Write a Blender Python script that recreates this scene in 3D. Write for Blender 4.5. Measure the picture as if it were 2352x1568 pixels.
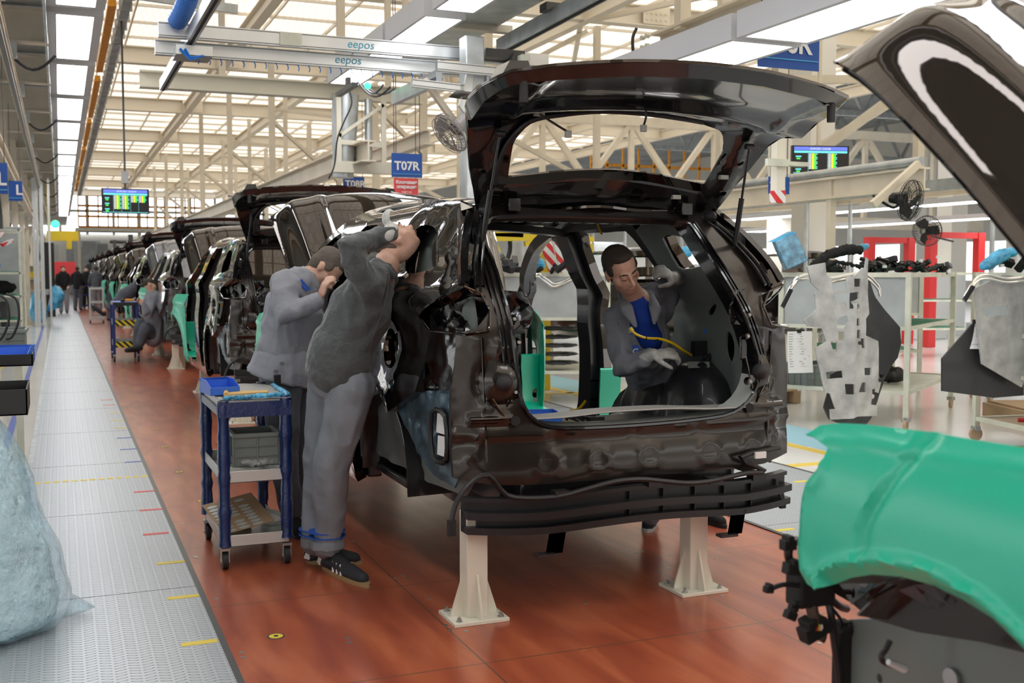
import bpy, math, random
from mathutils import Vector, Matrix, noise
from mathutils.geometry import delaunay_2d_cdt
sc = bpy.context.scene
for o in list(bpy.data.objects): bpy.data.objects.remove(o)
COL = sc.collection
RND = random.Random(7)
V = Vector
# ---------------------------------------------------------------- camera
FPX = 2507.0; EYE = V((0, 0, 1.5)); YAW = math.radians(22.45); PIT = math.atan2(159, FPX)
cd = bpy.data.cameras.new('camera'); cam = bpy.data.objects.new('camera', cd); COL.objects.link(cam)
cam.location = EYE; cam.rotation_euler = (math.pi/2 - PIT, 0, -YAW)
cd.sensor_width = 36; cd.lens = 36*FPX/2352; cd.clip_end = 400; cd.clip_start = .05
cd.dof.use_dof = True; cd.dof.focus_distance = 5.3; cd.dof.aperture_fstop = 4.5
sc.camera = cam
FW = V((math.sin(YAW)*math.cos(PIT), math.cos(YAW)*math.cos(PIT), -math.sin(PIT)))
RT = V((math.cos(YAW), -math.sin(YAW), 0)); UP = RT.cross(FW)
def ray(px, py): return FW + RT*((px-1176)/FPX) - UP*((py-784)/FPX)
def atY(px, py, y): d = ray(px, py); return EYE + d*(y/d.y)     # point measured from the photo at a known depth
def atX(px, py, x): d = ray(px, py); return EYE + d*(x/d.x)
def atZ(px, py, z): d = ray(px, py); return EYE + d*((z-1.5)/d.z)
# ---------------------------------------------------------------- light and exposure
w = bpy.data.worlds.new('world'); sc.world = w; w.use_nodes = True
w.node_tree.nodes['Background'].inputs[0].default_value = (.93, .96, 1, 1)
w.node_tree.nodes['Background'].inputs[1].default_value = 1.25
sc.view_settings.view_transform = 'Standard'; sc.view_settings.look = 'None'
sc.view_settings.exposure = 0.32; sc.view_settings.gamma = 1; sc.view_settings.use_curve_mapping = False
sc.cycles.max_bounces = 6; sc.cycles.diffuse_bounces = 3; sc.cycles.glossy_bounces = 3; sc.cycles.transmission_bounces = 4; sc.cycles.transparent_max_bounces = 8
sc.cycles.caustics_reflective = False; sc.cycles.caustics_refractive = False; sc.cycles.sample_clamp_indirect = 4
DECK_E = .80
LAMP_E = 7.0      # fluorescent panels
# ---------------------------------------------------------------- materials
def nt(m): return m.node_tree.nodes, m.node_tree.links
def mat(name, c, r=.5, metal=0, coat=0, spec=.5, alpha=1, trans=0, emit=None, es=1, bump=None, var=None, sheen=0, cr=.03, sss=0):
    m = bpy.data.materials.new(name); m.use_nodes = True; n, l = nt(m); b = n['Principled BSDF']
    b.inputs['Base Color'].default_value = (*c, 1); b.inputs['Roughness'].default_value = r
    b.inputs['Metallic'].default_value = metal; b.inputs['Coat Weight'].default_value = coat
    b.inputs['Coat Roughness'].default_value = cr
    b.inputs['Specular IOR Level'].default_value = spec; b.inputs['Alpha'].default_value = alpha
    b.inputs['Transmission Weight'].default_value = trans; b.inputs['Sheen Weight'].default_value = sheen
    b.inputs['Subsurface Weight'].default_value = sss
    if sss: b.inputs['Subsurface Radius'].default_value = (.01, .004, .002)
    if emit: b.inputs['Emission Color'].default_value = (*emit, 1); b.inputs['Emission Strength'].default_value = es
    m.diffuse_color = (*c, 1)
    if bump or var:
        tc = n.new('ShaderNodeTexCoord')
        if var:   # (scale, amount, stretch)
            mp = n.new('ShaderNodeMapping'); mp.inputs['Scale'].default_value = var[2] if len(var) > 2 else (1, 1, 1)
            t = n.new('ShaderNodeTexNoise'); t.inputs['Scale'].default_value = var[0]; t.inputs['Detail'].default_value = 6
            mx = n.new('ShaderNodeMix'); mx.data_type = 'RGBA'
            mx.inputs[6].default_value = (*[x*(1-var[1]) for x in c], 1); mx.inputs[7].default_value = (*[min(1, x*(1+var[1])) for x in c], 1)
            rr = n.new('ShaderNodeMapRange'); rr.inputs[1].default_value = .35; rr.inputs[2].default_value = .65
            l.new(tc.outputs['Object'], mp.inputs[0]); l.new(mp.outputs[0], t.inputs[0]); l.new(t.outputs[0], rr.inputs[0]); l.new(rr.outputs[0], mx.inputs[0]); l.new(mx.outputs[2], b.inputs['Base Color'])
        if bump:  # (scale, strength, distance)
            t = n.new('ShaderNodeTexNoise'); t.inputs['Scale'].default_value = bump[0]; t.inputs['Detail'].default_value = 4
            bp = n.new('ShaderNodeBump'); bp.inputs['Strength'].default_value = bump[1]; bp.inputs['Distance'].default_value = bump[2] if len(bump) > 2 else .01
            l.new(tc.outputs['Object'], t.inputs[0]); l.new(t.outputs[0], bp.inputs['Height']); l.new(bp.outputs[0], b.inputs['Normal'])
    return m
M = {}
def mk(k, *a, **kw): M[k] = mat(k, *a, **kw)
mk('paint', (.038, .028, .022), .05, .95, 1.0, cr=.005)
mk('paint_satin', (.034, .027, .023), .30, .6, .6, cr=.10)
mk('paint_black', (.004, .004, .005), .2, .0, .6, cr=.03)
mk('paint_inner', (.02, .02, .022), .3, .2, .6, cr=.1)
mk('paint_grey', (.20, .21, .235), .14, .9, 1.0)
mk('primer', (.19, .215, .205), .4)
mk('flange', (.42, .45, .43), .35, coat=.3)
mk('felt_gloss', (.022, .022, .026), .35, coat=.2)
mk('primer_blue', (.05, .09, .12), .35, .3, .3, var=(9, .5))
mk('sealer', (.40, .40, .38), .5)
mk('white_metal', (.66, .68, .66), .3, .3, .3)
mk('black_plastic', (.012, .012, .013), .35)
mk('black_matt', (.012, .012, .012), .75)
mk('rubber', (.02, .02, .022), .6)
mk('green_cover', (.0, .50, .31), .38, 0, .6, cr=.22)
mk('cream', (.80, .72, .58), .42, var=(3, .06))
mk('cream_beam', (.76, .68, .55), .45, var=(2, .08))
mk('cream_light', (.78, .74, .62), .45)
mk('deck_beam', (.84, .76, .63), .5)
mk('alu', (.62, .64, .65), .32, .85, var=(2, .08, (1, 1, .2)))
mk('galv', (.50, .53, .54), .38, .7, var=(6, .15))
mk('steel', (.45, .46, .46), .3, .9)
mk('chrome', (.75, .76, .76), .15, 1)
mk('dark_steel', (.10, .10, .10), .4, .6)
mk('lamp_frame', (.66, .68, .72), .4)
mk('lamp', (.9, .9, .9), .5, emit=(.97, .98, 1), es=LAMP_E)
mk('window_light', (.9, .9, .9), .5, emit=(.95, .98, 1), es=1.6)
mk('blue_sign', (.01, .085, .40), .4); mk('red_sign', (.80, .06, .07), .4); mk('white', (.85, .85, .85), .5)
mk('white_letter', (.9, .9, .9), .5); mk('cyan', (.05, .45, .62), .5); mk('sign_line', (.1, .5, .85), .5)
mk('orange', (1.0, .36, .02), .5, var=(8, .2)); mk('yellow', (.85, .60, .03), .5); mk('red', (.62, .03, .03), .45)
mk('blue_hose', (.01, .16, .60), .3); mk('blue_tape', (.004, .022, .12), .28, coat=.4, bump=(55, .7, .006))
mk('blue_bin', (.05, .18, .75), .4); mk('blue_paint', (.01, .03, .18), .45)
mk('grey_bin', (.20, .23, .22), .5); mk('grey_panel', (.46, .49, .49), .4, .2, bump=(120, .25, .001), var=(3, .12))
mk('rack', (.66, .67, .56), .45, var=(5, .10)); mk('rack_green', (.02, .22, .11), .7)
mk('cardboard', (.42, .29, .17), .8, var=(3, .15)); mk('paper', (.85, .85, .84), .7); mk('envelope', (.72, .45, .16), .7)
mk('wood_shelf', (.45, .32, .20), .6, var=(3, .2))
mk('film', (.50, .80, .95), .14, alpha=.34, coat=.8, bump=(26, 1, .03))
mk('clear_film', (.75, .78, .78), .15, alpha=.45, coat=.6, bump=(30, 1, .03))
mk('bag_fill', (.72, .88, .95), .5, bump=(14, 1, .05), var=(7, .07))
mk('bag_blue', (.06, .42, .74), .28, coat=.4, bump=(22, 1, .03), var=(6, .4))
mk('box_film', (.10, .28, .42), .22, coat=.6, bump=(40, .8, .01), var=(12, .5))
mk('felt', (.40, .41, .40), .95, bump=(60, .6, .004), var=(7, .22)); mk('felt_dark', (.035, .037, .04), .6, bump=(40, .6, .004), coat=.15)
mk('foam', (.012, .012, .013), .95, bump=(150, .5, .002))
mk('skin', (.66, .40, .30), .5, sss=.15, var=(30, .08)); mk('lip', (.42, .17, .14), .45)
mk('hair', (.045, .032, .024), .75, bump=(220, 1, .004)); mk('hair_short', (.12, .095, .08), .8, bump=(300, .5, .002))
mk('hoodie', (.085, .096, .10), .9, sheen=.3, bump=(15, .8, .03), var=(14, .14))
mk('work_grey', (.27, .28, .32), .8, sheen=.1, bump=(9, .6, .03), var=(9, .06))
mk('work_trouser', (.23, .255, .29), .8, bump=(7, .5, .03), var=(8, .12))
mk('work_dark', (.095, .105, .13), .85, sheen=.1, bump=(9, .6, .03), var=(9, .10))
mk('stripe_blue', (.01, .09, .50), .6); mk('tshirt', (.006, .05, .36), .8, bump=(12, .5, .01)); mk('black_cloth', (.010, .010, .012), .9)
mk('glove', (.60, .60, .57), .9, bump=(240, .8, .003), var=(40, .15)); mk('shoe', (.02, .022, .028), .7, bump=(200, .3, .001)); mk('gum', (.35, .23, .11), .6)
mk('screen', (.005, .005, .006), .3); mk('green_px', (0, .1, 0), .5, emit=(.1, .9, .1), es=1); mk('yellow_px', (.2, .2, 0), .5, emit=(.9, .85, .05), es=1)
mk('cyan_px', (0, .1, .1), .5, emit=(.2, .8, .85), es=.9); mk('blue_px', (0, 0, .2), .5, emit=(.16, .22, .9), es=1); mk('white_px', (.2, .2, .2), .5, emit=(.8, .85, .9), es=.9); mk('green_lamp', (0, .2, .05), .5, emit=(.05, .9, .3), es=2.5)
mk('wall', (.80, .77, .70), .6, var=(.4, .05)); mk('wall_grey', (.55, .57, .57), .6); mk('high_roof', (.34, .35, .35), .6, var=(.5, .2))
mk('floor_hall', (.84, .83, .80), .18, coat=.2, var=(.6, .05)); mk('line_yellow', (.75, .55, .08), .5); mk('line_blue', (.35, .62, .72), .5)
mk('fan_grey', (.24, .22, .21), .5); mk('tape_yellow', (.80, .62, .06), .5); mk('tape_red', (.75, .10, .10), .5); mk('tape_blue', (.08, .12, .45), .5)
mk('cable', (.014, .014, .016), .45); mk('yellow_cable', (.80, .55, .0), .4)
mk('brown_post', (.62, .47, .35), .5, var=(3, .07)); mk('seam', (.10, .06, .04), .6)
# hazard stripes
def stripes(name, c1, c2, scale, ang, em=0):
    m = mat(name, c1, .5); n, l = nt(m); b = n['Principled BSDF']; tc = n.new('ShaderNodeTexCoord')
    mp = n.new('ShaderNodeMapping'); mp.inputs['Rotation'].default_value = ang; wv = n.new('ShaderNodeTexWave'); wv.inputs['Scale'].default_value = scale
    cr = n.new('ShaderNodeValToRGB'); cr.color_ramp.interpolation = 'CONSTANT'; cr.color_ramp.elements[0].color = (*c1, 1); cr.color_ramp.elements[1].position = .5; cr.color_ramp.elements[1].color = (*c2, 1)
    l.new(tc.outputs['Object'], mp.inputs[0]); l.new(mp.outputs[0], wv.inputs[0]); l.new(wv.outputs[1], cr.inputs[0]); l.new(cr.outputs[0], b.inputs[0]); M[name] = m
stripes('hazard', (.01, .01, .01), (.85, .65, .03), 4.5, (0, .8, .0)); stripes('red_white', (.65, .03, .03), (.8, .8, .8), 3.2, (0, .8, .6))
# red wood-look conveyor panels
def mk_wood():
    m = mat('conveyor_wood', (.4, .1, .04), .22, coat=.3, cr=.16); n, l = nt(m); b = n['Principled BSDF']; tc = n.new('ShaderNodeTexCoord')
    mp = n.new('ShaderNodeMapping'); mp.inputs['Scale'].default_value = (4.5, .9, 1); t = n.new('ShaderNodeTexNoise'); t.inputs['Scale'].default_value = 1.5; t.inputs['Detail'].default_value = 5; t.inputs['Distortion'].default_value = .5
    cr = n.new('ShaderNodeValToRGB'); e = cr.color_ramp.elements; e[0].position = .36; e[0].color = (.31, .062, .030, 1); e[1].position = .66; e[1].color = (.52, .14, .06, 1)
    x = e.new(.5); x.color = (.41, .092, .040, 1)
    l.new(tc.outputs['Object'], mp.inputs[0]); l.new(mp.outputs[0], t.inputs[0]); l.new(t.outputs[0], cr.inputs[0])
    br = n.new('ShaderNodeTexBrick'); br.offset = 0; br.inputs['Scale'].default_value = 1; br.inputs['Mortar Size'].default_value = .0035; br.inputs['Brick Width'].default_value = 1.27; br.inputs['Row Height'].default_value = 1.12
    mp2 = n.new('ShaderNodeMapping'); mp2.inputs['Location'].default_value = (-1.475, -.48, 0); l.new(tc.outputs['Object'], mp2.inputs[0]); l.new(mp2.outputs[0], br.inputs[0])
    mx = n.new('ShaderNodeMix'); mx.data_type = 'RGBA'; mx.inputs[7].default_value = (.10, .07, .05, 1); l.new(br.outputs['Fac'], mx.inputs[0]); l.new(cr.outputs[0], mx.inputs[6]); l.new(mx.outputs[2], b.inputs[0])
    t2 = n.new('ShaderNodeTexNoise'); t2.inputs['Scale'].default_value = 2.2; t2.inputs['Detail'].default_value = 5; mr = n.new('ShaderNodeMapRange'); mr.inputs[3].default_value = .25; mr.inputs[4].default_value = .33
    l.new(tc.outputs['Object'], t2.inputs[0]); l.new(t2.outputs[0], mr.inputs[0]); l.new(mr.outputs[0], b.inputs['Roughness']); M['conveyor_wood'] = m
mk_wood()
# tread plate: raised lozenges
def mk_tread():
    m = mat('tread_plate', (.56, .60, .63), .38, .45, 0); n, l = nt(m); b = n['Principled BSDF']; tc = n.new('ShaderNodeTexCoord')
    def lay(rot, loc):
        mp = n.new('ShaderNodeMapping'); mp.inputs['Rotation'].default_value = (0, 0, rot); mp.inputs['Location'].default_value = loc
        v = n.new('ShaderNodeVectorMath'); v.operation = 'MULTIPLY'; v.inputs[1].default_value = (20, 34, 0)
        f = n.new('ShaderNodeVectorMath'); f.operation = 'FRACTION'; s = n.new('ShaderNodeVectorMath'); s.operation = 'SUBTRACT'; s.inputs[1].default_value = (.5, .5, 0)
        k = n.new('ShaderNodeVectorMath'); k.operation = 'MULTIPLY'; k.inputs[1].default_value = (1, 3.2, 0); ln = n.new('ShaderNodeVectorMath'); ln.operation = 'LENGTH'
        r = n.new('ShaderNodeMapRange'); r.inputs[1].default_value = .30; r.inputs[2].default_value = .46; r.inputs[3].default_value = 1; r.inputs[4].default_value = 0
        l.new(tc.outputs['Object'], mp.inputs[0]); l.new(mp.outputs[0], v.inputs[0]); l.new(v.outputs[0], f.inputs[0]); l.new(f.outputs[0], s.inputs[0]); l.new(s.outputs[0], k.inputs[0]); l.new(k.outputs[0], ln.inputs[0]); l.new(ln.outputs['Value'], r.inputs[0]); return r.outputs[0], f
    a, _ = lay(0, (0, 0, 0))
    # alternate columns use a turned lozenge
    mp = n.new('ShaderNodeSeparateXYZ'); l.new(tc.outputs['Object'], mp.inputs[0]); mm = n.new('ShaderNodeMath'); mm.operation = 'MULTIPLY'; mm.inputs[1].default_value = 10; l.new(mp.outputs[0], mm.inputs[0])
    fr = n.new('ShaderNodeMath'); fr.operation = 'FRACT'; l.new(mm.outputs[0], fr.inputs[0]); gt = n.new('ShaderNodeMath'); gt.operation = 'GREATER_THAN'; gt.inputs[1].default_value = .5; l.new(fr.outputs[0], gt.inputs[0])
    # shear by column parity
    def sheared(sg):
        s = n.new('ShaderNodeSeparateXYZ'); l.new(tc.outputs['Object'], s.inputs[0]); q = n.new('ShaderNodeMath'); q.operation = 'MULTIPLY_ADD'; q.inputs[1].default_value = sg*.35; l.new(s.outputs[0], q.inputs[0]); l.new(s.outputs[1], q.inputs[2])
        c = n.new('ShaderNodeCombineXYZ'); l.new(s.outputs[0], c.inputs[0]); l.new(q.outputs[0], c.inputs[1])
        v = n.new('ShaderNodeVectorMath'); v.operation = 'MULTIPLY'; v.inputs[1].default_value = (20, 34, 0); f = n.new('ShaderNodeVectorMath'); f.operation = 'FRACTION'; s2 = n.new('ShaderNodeVectorMath'); s2.operation = 'SUBTRACT'; s2.inputs[1].default_value = (.5, .5, 0)
        k = n.new('ShaderNodeVectorMath'); k.operation = 'MULTIPLY'; k.inputs[1].default_value = (1, 2.2, 0); ln = n.new('ShaderNodeVectorMath'); ln.operation = 'LENGTH'; r = n.new('ShaderNodeMapRange'); r.inputs[1].default_value = .28; r.inputs[2].default_value = .46; r.inputs[3].default_value = 1; r.inputs[4].default_value = 0
        l.new(c.outputs[0], v.inputs[0]); l.new(v.outputs[0], f.inputs[0]); l.new(f.outputs[0], s2.inputs[0]); l.new(s2.outputs[0], k.inputs[0]); l.new(k.outputs[0], ln.inputs[0]); l.new(ln.outputs['Value'], r.inputs[0]); return r.outputs[0]
    p, q = sheared(1), sheared(-1); mx = n.new('ShaderNodeMix'); l.new(gt.outputs[0], mx.inputs[0]); l.new(p, mx.inputs[2]); l.new(q, mx.inputs[3])
    bp = n.new('ShaderNodeBump'); bp.inputs['Strength'].default_value = .9; bp.inputs['Distance'].default_value = .004; l.new(mx.outputs[0], bp.inputs['Height']); l.new(bp.outputs[0], b.inputs['Normal'])
    # colour darkens on the sides of the lozenges
    sb = n.new('ShaderNodeMath'); sb.operation = 'MULTIPLY_ADD'; sb.inputs[1].default_value = -4; sb.inputs[2].default_value = 4; l.new(mx.outputs[0], sb.inputs[0]); mu = n.new('ShaderNodeMath'); mu.operation = 'MULTIPLY'; l.new(sb.outputs[0], mu.inputs[0]); l.new(mx.outputs[0], mu.inputs[1])
    c2 = n.new('ShaderNodeMix'); c2.data_type = 'RGBA'; c2.inputs[6].default_value = (.50, .54, .575, 1); c2.inputs[7].default_value = (.13, .16, .19, 1); l.new(mu.outputs[0], c2.inputs[0]); l.new(c2.outputs[2], b.inputs[0]); M['tread_plate'] = m
mk_tread()
# slotted roof deck: the sheet itself emits, standing in for daylight from above
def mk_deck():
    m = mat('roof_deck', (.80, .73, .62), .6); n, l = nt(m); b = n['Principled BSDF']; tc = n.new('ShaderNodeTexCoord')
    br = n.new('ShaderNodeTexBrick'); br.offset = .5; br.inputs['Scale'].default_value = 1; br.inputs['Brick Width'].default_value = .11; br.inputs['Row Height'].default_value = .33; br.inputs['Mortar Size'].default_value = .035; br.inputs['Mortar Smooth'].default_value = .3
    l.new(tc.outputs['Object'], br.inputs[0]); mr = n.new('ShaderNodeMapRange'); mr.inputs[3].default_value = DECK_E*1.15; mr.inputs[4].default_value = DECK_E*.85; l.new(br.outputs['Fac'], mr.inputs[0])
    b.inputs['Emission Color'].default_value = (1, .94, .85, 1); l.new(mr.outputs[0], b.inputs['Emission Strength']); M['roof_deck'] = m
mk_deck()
ORD = ['nearest', 'second', 'third', 'fourth', 'fifth', 'sixth', 'seventh', 'eighth', 'ninth', 'tenth', 'eleventh', 'twelfth', 'thirteenth', 'fourteenth', 'fifteenth', 'sixteenth', 'seventeenth', 'eighteenth', 'nineteenth', 'twentieth', 'farthest', 'last']
# ---------------------------------------------------------------- object helpers
WL = {}
def link(o, parent=None):
    COL.objects.link(o)
    if parent is not None:
        o.parent = parent; o.matrix_parent_inverse = Matrix.Translation(-WL.get(parent.name, V((0, 0, 0))))
    return o
def tag(o, label=None, cat=None, group=None, kind=None):
    if label: o['label'] = label
    if cat: o['category'] = cat
    if group: o['group'] = group
    if kind: o['kind'] = kind
    return o
def thing(name, loc, label, cat, group=None):
    o = bpy.data.objects.new(name, None); o.location = loc; o.empty_display_size = .1; COL.objects.link(o); WL[o.name] = V(loc)
    return tag(o, label, cat, group)
def copy_tree(o, d=(0, 0, 0), parent=None, swap=None, skip=()):
    c = o.copy(); COL.objects.link(c); WL[c.name] = WL.get(o.name, V((0, 0, 0)))
    if parent is None: c.location = o.location + V(d); WL[c.name] = WL.get(o.name, V((0, 0, 0))) + V(d)
    else: c.parent = parent; c.matrix_parent_inverse = o.matrix_parent_inverse.copy()
    if swap and o.type == 'MESH' and o.data.materials:
        for i, s in enumerate(c.material_slots):
            if s.material and s.material.name in swap: mm = M[swap[s.material.name]]; s.link = 'OBJECT'; s.material = mm
    for ch in o.children:
        if ch.name.split('.')[0] not in skip: copy_tree(ch, d, c, swap, skip)
    return c
def frame(d, ref=None):
    d = d.normalized(); ref = V(ref) if ref is not None else (V((0, 0, 1)) if abs(d.z) < .9 else V((0, 1, 0)))
    x = ref.cross(d)
    if x.length < 1e-5: x = V((1, 0, 0)).cross(d)
    x.normalize(); return x, d.cross(x)
class MB:
    def __init__(s): s.v = []; s.f = []; s.m = []; s.mi = 0
    def add(s, vs, fs, mi=None):
        b = len(s.v); s.v += [V(p) for p in vs]; s.f += [tuple(b+i for i in f) for f in fs]; s.m += [s.mi if mi is None else mi]*len(fs); return s
    def box(s, x0, x1, y0, y1, z0, z1, mi=None, rot=None, at=None):
        vs = [V((x, y, z)) for x in (x0, x1) for y in (y0, y1) for z in (z0, z1)]
        if rot is not None: vs = [rot @ p for p in vs]
        if at is not None: vs = [p + V(at) for p in vs]
        return s.add(vs, [(0, 1, 3, 2), (4, 6, 7, 5), (0, 4, 5, 1), (2, 3, 7, 6), (0, 2, 6, 4), (1, 5, 7, 3)], mi)
    def beam(s, a, b, w, h, ref=None, mi=None):      # rectangular bar
        a, b = V(a), V(b); x, y = frame(b-a, ref); x *= w/2; y *= h/2
        vs = [p+q for p in (a, b) for q in (-x-y, x-y, x+y, -x+y)]
        return s.add(vs, [(0, 3, 2, 1), (4, 5, 6, 7), (0, 1, 5, 4), (1, 2, 6, 5), (2, 3, 7, 6), (3, 0, 4, 7)], mi)
    def ibeam(s, a, b, w, h, t=.02, ref=None, mi=None):
        a, b = V(a), V(b); x, y = frame(b-a, ref)
        s.beam(a+y*(h/2-t/2), b+y*(h/2-t/2), w, t, ref, mi); s.beam(a-y*(h/2-t/2), b-y*(h/2-t/2), w, t, ref, mi); s.beam(a, b, t, h-2*t, ref, mi); return s
    def tube(s, pts, r, seg=8, cap=True, mi=None):
        pts = [V(p) for p in pts]; n = len(pts); rs = r if isinstance(r, (list, tuple)) else [r]*n; rings = []; x = None
        for i, p in enumerate(pts):
            d = (pts[min(i+1, n-1)]-pts[max(i-1, 0)])
            if d.length < 1e-7: d = V((0, 0, 1))
            d.normalize()
            if x is None: x, _ = frame(d)
            x = (x-d*x.dot(d)); x = x.normalized() if x.length > 1e-6 else frame(d)[0]
            y = d.cross(x); rings.append([p+(x*math.cos(a)+y*math.sin(a))*rs[i] for a in [2*math.pi*k/seg for k in range(seg)]])
        vs = [q for rg in rings for q in rg]; fs = [(i*seg+k, i*seg+(k+1) % seg, (i+1)*seg+(k+1) % seg, (i+1)*seg+k) for i in range(n-1) for k in range(seg)]
        if cap: fs += [tuple(range(seg))[::-1], tuple((n-1)*seg+k for k in range(seg))]
        return s.add(vs, fs, mi)
    def cyl(s, a, b, r, r2=None, seg=16, mi=None): return s.tube([a, b], [r, r if r2 is None else r2], seg, True, mi)
    def ell(s, c, r, rot=None, seg=14, rings=9, mi=None):
        c = V(c); r = (r, r, r) if not isinstance(r, (tuple, list)) else r; vs = []
        for i in range(rings+1):
            th = math.pi*i/rings
            for k in range(seg):
                a = 2*math.pi*k/seg; p = V((r[0]*math.sin(th)*math.cos(a), r[1]*math.sin(th)*math.sin(a), r[2]*math.cos(th)))
                vs.append(c+(rot @ p if rot is not None else p))
        fs = [(i*seg+k, (i+1)*seg+k, (i+1)*seg+(k+1) % seg, i*seg+(k+1) % seg) for i in range(rings) for k in range(seg)]
        return s.add(vs, fs, mi)
    def limb(s, pts, rs, seg=14, flat=1.0, ref=None):   # round-ended tapered chain; flat squashes the section
        pts = [V(p) for p in pts]; P = []; Q = []
        d0 = (pts[0]-pts[1]).normalized(); d1 = (pts[-1]-pts[-2]).normalized()
        for a in (80, 55, 28): P.append(pts[0]+d0*rs[0]*math.sin(math.radians(a))); Q.append(rs[0]*math.cos(math.radians(a)))
        for i in range(len(pts)-1):
            for k in range(4):
                t = k/4; P.append(pts[i].lerp(pts[i+1], t)); Q.append(rs[i]*(1-t)+rs[i+1]*t)
        P.append(pts[-1]); Q.append(rs[-1])
        for a in (28, 55, 80): P.append(pts[-1]+d1*rs[-1]*math.sin(math.radians(a))); Q.append(rs[-1]*math.cos(math.radians(a)))
        b = len(s.v); s.tube(P, Q, seg)
        if flat != 1.0:
            rf = V(ref).normalized()
            for i, q in enumerate(s.v[b:]):
                c = P[i//seg]; s.v[b+i] = q-rf*((q-c).dot(rf))*(1-flat)
        return s
    def prism(s, poly, fn, a, b, mi=None):   # poly (u,v) extruded from w=a to w=b through fn(u,v,w)
        n = len(poly); vs = [fn(u, v, a) for u, v in poly]+[fn(u, v, b) for u, v in poly]
        fs = [tuple(range(n))[::-1], tuple(range(n, 2*n))]+[(i, (i+1) % n, n+(i+1) % n, n+i) for i in range(n)]
        return s.add(vs, fs, mi)
    def sheet(s, outer, holes, fn, th, step, mi=None, nsign=1, inset_mi=None):
        # curved panel: polygon with holes in (u,v), mapped by fn to space, given thickness
        def dens(pl):
            out = []
            for i, p in enumerate(pl):
                q = pl[(i+1) % len(pl)]; k = max(1, int(math.dist(p, q)/step+.5)); out += [(p[0]+(q[0]-p[0])*j/k, p[1]+(q[1]-p[1])*j/k) for j in range(k)]
            return out
        def inside(x, y, pl):
            c = False; j = len(pl)-1
            for i in range(len(pl)):
                xi, yi = pl[i]; xj, yj = pl[j]
                if (yi > y) != (yj > y) and x < (xj-xi)*(y-yi)/(yj-yi)+xi: c = not c
                j = i
            return c
        loops = [dens(outer)]+[dens(h) for h in holes]; pts = []; ed = []; cells = {}
        for lp in loops:
            b = len(pts); pts += lp; ed += [(b+i, b+(i+1) % len(lp)) for i in range(len(lp))]
        for p in pts: cells.setdefault((int(p[0]//step), int(p[1]//step)), []).append(p)
        x0 = min(p[0] for p in outer); x1 = max(p[0] for p in outer); y0 = min(p[1] for p in outer); y1 = max(p[1] for p in outer); j = 0; y = y0+step*.5
        while y < y1:
            x = x0+step*(.5 if j % 2 else .25)
            while x < x1:
                if inside(x, y, outer) and not any(inside(x, y, h) for h in holes):
                    cx, cy = int(x//step), int(y//step)
                    if not any(math.dist((x, y), q) < step*.45 for a in (-1, 0, 1) for c in (-1, 0, 1) for q in cells.get((cx+a, cy+c), ())): pts.append((x, y))
                x += step
            y += step*.87; j += 1
        r = delaunay_2d_cdt([V((p[0], p[1])) for p in pts], ed, [], 0, 1e-6, True)
        pv = [(p.x, p.y) for p in r[0]]; tri = []
        for f in r[2]:
            cx = sum(pv[i][0] for i in f)/len(f); cy = sum(pv[i][1] for i in f)/len(f)
            if inside(cx, cy, outer) and not any(inside(cx, cy, h) for h in holes): tri.append(tuple(f))
        h = step*.2; F = []; B = []
        for (u, v) in pv:
            p = fn(u, v); du = fn(u+h, v)-fn(u-h, v); dv = fn(u, v+h)-fn(u, v-h); n = du.cross(dv)*nsign
            n = n.normalized() if n.length > 1e-12 else V((0, 0, 1)); F.append(p); B.append(p-n*th)
        fr = [t if nsign > 0 else t[::-1] for t in tri]; s.add(F, fr, mi); s.add(B, [t[::-1] for t in fr], inset_mi if inset_mi is not None else mi)
        cnt = {}
        for t in fr:
            for i in range(len(t)):
                e = (t[i], t[(i+1) % len(t)]); cnt[e] = cnt.get(e, 0)+1
        vs = []; fs = []
        for e in cnt:
            if (e[1], e[0]) not in cnt: k = len(vs); vs += [F[e[0]], F[e[1]], B[e[1]], B[e[0]]]; fs.append((k+3, k+2, k+1, k))
        return s.add(vs, fs, mi)
    def mesh(s, name, mats, sharp=40):
        used = sorted({i for f in s.f for i in f})
        if len(used) < len(s.v): mp = {j: i for i, j in enumerate(used)}; s.v = [s.v[j] for j in used]; s.f = [tuple(mp[i] for i in f) for f in s.f]
        me = bpy.data.meshes.new(name); me.from_pydata([tuple(p) for p in s.v], [], s.f)
        for k in (mats if isinstance(mats, (list, tuple)) else [mats]): me.materials.append(M[k])
        if any(s.m): me.polygons.foreach_set('material_index', s.m)
        me.polygons.foreach_set('use_smooth', [True]*len(me.polygons)); me.update()
        if sharp: me.set_sharp_from_angle(angle=math.radians(sharp))
        return me
    def build(s, name, mats, parent=None, label=None, cat=None, group=None, kind=None, sharp=40, bev=0):
        if parent is None:
            lo = [min(p[i] for p in s.v) for i in range(3)]; hi = [max(p[i] for p in s.v) for i in range(3)]; c = V(((lo[0]+hi[0])/2, (lo[1]+hi[1])/2, lo[2]))
            if kind == 'structure': c = V((0, 0, 0))
            s.v = [p-c for p in s.v]
        o = bpy.data.objects.new(name, s.mesh(name, mats, sharp))
        link(o, parent)
        if parent is None: o.location = c; WL[o.name] = c.copy()
        if bev: b = o.modifiers.new('bevel', 'BEVEL'); b.width = bev; b.segments = 2; b.limit_method = 'ANGLE'; b.angle_limit = math.radians(50)
        return tag(o, label, cat, group, kind)
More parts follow.
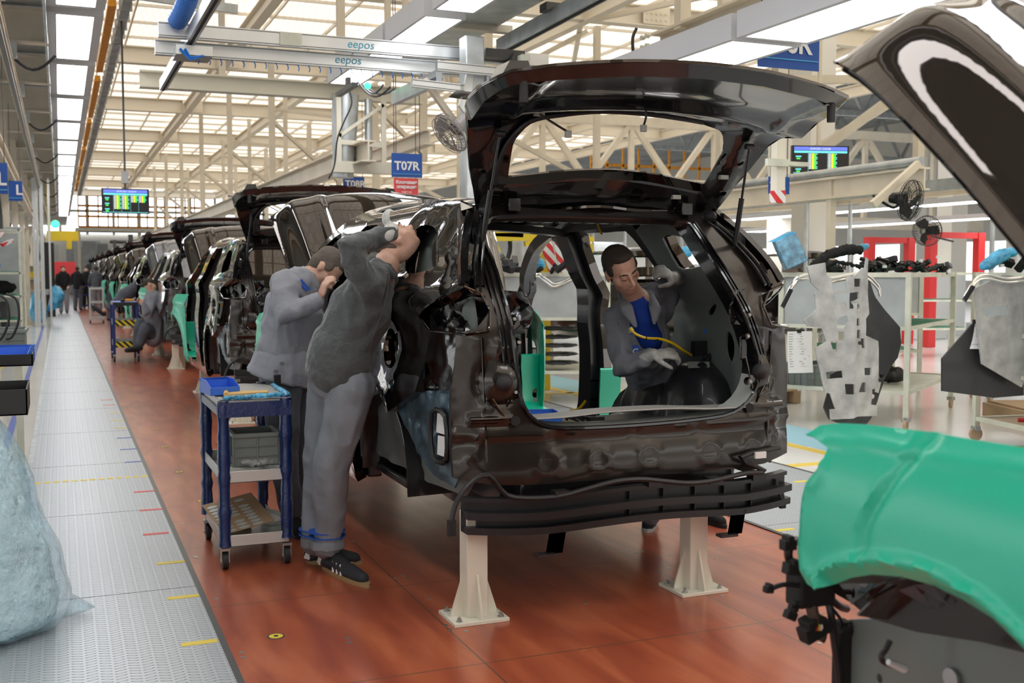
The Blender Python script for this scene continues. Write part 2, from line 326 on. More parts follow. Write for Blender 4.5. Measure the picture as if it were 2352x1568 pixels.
    def organic(s, name, mats, parent=None, voxel=.012, smooth=6, fn=None, **kw):   # voxel union of closed primitives
        tmp = bpy.data.objects.new('tmp', s.mesh('tmp', mats, 0)); COL.objects.link(tmp)
        rm = tmp.modifiers.new('r', 'REMESH'); rm.mode = 'VOXEL'; rm.voxel_size = voxel; rm.use_smooth_shade = True
        if smooth: sm = tmp.modifiers.new('s', 'SMOOTH'); sm.iterations = smooth; sm.factor = .5
        dg = bpy.context.evaluated_depsgraph_get(); ev = tmp.evaluated_get(dg); me = ev.to_mesh()
        vs = [v.co.copy() for v in me.vertices]; ns = [v.normal.copy() for v in me.vertices]; fs = [tuple(p.vertices) for p in me.polygons]; ev.to_mesh_clear(); bpy.data.objects.remove(tmp)
        if fn: vs = [p+n*fn(p) for p, n in zip(vs, ns)]
        g = MB(); g.v = vs; g.f = fs; g.m = [0]*len(fs); return g.build(name, mats, parent, sharp=kw.pop('sharp', 0), **kw)
def folds(amp, sc_=9, st=(1, 1, .45), seed=0):
    def f(p):
        q = V((p.x*st[0], p.y*st[1], p.z*st[2]))*sc_+V((seed, seed*2, 0)); n = noise.noise(q+noise.noise_vector(q*.5)*.8); m = noise.noise(q*2.3)
        return amp*((1-abs(n)*2.6)*.8+m*.35-.4)
    return f
def cm(pts, n=4, closed=False):    # Catmull-Rom
    L = len(pts); out = []; g = (lambda i: pts[i % L]) if closed else (lambda i: pts[max(0, min(L-1, i))])
    for i in range(L if closed else L-1):
        a, b, c, d = g(i-1), g(i), g(i+1), g(i+2)
        for k in range(n):
            t = k/n; out.append(tuple(.5*(2*b[j]+(c[j]-a[j])*t+(2*a[j]-5*b[j]+4*c[j]-d[j])*t*t+(3*b[j]-a[j]-3*c[j]+d[j])*t**3) for j in range(len(b))))
    if not closed: out.append(tuple(pts[-1]))
    return out
def interp(tab, x):
    if x <= tab[0][0]: return tab[0][1]
    for i in range(len(tab)-1):
        a, b = tab[i], tab[i+1]
        if x <= b[0]:
            t = (x-a[0])/(b[0]-a[0]); m0 = (b[1]-(tab[i-1][1] if i else a[1]))/(b[0]-(tab[i-1][0] if i else a[0]-1e-9 if 0 else a[0])) if i else (b[1]-a[1])/(b[0]-a[0])
            nx = tab[i+2] if i+2 < len(tab) else b; m1 = (nx[1]-a[1])/(nx[0]-a[0]); h = b[0]-a[0]
            return (2*t**3-3*t*t+1)*a[1]+(t**3-2*t*t+t)*h*m0+(-2*t**3+3*t*t)*b[1]+(t**3-t*t)*h*m1
    return tab[-1][1]
def text(body, size, origin, xd, yd, m, parent, name='lettering', ext=.001, off=0, shear=0, align='LEFT'):
    cu = bpy.data.curves.new('t', 'FONT'); cu.body = body; cu.size = size; cu.extrude = ext; cu.offset = off; cu.shear = shear; cu.align_x = align; cu.resolution_u = 3
    o = bpy.data.objects.new('t', cu); COL.objects.link(o); dg = bpy.context.evaluated_depsgraph_get(); ev = o.evaluated_get(dg); me = ev.to_mesh()
    xd, yd = V(xd).normalized(), V(yd).normalized(); zd = xd.cross(yd); g = MB()
    g.v = [V(origin)+xd*v.co.x+yd*v.co.y+zd*v.co.z for v in me.vertices]; g.f = [tuple(p.vertices) for p in me.polygons]; g.m = [0]*len(g.f); ev.to_mesh_clear(); bpy.data.objects.remove(o)
    return g.build(name, m, parent) if g.f else None
# ================================================================ hall shell
m = MB(); m.box(-14, 42, -22, 95, -.12, -.004); m.build('floor', 'floor_hall', kind='structure')
m = MB(); m.box(.585, 3.775, -22, 92, -.1, 0); m.build('floor', 'conveyor_wood', kind='structure')
for x0, x1 in ((-.235, .565), (3.80, 5.15)):
    m = MB(); m.box(x0, x1, -22, 92, -.1, .004); m.build('floor', 'tread_plate', kind='structure')
for i, (x0, x1) in enumerate(((.562, .588), (3.772, 3.80), (-.27, -.232), (-.50, -.44), (-.95, -.87), (5.15, 5.2))):
    m = MB(); m.box(x0, x1, -3, 92, -.05, .006 if i < 3 else .0005); m.build('trim_%d' % (i+1), ('dark_steel', 'dark_steel', 'galv', 'tape_blue', 'line_yellow', 'dark_steel')[i], kind='structure')
for i in range(26):      # joints between the tread plates
    y = 1.6+i*1.86
    for x0, x1 in ((-.235, .565), (3.80, 5.15)):
        if x0 < 0 or i < 8:
            m = MB(); m.box(x0, x1, y-.002, y+.002, .003, .0047); m.build('trim_%d' % (10+i), 'seam', kind='structure')
m = MB(); m.box(5.2, 9, 6.9, 7.0, -.01, .0005); m.box(5.2, 40, 12.2, 12.3, -.01, .0005); m.box(5.8, 5.9, 7, 40, -.01, .0005); m.build('trim_7', 'line_yellow', kind='structure')
m = MB(); m.box(5.95, 6.6, 7.0, 40, -.01, .0004); m.build('trim_8', 'line_blue', kind='structure')
# hatch tape across the left walkway
m = MB()
for k in range(13): m.box(-.2+k*.06, -.16+k*.06, 8.35, 8.41, .004, .0052)
m.build('trim_9', 'tape_yellow', kind='structure')
# tape marks on the walkway edges
for (px, py, c) in ((458, 1475, 'yellow'), (421, 1370, 'yellow'), (393, 1291, 'yellow'), (358, 1225, 'red'), (347, 1170, 'red'), (332, 1128, 'red'), (308, 1060, 'blue'), (296, 1031, 'blue'), (287, 1005, 'blue'), (279, 982, 'yellow'), (270, 965, 'yellow'), (262, 948, 'yellow'), (252, 930, 'red'), (245, 918, 'red'), (1800, 1216, 'yellow'), (1650, 1165, 'yellow'), (1842, 1105, 'yellow')):
    p = atZ(px, py, .005); m = MB(); m.box(p.x-.07, p.x+.07, p.y-.021, p.y+.021, .004, .0056, rot=None)
    m.build('floor_tape', 'tape_'+c, label='short %s tape mark on the %s grey tread plate walkway' % (c, 'left' if px < 1000 else 'right'), cat='tape mark', group='%s tape marks on the %s walkway' % (c, 'left' if px < 1000 else 'right'))
# round markers and screw heads in the red floor
t = None
for (px, py) in ((634, 1461), (412, 1084), (463, 1151), (378, 1026), (355, 985), (310, 911), (298, 890), (286, 870), (277, 853)):
    p = atZ(px, py, .0); b = thing('floor_marker', (p.x, p.y, 0), 'round yellow floor marker with dark centre in the red conveyor floor' if py < 1400 else 'large round yellow floor marker nearest the camera in the red floor', 'floor marker', 'round markers in the red floor' if py < 1400 else None); r = .036 if py > 1400 else .03
    MB().cyl((p.x, p.y, -.002), (p.x, p.y, .0015), r, seg=20).build('rim', 'dark_steel', b); MB().cyl((p.x, p.y, 0), (p.x, p.y, .0022), r*.8, seg=20).build('disc', 'tape_yellow', b); MB().cyl((p.x, p.y, 0), (p.x, p.y, .003), r*.28, seg=12).build('centre', 'black_matt', b)
for (px, py) in ((556, 1498), (559, 1509), (496, 1375), (448, 1278), (451, 1280), (799, 1465), (802, 1475), (908, 1328), (925, 1322), (934, 1330), (985, 1373), (1024, 1436), (1034, 1446), (1070, 1449), (1448, 1263), (1459, 1269), (1474, 1265), (1346, 1384), (1536, 1305), (1656, 1354), (1660, 1368), (1882, 1477), (1915, 1478), (812, 1242), (420, 1203), (1320, 1190), (1780, 1228)):
    p = atZ(px, py, .0); MB().cyl((p.x, p.y, -.001), (p.x, p.y, .0015), .011, seg=10).build('screw_head', 'steel', label='small round steel screw head sunk in the red conveyor floor', cat='screw', group='screw heads in the red floor')
# roof deck, beams and hangers
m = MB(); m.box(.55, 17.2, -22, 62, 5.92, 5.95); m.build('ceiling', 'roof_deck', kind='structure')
m = MB(); m.box(-14, .55, -22, 95, 5.2, 5.3); m.build('ceiling', 'wall', kind='structure')
m = MB(); m.box(17.2, 42, -22, 95, 9.5, 9.6); m.box(-14, 17.2, 62, 95, 9.5, 9.6); m.build('ceiling', 'high_roof', kind='structure')
tn = [40]
def trim(mb, mt='deck_beam', **k): tn[0] += 1; return mb.build('trim_%d' % tn[0], mt, kind='structure', **k)
for k in range(-4, 9):
    y = 9.6+k*6.62
    trim(MB().ibeam((.6, y, 5.74), (17.2, y, 5.74), .22, .34, .025, (0, 0, 1)))
    m = MB()
    for x in (3.0, 9.0, 12):      # splice plates with bolts
        m.box(x, x+.5, y-.125, y-.11, 5.6, 5.88)
        for a in range(5):
            for b in range(2): m.box(x+.05+a*.09, x+.08+a*.09, y-.14, y-.12, 5.66+b*.1, 5.69+b*.1)
    trim(m, 'cream')
for x in (.62, 3.1, 5.35, 8.0, 10.9, 14, 17.1): trim(MB().ibeam((x, -22, 5.68), (x, 62, 5.68), .16, .26, .02, (0, 0, 1)))
m = MB()
for k in range(44): m.box(.6, 17.2, 3.4+k*1.32, 3.43+k*1.32, 5.87, 5.93)
trim(m)
m = MB()
for k in range(15): x = 1.25+k*1.12; m.box(x, x+.03, 3, 62, 5.86, 5.93)
trim(m)
# bracing under the deck
for (a, b) in (((5.4, 16.4, 5.6), (8, 23, 5.6)), ((3.1, 16.4, 5.6), (5.3, 9.7, 5.6)), ((8, 9.7, 5.6), (5.4, 16.2, 5.6)), ((8, 16.4, 5.6), (10.9, 23, 5.6)), ((10.9, 9.7, 5.6), (8.1, 16.2, 5.6))): trim(MB().beam(a, b, .08, .08))
# long conveyor rail beam running over the line, hung on posts
trim(MB().ibeam((3.52, 13.1, 2.98), (3.52, 62, 2.98), .18, .26, .02, (0, 0, 1)), 'cream_beam'); trim(MB().ibeam((4.6, 14, 3.3), (4.6, 62, 3.3), .14, .2, .02, (0, 0, 1)))
for k in range(7):
    y = 14.6+k*5.2
    trim(MB().beam((3.55, y, 3.1), (3.55, y, 5.7), .10, .10, (0, 1, 0)), 'cream_beam')
    trim(MB().beam((4.9, y+.6, 3.1), (4.9, y+.6, 5.7), .09, .09, (0, 1, 0)), 'cream_beam'); trim(MB().beam((3.55, y, 4.4), (4.9, y+.6, 4.4), .05, .05), 'cream_beam')
    trim(MB().beam((3.55, y, 4.2), (4.9, y+.6, 3.2), .06, .06), 'cream_beam')
for k in range(5):
    y = 17+k*7; trim(MB().beam((6.6, y, 2.9), (6.6, y, 5.7), .12, .12, (0, 1, 0)), 'cream_beam'); trim(MB().beam((6.6, y, 4.6), (8.4, y, 5.6), .08, .08), 'cream_beam'); trim(MB().beam((6.6, y, 2.95), (8.6, y+.1, 2.95), .1, .14), 'cream_beam'); trim(MB().beam((8.6, y, 2.9), (8.6, y, 5.7), .1, .1, (0, 1, 0)), 'cream_beam'); trim(MB().beam((6.6, y, 3.9), (8.6, y, 3.0), .07, .07), 'cream_beam')
# lattice girder seen through the tailgate window and right of it
for (x0, x1, y, z) in ((9.5, 24, 24, 3.7),):
    m = MB(); m.beam((x0, y, z), (x1, y, z), .2, .24); m.beam((x0, y, z+1.5), (x1, y, z+1.5), .2, .22); m.beam((x0, y-.5, z-.9), (x1, y-.5, z-.9), .2, .3)
    for k in range(6): x = x0+k*2.4; m.beam((x, y, z), (x+1.2, y, z+1.5), .13, .13); m.beam((x+1.2, y, z+1.5), (x+2.4, y, z), .13, .13); m.beam((x+1.2, y, z+1.5), (x+1.2, y, z-.9), .12, .12)
    trim(m, 'cream')
# high roof trusses far right
for y in (20, 32, 44):
    m = MB(); m.beam((17, y, 7.2), (42, y, 7.2), .2, .2); m.beam((17, y, 9.2), (42, y, 9.2), .2, .2)
    for k in range(10): m.beam((17+k*2.5, y, 7.2), (18.2+k*2.5, y, 9.2), .12, .12); m.beam((18.2+k*2.5, y, 9.2), (19.5+k*2.5, y, 7.2), .12, .12)
    trim(m, 'galv')
# walls with daylight windows
m = MB(); m.box(-14, 42, 94.8, 95.2, 0, 9.6); m.build('wall_back', 'wall', kind='structure')
m = MB(); m.box(-14, 42, -22.4, -22, 0, 9.6); m.build('wall_front', 'wall', kind='structure')
m = MB(); m.box(-13, 41, -22, -21.9, 1.6, 3.2); m.build('window_4', 'window_light', kind='structure')
m = MB(); m.box(41.8, 42.2, -22, 95, 0, 1.1); m.box(41.8, 42.2, -22, 95, 3.0, 9.6); m.build('wall_right', 'wall', kind='structure')
m = MB(); m.box(-14.2, -13.8, -22, 95, 0, 1.0); m.box(-14.2, -13.8, -22, 95, 4, 9.6); m.build('wall_left', 'wall', kind='structure')
m = MB(); m.box(-14.1, -13.9, -22, 95, 1.0, 4.0); m.build('added_window_3', 'window_light', kind='structure')  # unseen glowing band, added to give the paint something to reflect
m = MB()
for k in range(39): m.box(-13.9, -13.7, -22+k*3, -21.8+k*3, 1.0, 4.0)
m.build('trim_5', 'wall', kind='structure')
m = MB(); m.box(41.9, 42.1, -22, 95, 1.1, 3.0); m.build('window_1', 'window_light', kind='structure')
m = MB()
for k in range(25): m.box(41.6, 41.9, -6+k*4, -5.7+k*4, 1.1, 3.0)
m.build('trim_2', 'wall', kind='structure')
m = MB(); m.box(-10, 30, 94.5, 94.7, 4.6, 8.2); m.build('window_2', 'window_light', kind='structure')
m = MB()
for k in range(20): m.box(-10+k*2, -9.8+k*2, 94.3, 94.5, 4.5, 8.3)
m.box(-10, 30, 94.3, 94.5, 6.3, 6.5); m.build('trim_3', 'cream', kind='structure')
# mid hall partition columns on the right
for (x, y) in ((12, 15.5), (14, 19), (20.5, 21), (22, 30), (26, 24), (30, 32)):
    m = MB(); m.box(x-.25, x+.25, y-.25, y+.25, 0, 9.4); m.build('trim_4', 'wall', kind='structure')
# ================================================================ left mezzanine underside over the walkway side
for k in range(17):
    y = 5.2+k*2.95
    trim(MB().ibeam((-3.2, y, 4.35), (-.06, y, 4.35), .16, .40, .02, (0, 0, 1)), 'cream_beam')
m = MB(); m.box(-3.2, -.07, 3, 60, 4.58, 4.62); trim(m, 'galv')
m = MB(); m.box(-.10, -.07, 3, 60, 4.15, 4.6); trim(m, 'galv')
trim(MB().ibeam((-.49, 3, 3.92), (-.49, 62, 3.92), .09, .14, .015, (0, 0, 1)), 'cream_beam')
trim(MB().beam((-.49, 3, 3.83), (-.49, 62, 3.83), .05, .04, (0, 0, 1)), 'dark_steel')
for k in range(17):
    y = 5.2+k*2.95; trim(MB().box(-.58, -.40, y-.05, y+.05, 3.97, 4.16), 'galv')
    if k % 2: trim(MB().tube([(-.49+a*.5, y+.1, 4.05-.18*math.sin(a*math.pi)) for a in [i/8 for i in range(9)]], .018, 6), 'cable')
trim(MB().ibeam((-.70, 8, 3.1), (-.70, 62, 3.1), .12, .22, .02, (0, 0, 1)), 'cream_beam')
for k in range(7):
    y = 12.5+k*4.4; trim(MB().beam((-.86, y, .0), (-.86, y, 3.0), .11, .11, (0, 1, 0)), 'cream_beam')
    trim(MB().beam((-.86, y, 3.2), (-.86, y, 4.3), .11, .11, (0, 1, 0)), 'cream_beam')
# orange cable tray and grey duct beyond the light strip
for k in range(7):
    y0 = 10.2+k*6.62; o = MB().prism([(.72, 5.28), (.84, 5.29), (.83, 5.40), (.73, 5.40)], lambda u, v, w_: V((u, w_, v)), y0, y0+5.6).build('cable_tray', 'orange', label='orange cable tray under the roof beside the left light strip, %s length from the camera' % ORD[k], cat='cable tray', group='orange cable trays under the roof')
    for q in (.4, 5.2): MB().beam((.78, y0+q, 5.38), (.78, y0+q, 5.93), .02, .02, (0, 1, 0)).build('hanger', 'galv', o)
m = MB(); m.box(.92, 1.05, 5, 60, 5.36, 5.5)
for k in range(80): m.box(.89, 1.08, 5+k*.68, 5.03+k*.68, 5.33, 5.5)
trim(m, 'galv')
trim(MB().beam((.5, 12.6, 4.5), (1.9, 12.6, 4.42), .04, .10), 'galv')
# ================================================================ lamps
def lamp_panel(x0, x1, y0, y1, z, label, group, dep=.1, rim=.045):
    b = thing('ceiling_light', ((x0+x1)/2, (y0+y1)/2, z), label, 'ceiling light', group)
    m = MB(); m.box(x0-rim, x0, y0-rim, y1+rim, z-.012, z+dep); m.box(x1, x1+rim, y0-rim, y1+rim, z-.012, z+dep); m.box(x0, x1, y0-rim, y0, z-.012, z+dep); m.box(x0, x1, y1, y1+rim, z-.012, z+dep); m.box(x0, x1, y0, y1, z+dep-.01, z+dep)
    m.build('frame', 'lamp_frame', b); MB().box(x0, x1, y0, y1, z, z+.012).build('diffuser', 'lamp', b); return b
p0 = lamp_panel(.03, .41, -5.6, -2.98, 4.3, 'unseen ceiling light panel added behind the camera above the left walkway', 'light panels above the left walkway', .12, .10)  # strip carried on out of view, added for reflections in the raised hood
for k in range(1, 21): v = copy_tree(p0, (0, 3.1*k, 0)); v['label'] = 'ceiling light panel above the left walkway, %s' % ('unseen, added behind the camera' if k < 4 else 'just above the picture' if k < 6 else ORD[k-6]+' panel of the strip from the camera')
LG = 'unseen lamps added over the car line'
for i, y in enumerate((1.7, 3.5, 5.3, 8.0, 9.5, 10.85, 12.05)):  # the ones nearer than the crane are out of view, added for illumination
    lamp_panel(3.09, 3.43, y, y+1.2, 3.8, ('narrow white lamp beside the aluminium crane, %s from the camera' % ORD[i-3] if y > 7 else 'unseen narrow white lamp added over the front of the line'), 'narrow lamps beside the crane' if y > 7 else LG, .2, .03)
b0 = lamp_panel(4.87, 5.43, 7.3, 9.6, 3.3, 'large white box lamp above the open tailgate, farther of the pair', None, .19, .05); lamp_panel(4.87, 5.43, 4.75, 7.12, 3.3, 'large white box lamp at the top right, nearest the raised hood', None, .19, .05)
lamp_panel(4.87, 5.43, -1.5, 1.5, 3.3, 'unseen large white box lamp added over the nearest car', LG, .19, .05)  # out of view, added to light the line and reflect in the covers
q0 = lamp_panel(13.2, 13.7, 9.6, 12.0, 2.62, 'flat white lamp in the low row over the far right line', 'low lamp row over the far right line', .08, .04)
q0['label'] = 'flat white lamp in the low row over the far right line, nearest the raised hood'
for k in range(1, 7): v = copy_tree(q0, (0, 2.62*k, 0)); v['label'] = 'flat white lamp in the low far right row, %s from the raised hood' % ORD[k]
r0 = lamp_panel(17.2, 17.8, 12, 15, 2.6, 'white lamp in the second low row behind the right racks', 'second low lamp row on the right', .08, .04)
for k in range(1, 4): v = copy_tree(r0, (0, 3.4*k, 0)); v['label'] = 'white lamp in the second low row behind the right racks, %s from the right' % ORD[k]
r0['label'] = 'white lamp in the second low row behind the right racks, rightmost one'
# ================================================================ crane of aluminium profiles
def profile(mb, a, b, w_, h, ref=(0, 0, 1)):
    mb.beam(a, b, w_, h, ref); x, y = frame(V(b)-V(a), ref)
    for s in (-1, 1):
        for e in (-1, 1): q = x*(w_/2*s)+y*(h/2-.012)*e; mb.beam(V(a)+q, V(b)+q, .006, .006, ref, 1)
t = thing('crane_beam', (2.5, 9.8, 3.5), 'upper aluminium crane beam with blue maker lettering spanning over the line', 'crane beam')
m = MB(); profile(m, (.815, 9.8, 3.545), (3.98, 9.8, 3.545), .07, .125); m.beam((4.12, 9.8, 3.545), (4.42, 9.8, 3.545), .07, .115, (0, 0, 1)); m.beam((3.95, 9.84, 3.545), (4.15, 9.84, 3.545), .05, .09, (0, 0, 1)); m.build('beam', ['alu', 'dark_steel'], t)
m = MB(); m.box(1.83, 2.02, 9.745, 9.765, 3.49, 3.60); m.build('splice_plate', 'rack', t)
pp = atY(797, 103, 9.76); text('eepos', .105, (pp.x, 9.762, 3.515), (1, 0, 0), (0, 0, 1), 'cyan', t, shear=.15)
t = thing('crane_beam', (2.3, 9.95, 3.4), 'lower aluminium crane beam behind the upper one, with small blue hose hooks', 'crane beam')
m = MB(); profile(m, (.80, 9.98, 3.43), (3.62, 9.98, 3.43), .07, .125); m.build('beam', ['alu', 'dark_steel'], t)
pp = atY(768, 130, 9.94); text('eepos', .105, (pp.x, 9.942, 3.405), (1, 0, 0), (0, 0, 1), 'cyan', t, shear=.15)
for k in range(24):
    x = 1.15+k*.097; MB().tube([(x, 9.95, 3.365), (x+.012, 9.94, 3.33), (x+.004, 9.93, 3.305)], .005, 5).build('hose_hook', 'blue_hose', t)
t = thing('crane_rail', (1.1, 11, 3.5), 'dark slotted aluminium rail running under the left end of the crane', 'rail')
a, b_ = atZ(498, -20, 3.5), atZ(374, 196, 3.5); m = MB(); m.beam(a, b_, .07, .11, (0, 0, 1)); m.build('rail', 'alu', t); MB().beam(a-V((0, 0, .058)), b_-V((0, 0, .058)), .022, .008, (0, 0, 1)).build('slot', 'black_matt', t); MB().box(.95, 1.25, 9.72, 10.06, 3.34, 3.42).build('trolley', 'alu', t)
p = atZ(440, -30, 3.75); q = atZ(408, 45, 3.62); m = MB(); pts = []
for k in range(320):
    f = k/320; c = p.lerp(q, f)+V((0, 0, -.03*math.sin(f*3))); an = f*2*math.pi*26; pts.append(c+V((math.cos(an)*.075, 0, math.sin(an)*.075)))
m.tube(pts, .009, 5); m.build('coiled_hose', 'blue_hose', label='blue coiled air hose hanging behind the left end of the crane beam', cat='hose')
m = MB()
for s in (-1, 1): m.tube([(1.0+.02*s, 9.7, 3.38), (1.06, 9.68, 3.30+.01*s), (1.16, 9.7, 3.33), (1.2, 9.8, 3.36)], .012, 6)
m.build('air_hose', 'blue_hose', label='short blue air hose looped under the left end of the crane', cat='hose')
# cream carrier beam with frame, duct and pipe
trim(MB().ibeam((.93, 13.9, 3.80), (4.45, 13.9, 3.80), .18, .20, .02, (0, 0, 1)), 'cream_light'); trim(MB().beam((1.9, 13.9, 3.9), (1.9, 13.9, 5.7), .07, .07, (0, 1, 0)), 'cream_beam'); trim(MB().beam((4.0, 13.9, 3.9), (4.0, 13.9, 5.7), .07, .07, (0, 1, 0)), 'cream_beam')
m = MB(); xa, xb = 3.27, 3.85; y = 13.6
for x in (xa, xb): m.beam((x, y, 3.7), (x, y, 2.86), .06, .05, (0, 1, 0))
m.beam((xa, y, 3.2), (xb, y, 3.62), .05, .04); m.beam((xa, y, 3.13), (xb, y, 3.11), .04, .06, (0, 0, 1)); m.beam((xa-.08, y, 2.82), (xb+.1, y, 2.82), .1, .14, (0, 0, 1)); m.build('steel_lattice', 'cream_light', label='cream braced steel frame hung below the carrier beam left of the blue station sign', cat='frame')
MB().tube([(3.40, 13.75, 3.75), (3.38, 13.75, 3.3), (3.36, 13.75, 2.7)], [.17, .16, .13], 20).build('air_duct', 'galv', label='galvanised round air duct behind the cream hanging frame', cat='duct')
MB().tube([(3.68, 13.7, 3.7), (3.68, 13.7, 3.0), (3.66, 13.7, 2.88), (3.58, 13.65, 2.84)], .05, 12).build('grey_pipe', 'galv', label='thin grey down pipe with a blue band inside the cream hanging frame', cat='pipe')
pts = cm([atY(795, 190, 13.2), atY(808, 235, 13.2), atY(790, 280, 13.2), atY(775, 320, 13.2), atY(768, 380, 13.2), atY(755, 410, 13.2)], 5); MB().tube(pts, .010, 5).build('cable', 'cable', label='thin black cable hanging down in front of the air duct', cat='cable')
for j, (a, b_, s) in enumerate((((822, 188), (896, 200), 30), ((838, 200), (880, 195), 18), ((845, 202), (905, 205), 14))):
    A, B = atY(*a, 12.6), atY(*b_, 12.0); MB().tube([A.lerp(B, k/10)-V((0, 0, math.sin(math.pi*k/10)*s/220)) for k in range(11)], .012, 5).build('cable', 'cable', label='black cable loop sagging below the galvanised plate beside the crane', cat='cable', group='cable loops under the galvanised plate')
trim(MB().box(3.56, 4.05, 7.2, 13.2, 3.92, 3.96), 'galv'); trim(MB().beam((3.47, 7.2, 3.93), (3.47, 13.2, 3.93), .08, .12, (0, 0, 1)), 'lamp_frame'); trim(MB().beam((3.5, 10.2, 3.90), (4.2, 10.2, 3.90), .1, .07, (0, 0, 1)), 'cream_light'); trim(MB().beam((3.5, 12.8, 3.90), (4.2, 12.8, 3.90), .1, .07, (0, 0, 1)), 'cream_light'); trim(MB().beam((3.7, 7.6, 3.90), (4.6, 7.6, 3.90), .1, .07, (0, 0, 1)), 'cream_light')
trim(MB().beam((3.9, 12.8, 3.9), (3.9, 12.8, 5.7), .06, .06, (0, 1, 0)), 'cream_beam'); trim(MB().beam((3.9, 7.6, 3.9), (3.9, 7.6, 5.7), .06, .06, (0, 1, 0)), 'cream_beam')
# post with swivel arms
t = thing('crane_post', (3.55, 9.5, 2.0), 'galvanised crane post with pipe rising behind the open tailgate', 'crane post')
MB().box(3.44, 3.62, 9.42, 9.60, 1.9, 3.64).build('post', 'galv', t, bev=.01); MB().cyl((3.69, 9.5, 1.9), (3.69, 9.5, 3.35), .045, seg=16).build('pipe', 'alu', t)
MB().prism([(3.36, 3.0), (3.46, 2.88), (3.50, 3.30), (3.44, 3.30)], lambda u, v, w_: V((u, w_, v)), 9.38, 9.42).build('gusset', 'white_metal', t); MB().beam((3.1, 9.6, 3.25), (3.5, 9.6, 2.75), .07, .05).build('brace', 'cream_beam', t)
MB().box(3.6, 3.72, 9.36, 9.42, 2.72, 2.92).build('switch_box', 'white_metal', t, bev=.006)
m = MB(); profile(m, (3.12, 9.3, 3.32), (3.98, 9.3, 3.30), .06, .085); m.build('swivel_arm', ['alu', 'dark_steel'], label='short aluminium swivel arm in front of the crane post', cat='crane arm')
m = MB(); profile(m, (2.86, 9.2, 3.14), (3.30, 9.2, 3.12), .05, .07); profile(m, (3.28, 9.2, 3.12), (3.5, 9.6, 3.2), .05, .07); m.build('folding_arm', ['alu', 'dark_steel'], label='folded aluminium arm below the swivel arm', cat='crane arm')
t = thing('crane_trolley', (4.05, 9.6, 3.3), 'cream crane trolley with motor and black cable right of the crane post', 'trolley')
MB().box(4.0, 4.09, 9.45, 9.6, 3.16, 3.52).build('bracket', 'rack', t, bev=.01); MB().box(3.93, 4.03, 9.4, 9.5, 3.18, 3.32).build('motor', 'alu', t, bev=.01); m = MB(); m.box(3.7, 4.1, 9.6, 9.75, 3.50, 3.58); m.cyl((4.0, 9.55, 3.5), (4.0, 9.8, 3.5), .05); m.build('wheels', 'dark_steel', t)
MB().tube(cm([(3.92, 9.45, 3.18), (3.93, 9.45, 3.05), (3.96, 9.42, 2.98), (3.80, 9.4, 2.97), (3.72, 9.4, 2.88), (3.70, 9.4, 2.75)], 5), .014, 6).build('cable', 'cable', t)
a, b_ = atZ(1008, 178, 3.25), atZ(905, 226, 3.25); t = thing('tool_rail', (2.9, 10.5, 3.2), 'grey slotted rail with small nameplate below the narrow lamps', 'rail'); m = MB(); m.beam(a, b_, .06, .13, (0, 0, 1)); m.build('rail', 'galv', t)
pp = atX(962, 192, a.x-.031); text('eepos', .075, a.lerp(b_, .12)+V((-.034, 0, -.03)), (0, -1, 0) if 0 else (b_-a)*-1, (0, 0, 1), 'blue_paint', t)
m = MB(); m.box(2.66, 2.72, 10.5, 11.2, 3.30, 3.34); m.box(2.66, 2.70, 10.7, 10.78, 3.34, 3.42); m.build('hoist_gear', 'dark_steel', label='dark hoist gear lying on the nameplate rail', cat='hoist')
MB().ell((2.95, 11.0, 3.40), .035).build('signal_lamp', 'green_lamp', label='small glowing green signal lamp above the nameplate rail', cat='signal lamp')
t = thing('crane_rail', (4.15, 9, 3.75), 'long dark aluminium runway rail rising to the top edge right of the crane post', 'rail')
m = MB(); m.beam((4.13, 10.3, 3.75), (4.25, 4.0, 3.9), .09, .14, (0, 0, 1)); m.build('rail', 'galv', t); MB().beam((4.13, 10.3, 3.675), (4.25, 4.0, 3.825), .03, .01, (0, 0, 1)).build('slot', 'black_matt', t); MB().box(4.05, 4.25, 9.0, 9.15, 3.83, 3.9).build('clamp', 'dark_steel', t); MB().beam((4.15, 8.5, 3.8), (4.15, 8.5, 5.7), .05, .05, (0, 1, 0)).build('hanger', 'cream_beam', t)
trim(MB().ibeam((5.80, 10.0, 3.78), (5.80, 3.2, 3.82), .24, .34, .025, (0, 0, 1)), 'cream_beam'); trim(MB().beam((5.75, 9.5, 3.9), (5.75, 9.5, 5.7), .12, .12, (0, 1, 0)), 'cream_beam')
m = MB(); m.box(5.6, 5.9, 9.9, 10.15, 3.55, 3.70)
for i in range(4): m.cyl((5.56+.0*i, 9.9+.1*(i % 2), 3.8+.1*(i//2)), (5.6, 9.9+.1*(i % 2), 3.8+.1*(i//2)), .025, seg=6)
trim(m, 'rack')
MB().tube(cm([atY(1462, 65, 9.6), atY(1453, 90, 9.6), atY(1456, 140, 9.6), atY(1458, 160, 9.6)], 5), .016, 6).build('cable', 'cable', label='black cable drooping from the bracket at the end of the big cream beam', cat='cable')
# hanging cream column with red and white end
t = thing('hanging_post', (6.53, 9.0, 2.16), 'cream hanging post with a red and white striped lower end right of the tailgate', 'post')
MB().box(6.50, 6.60, 8.95, 9.05, 2.3, 5.7).build('post', 'cream_light', t); MB().box(6.495, 6.605, 8.945, 9.055, 2.18, 2.30).build('striped_end', 'red_white', t); m = MB(); m.box(6.36, 6.6, 8.9, 8.95, 2.53, 2.60); m.box(6.6, 6.85, 8.9, 9.0, 2.54, 2.58); m.build('clamp', 'rack', t)
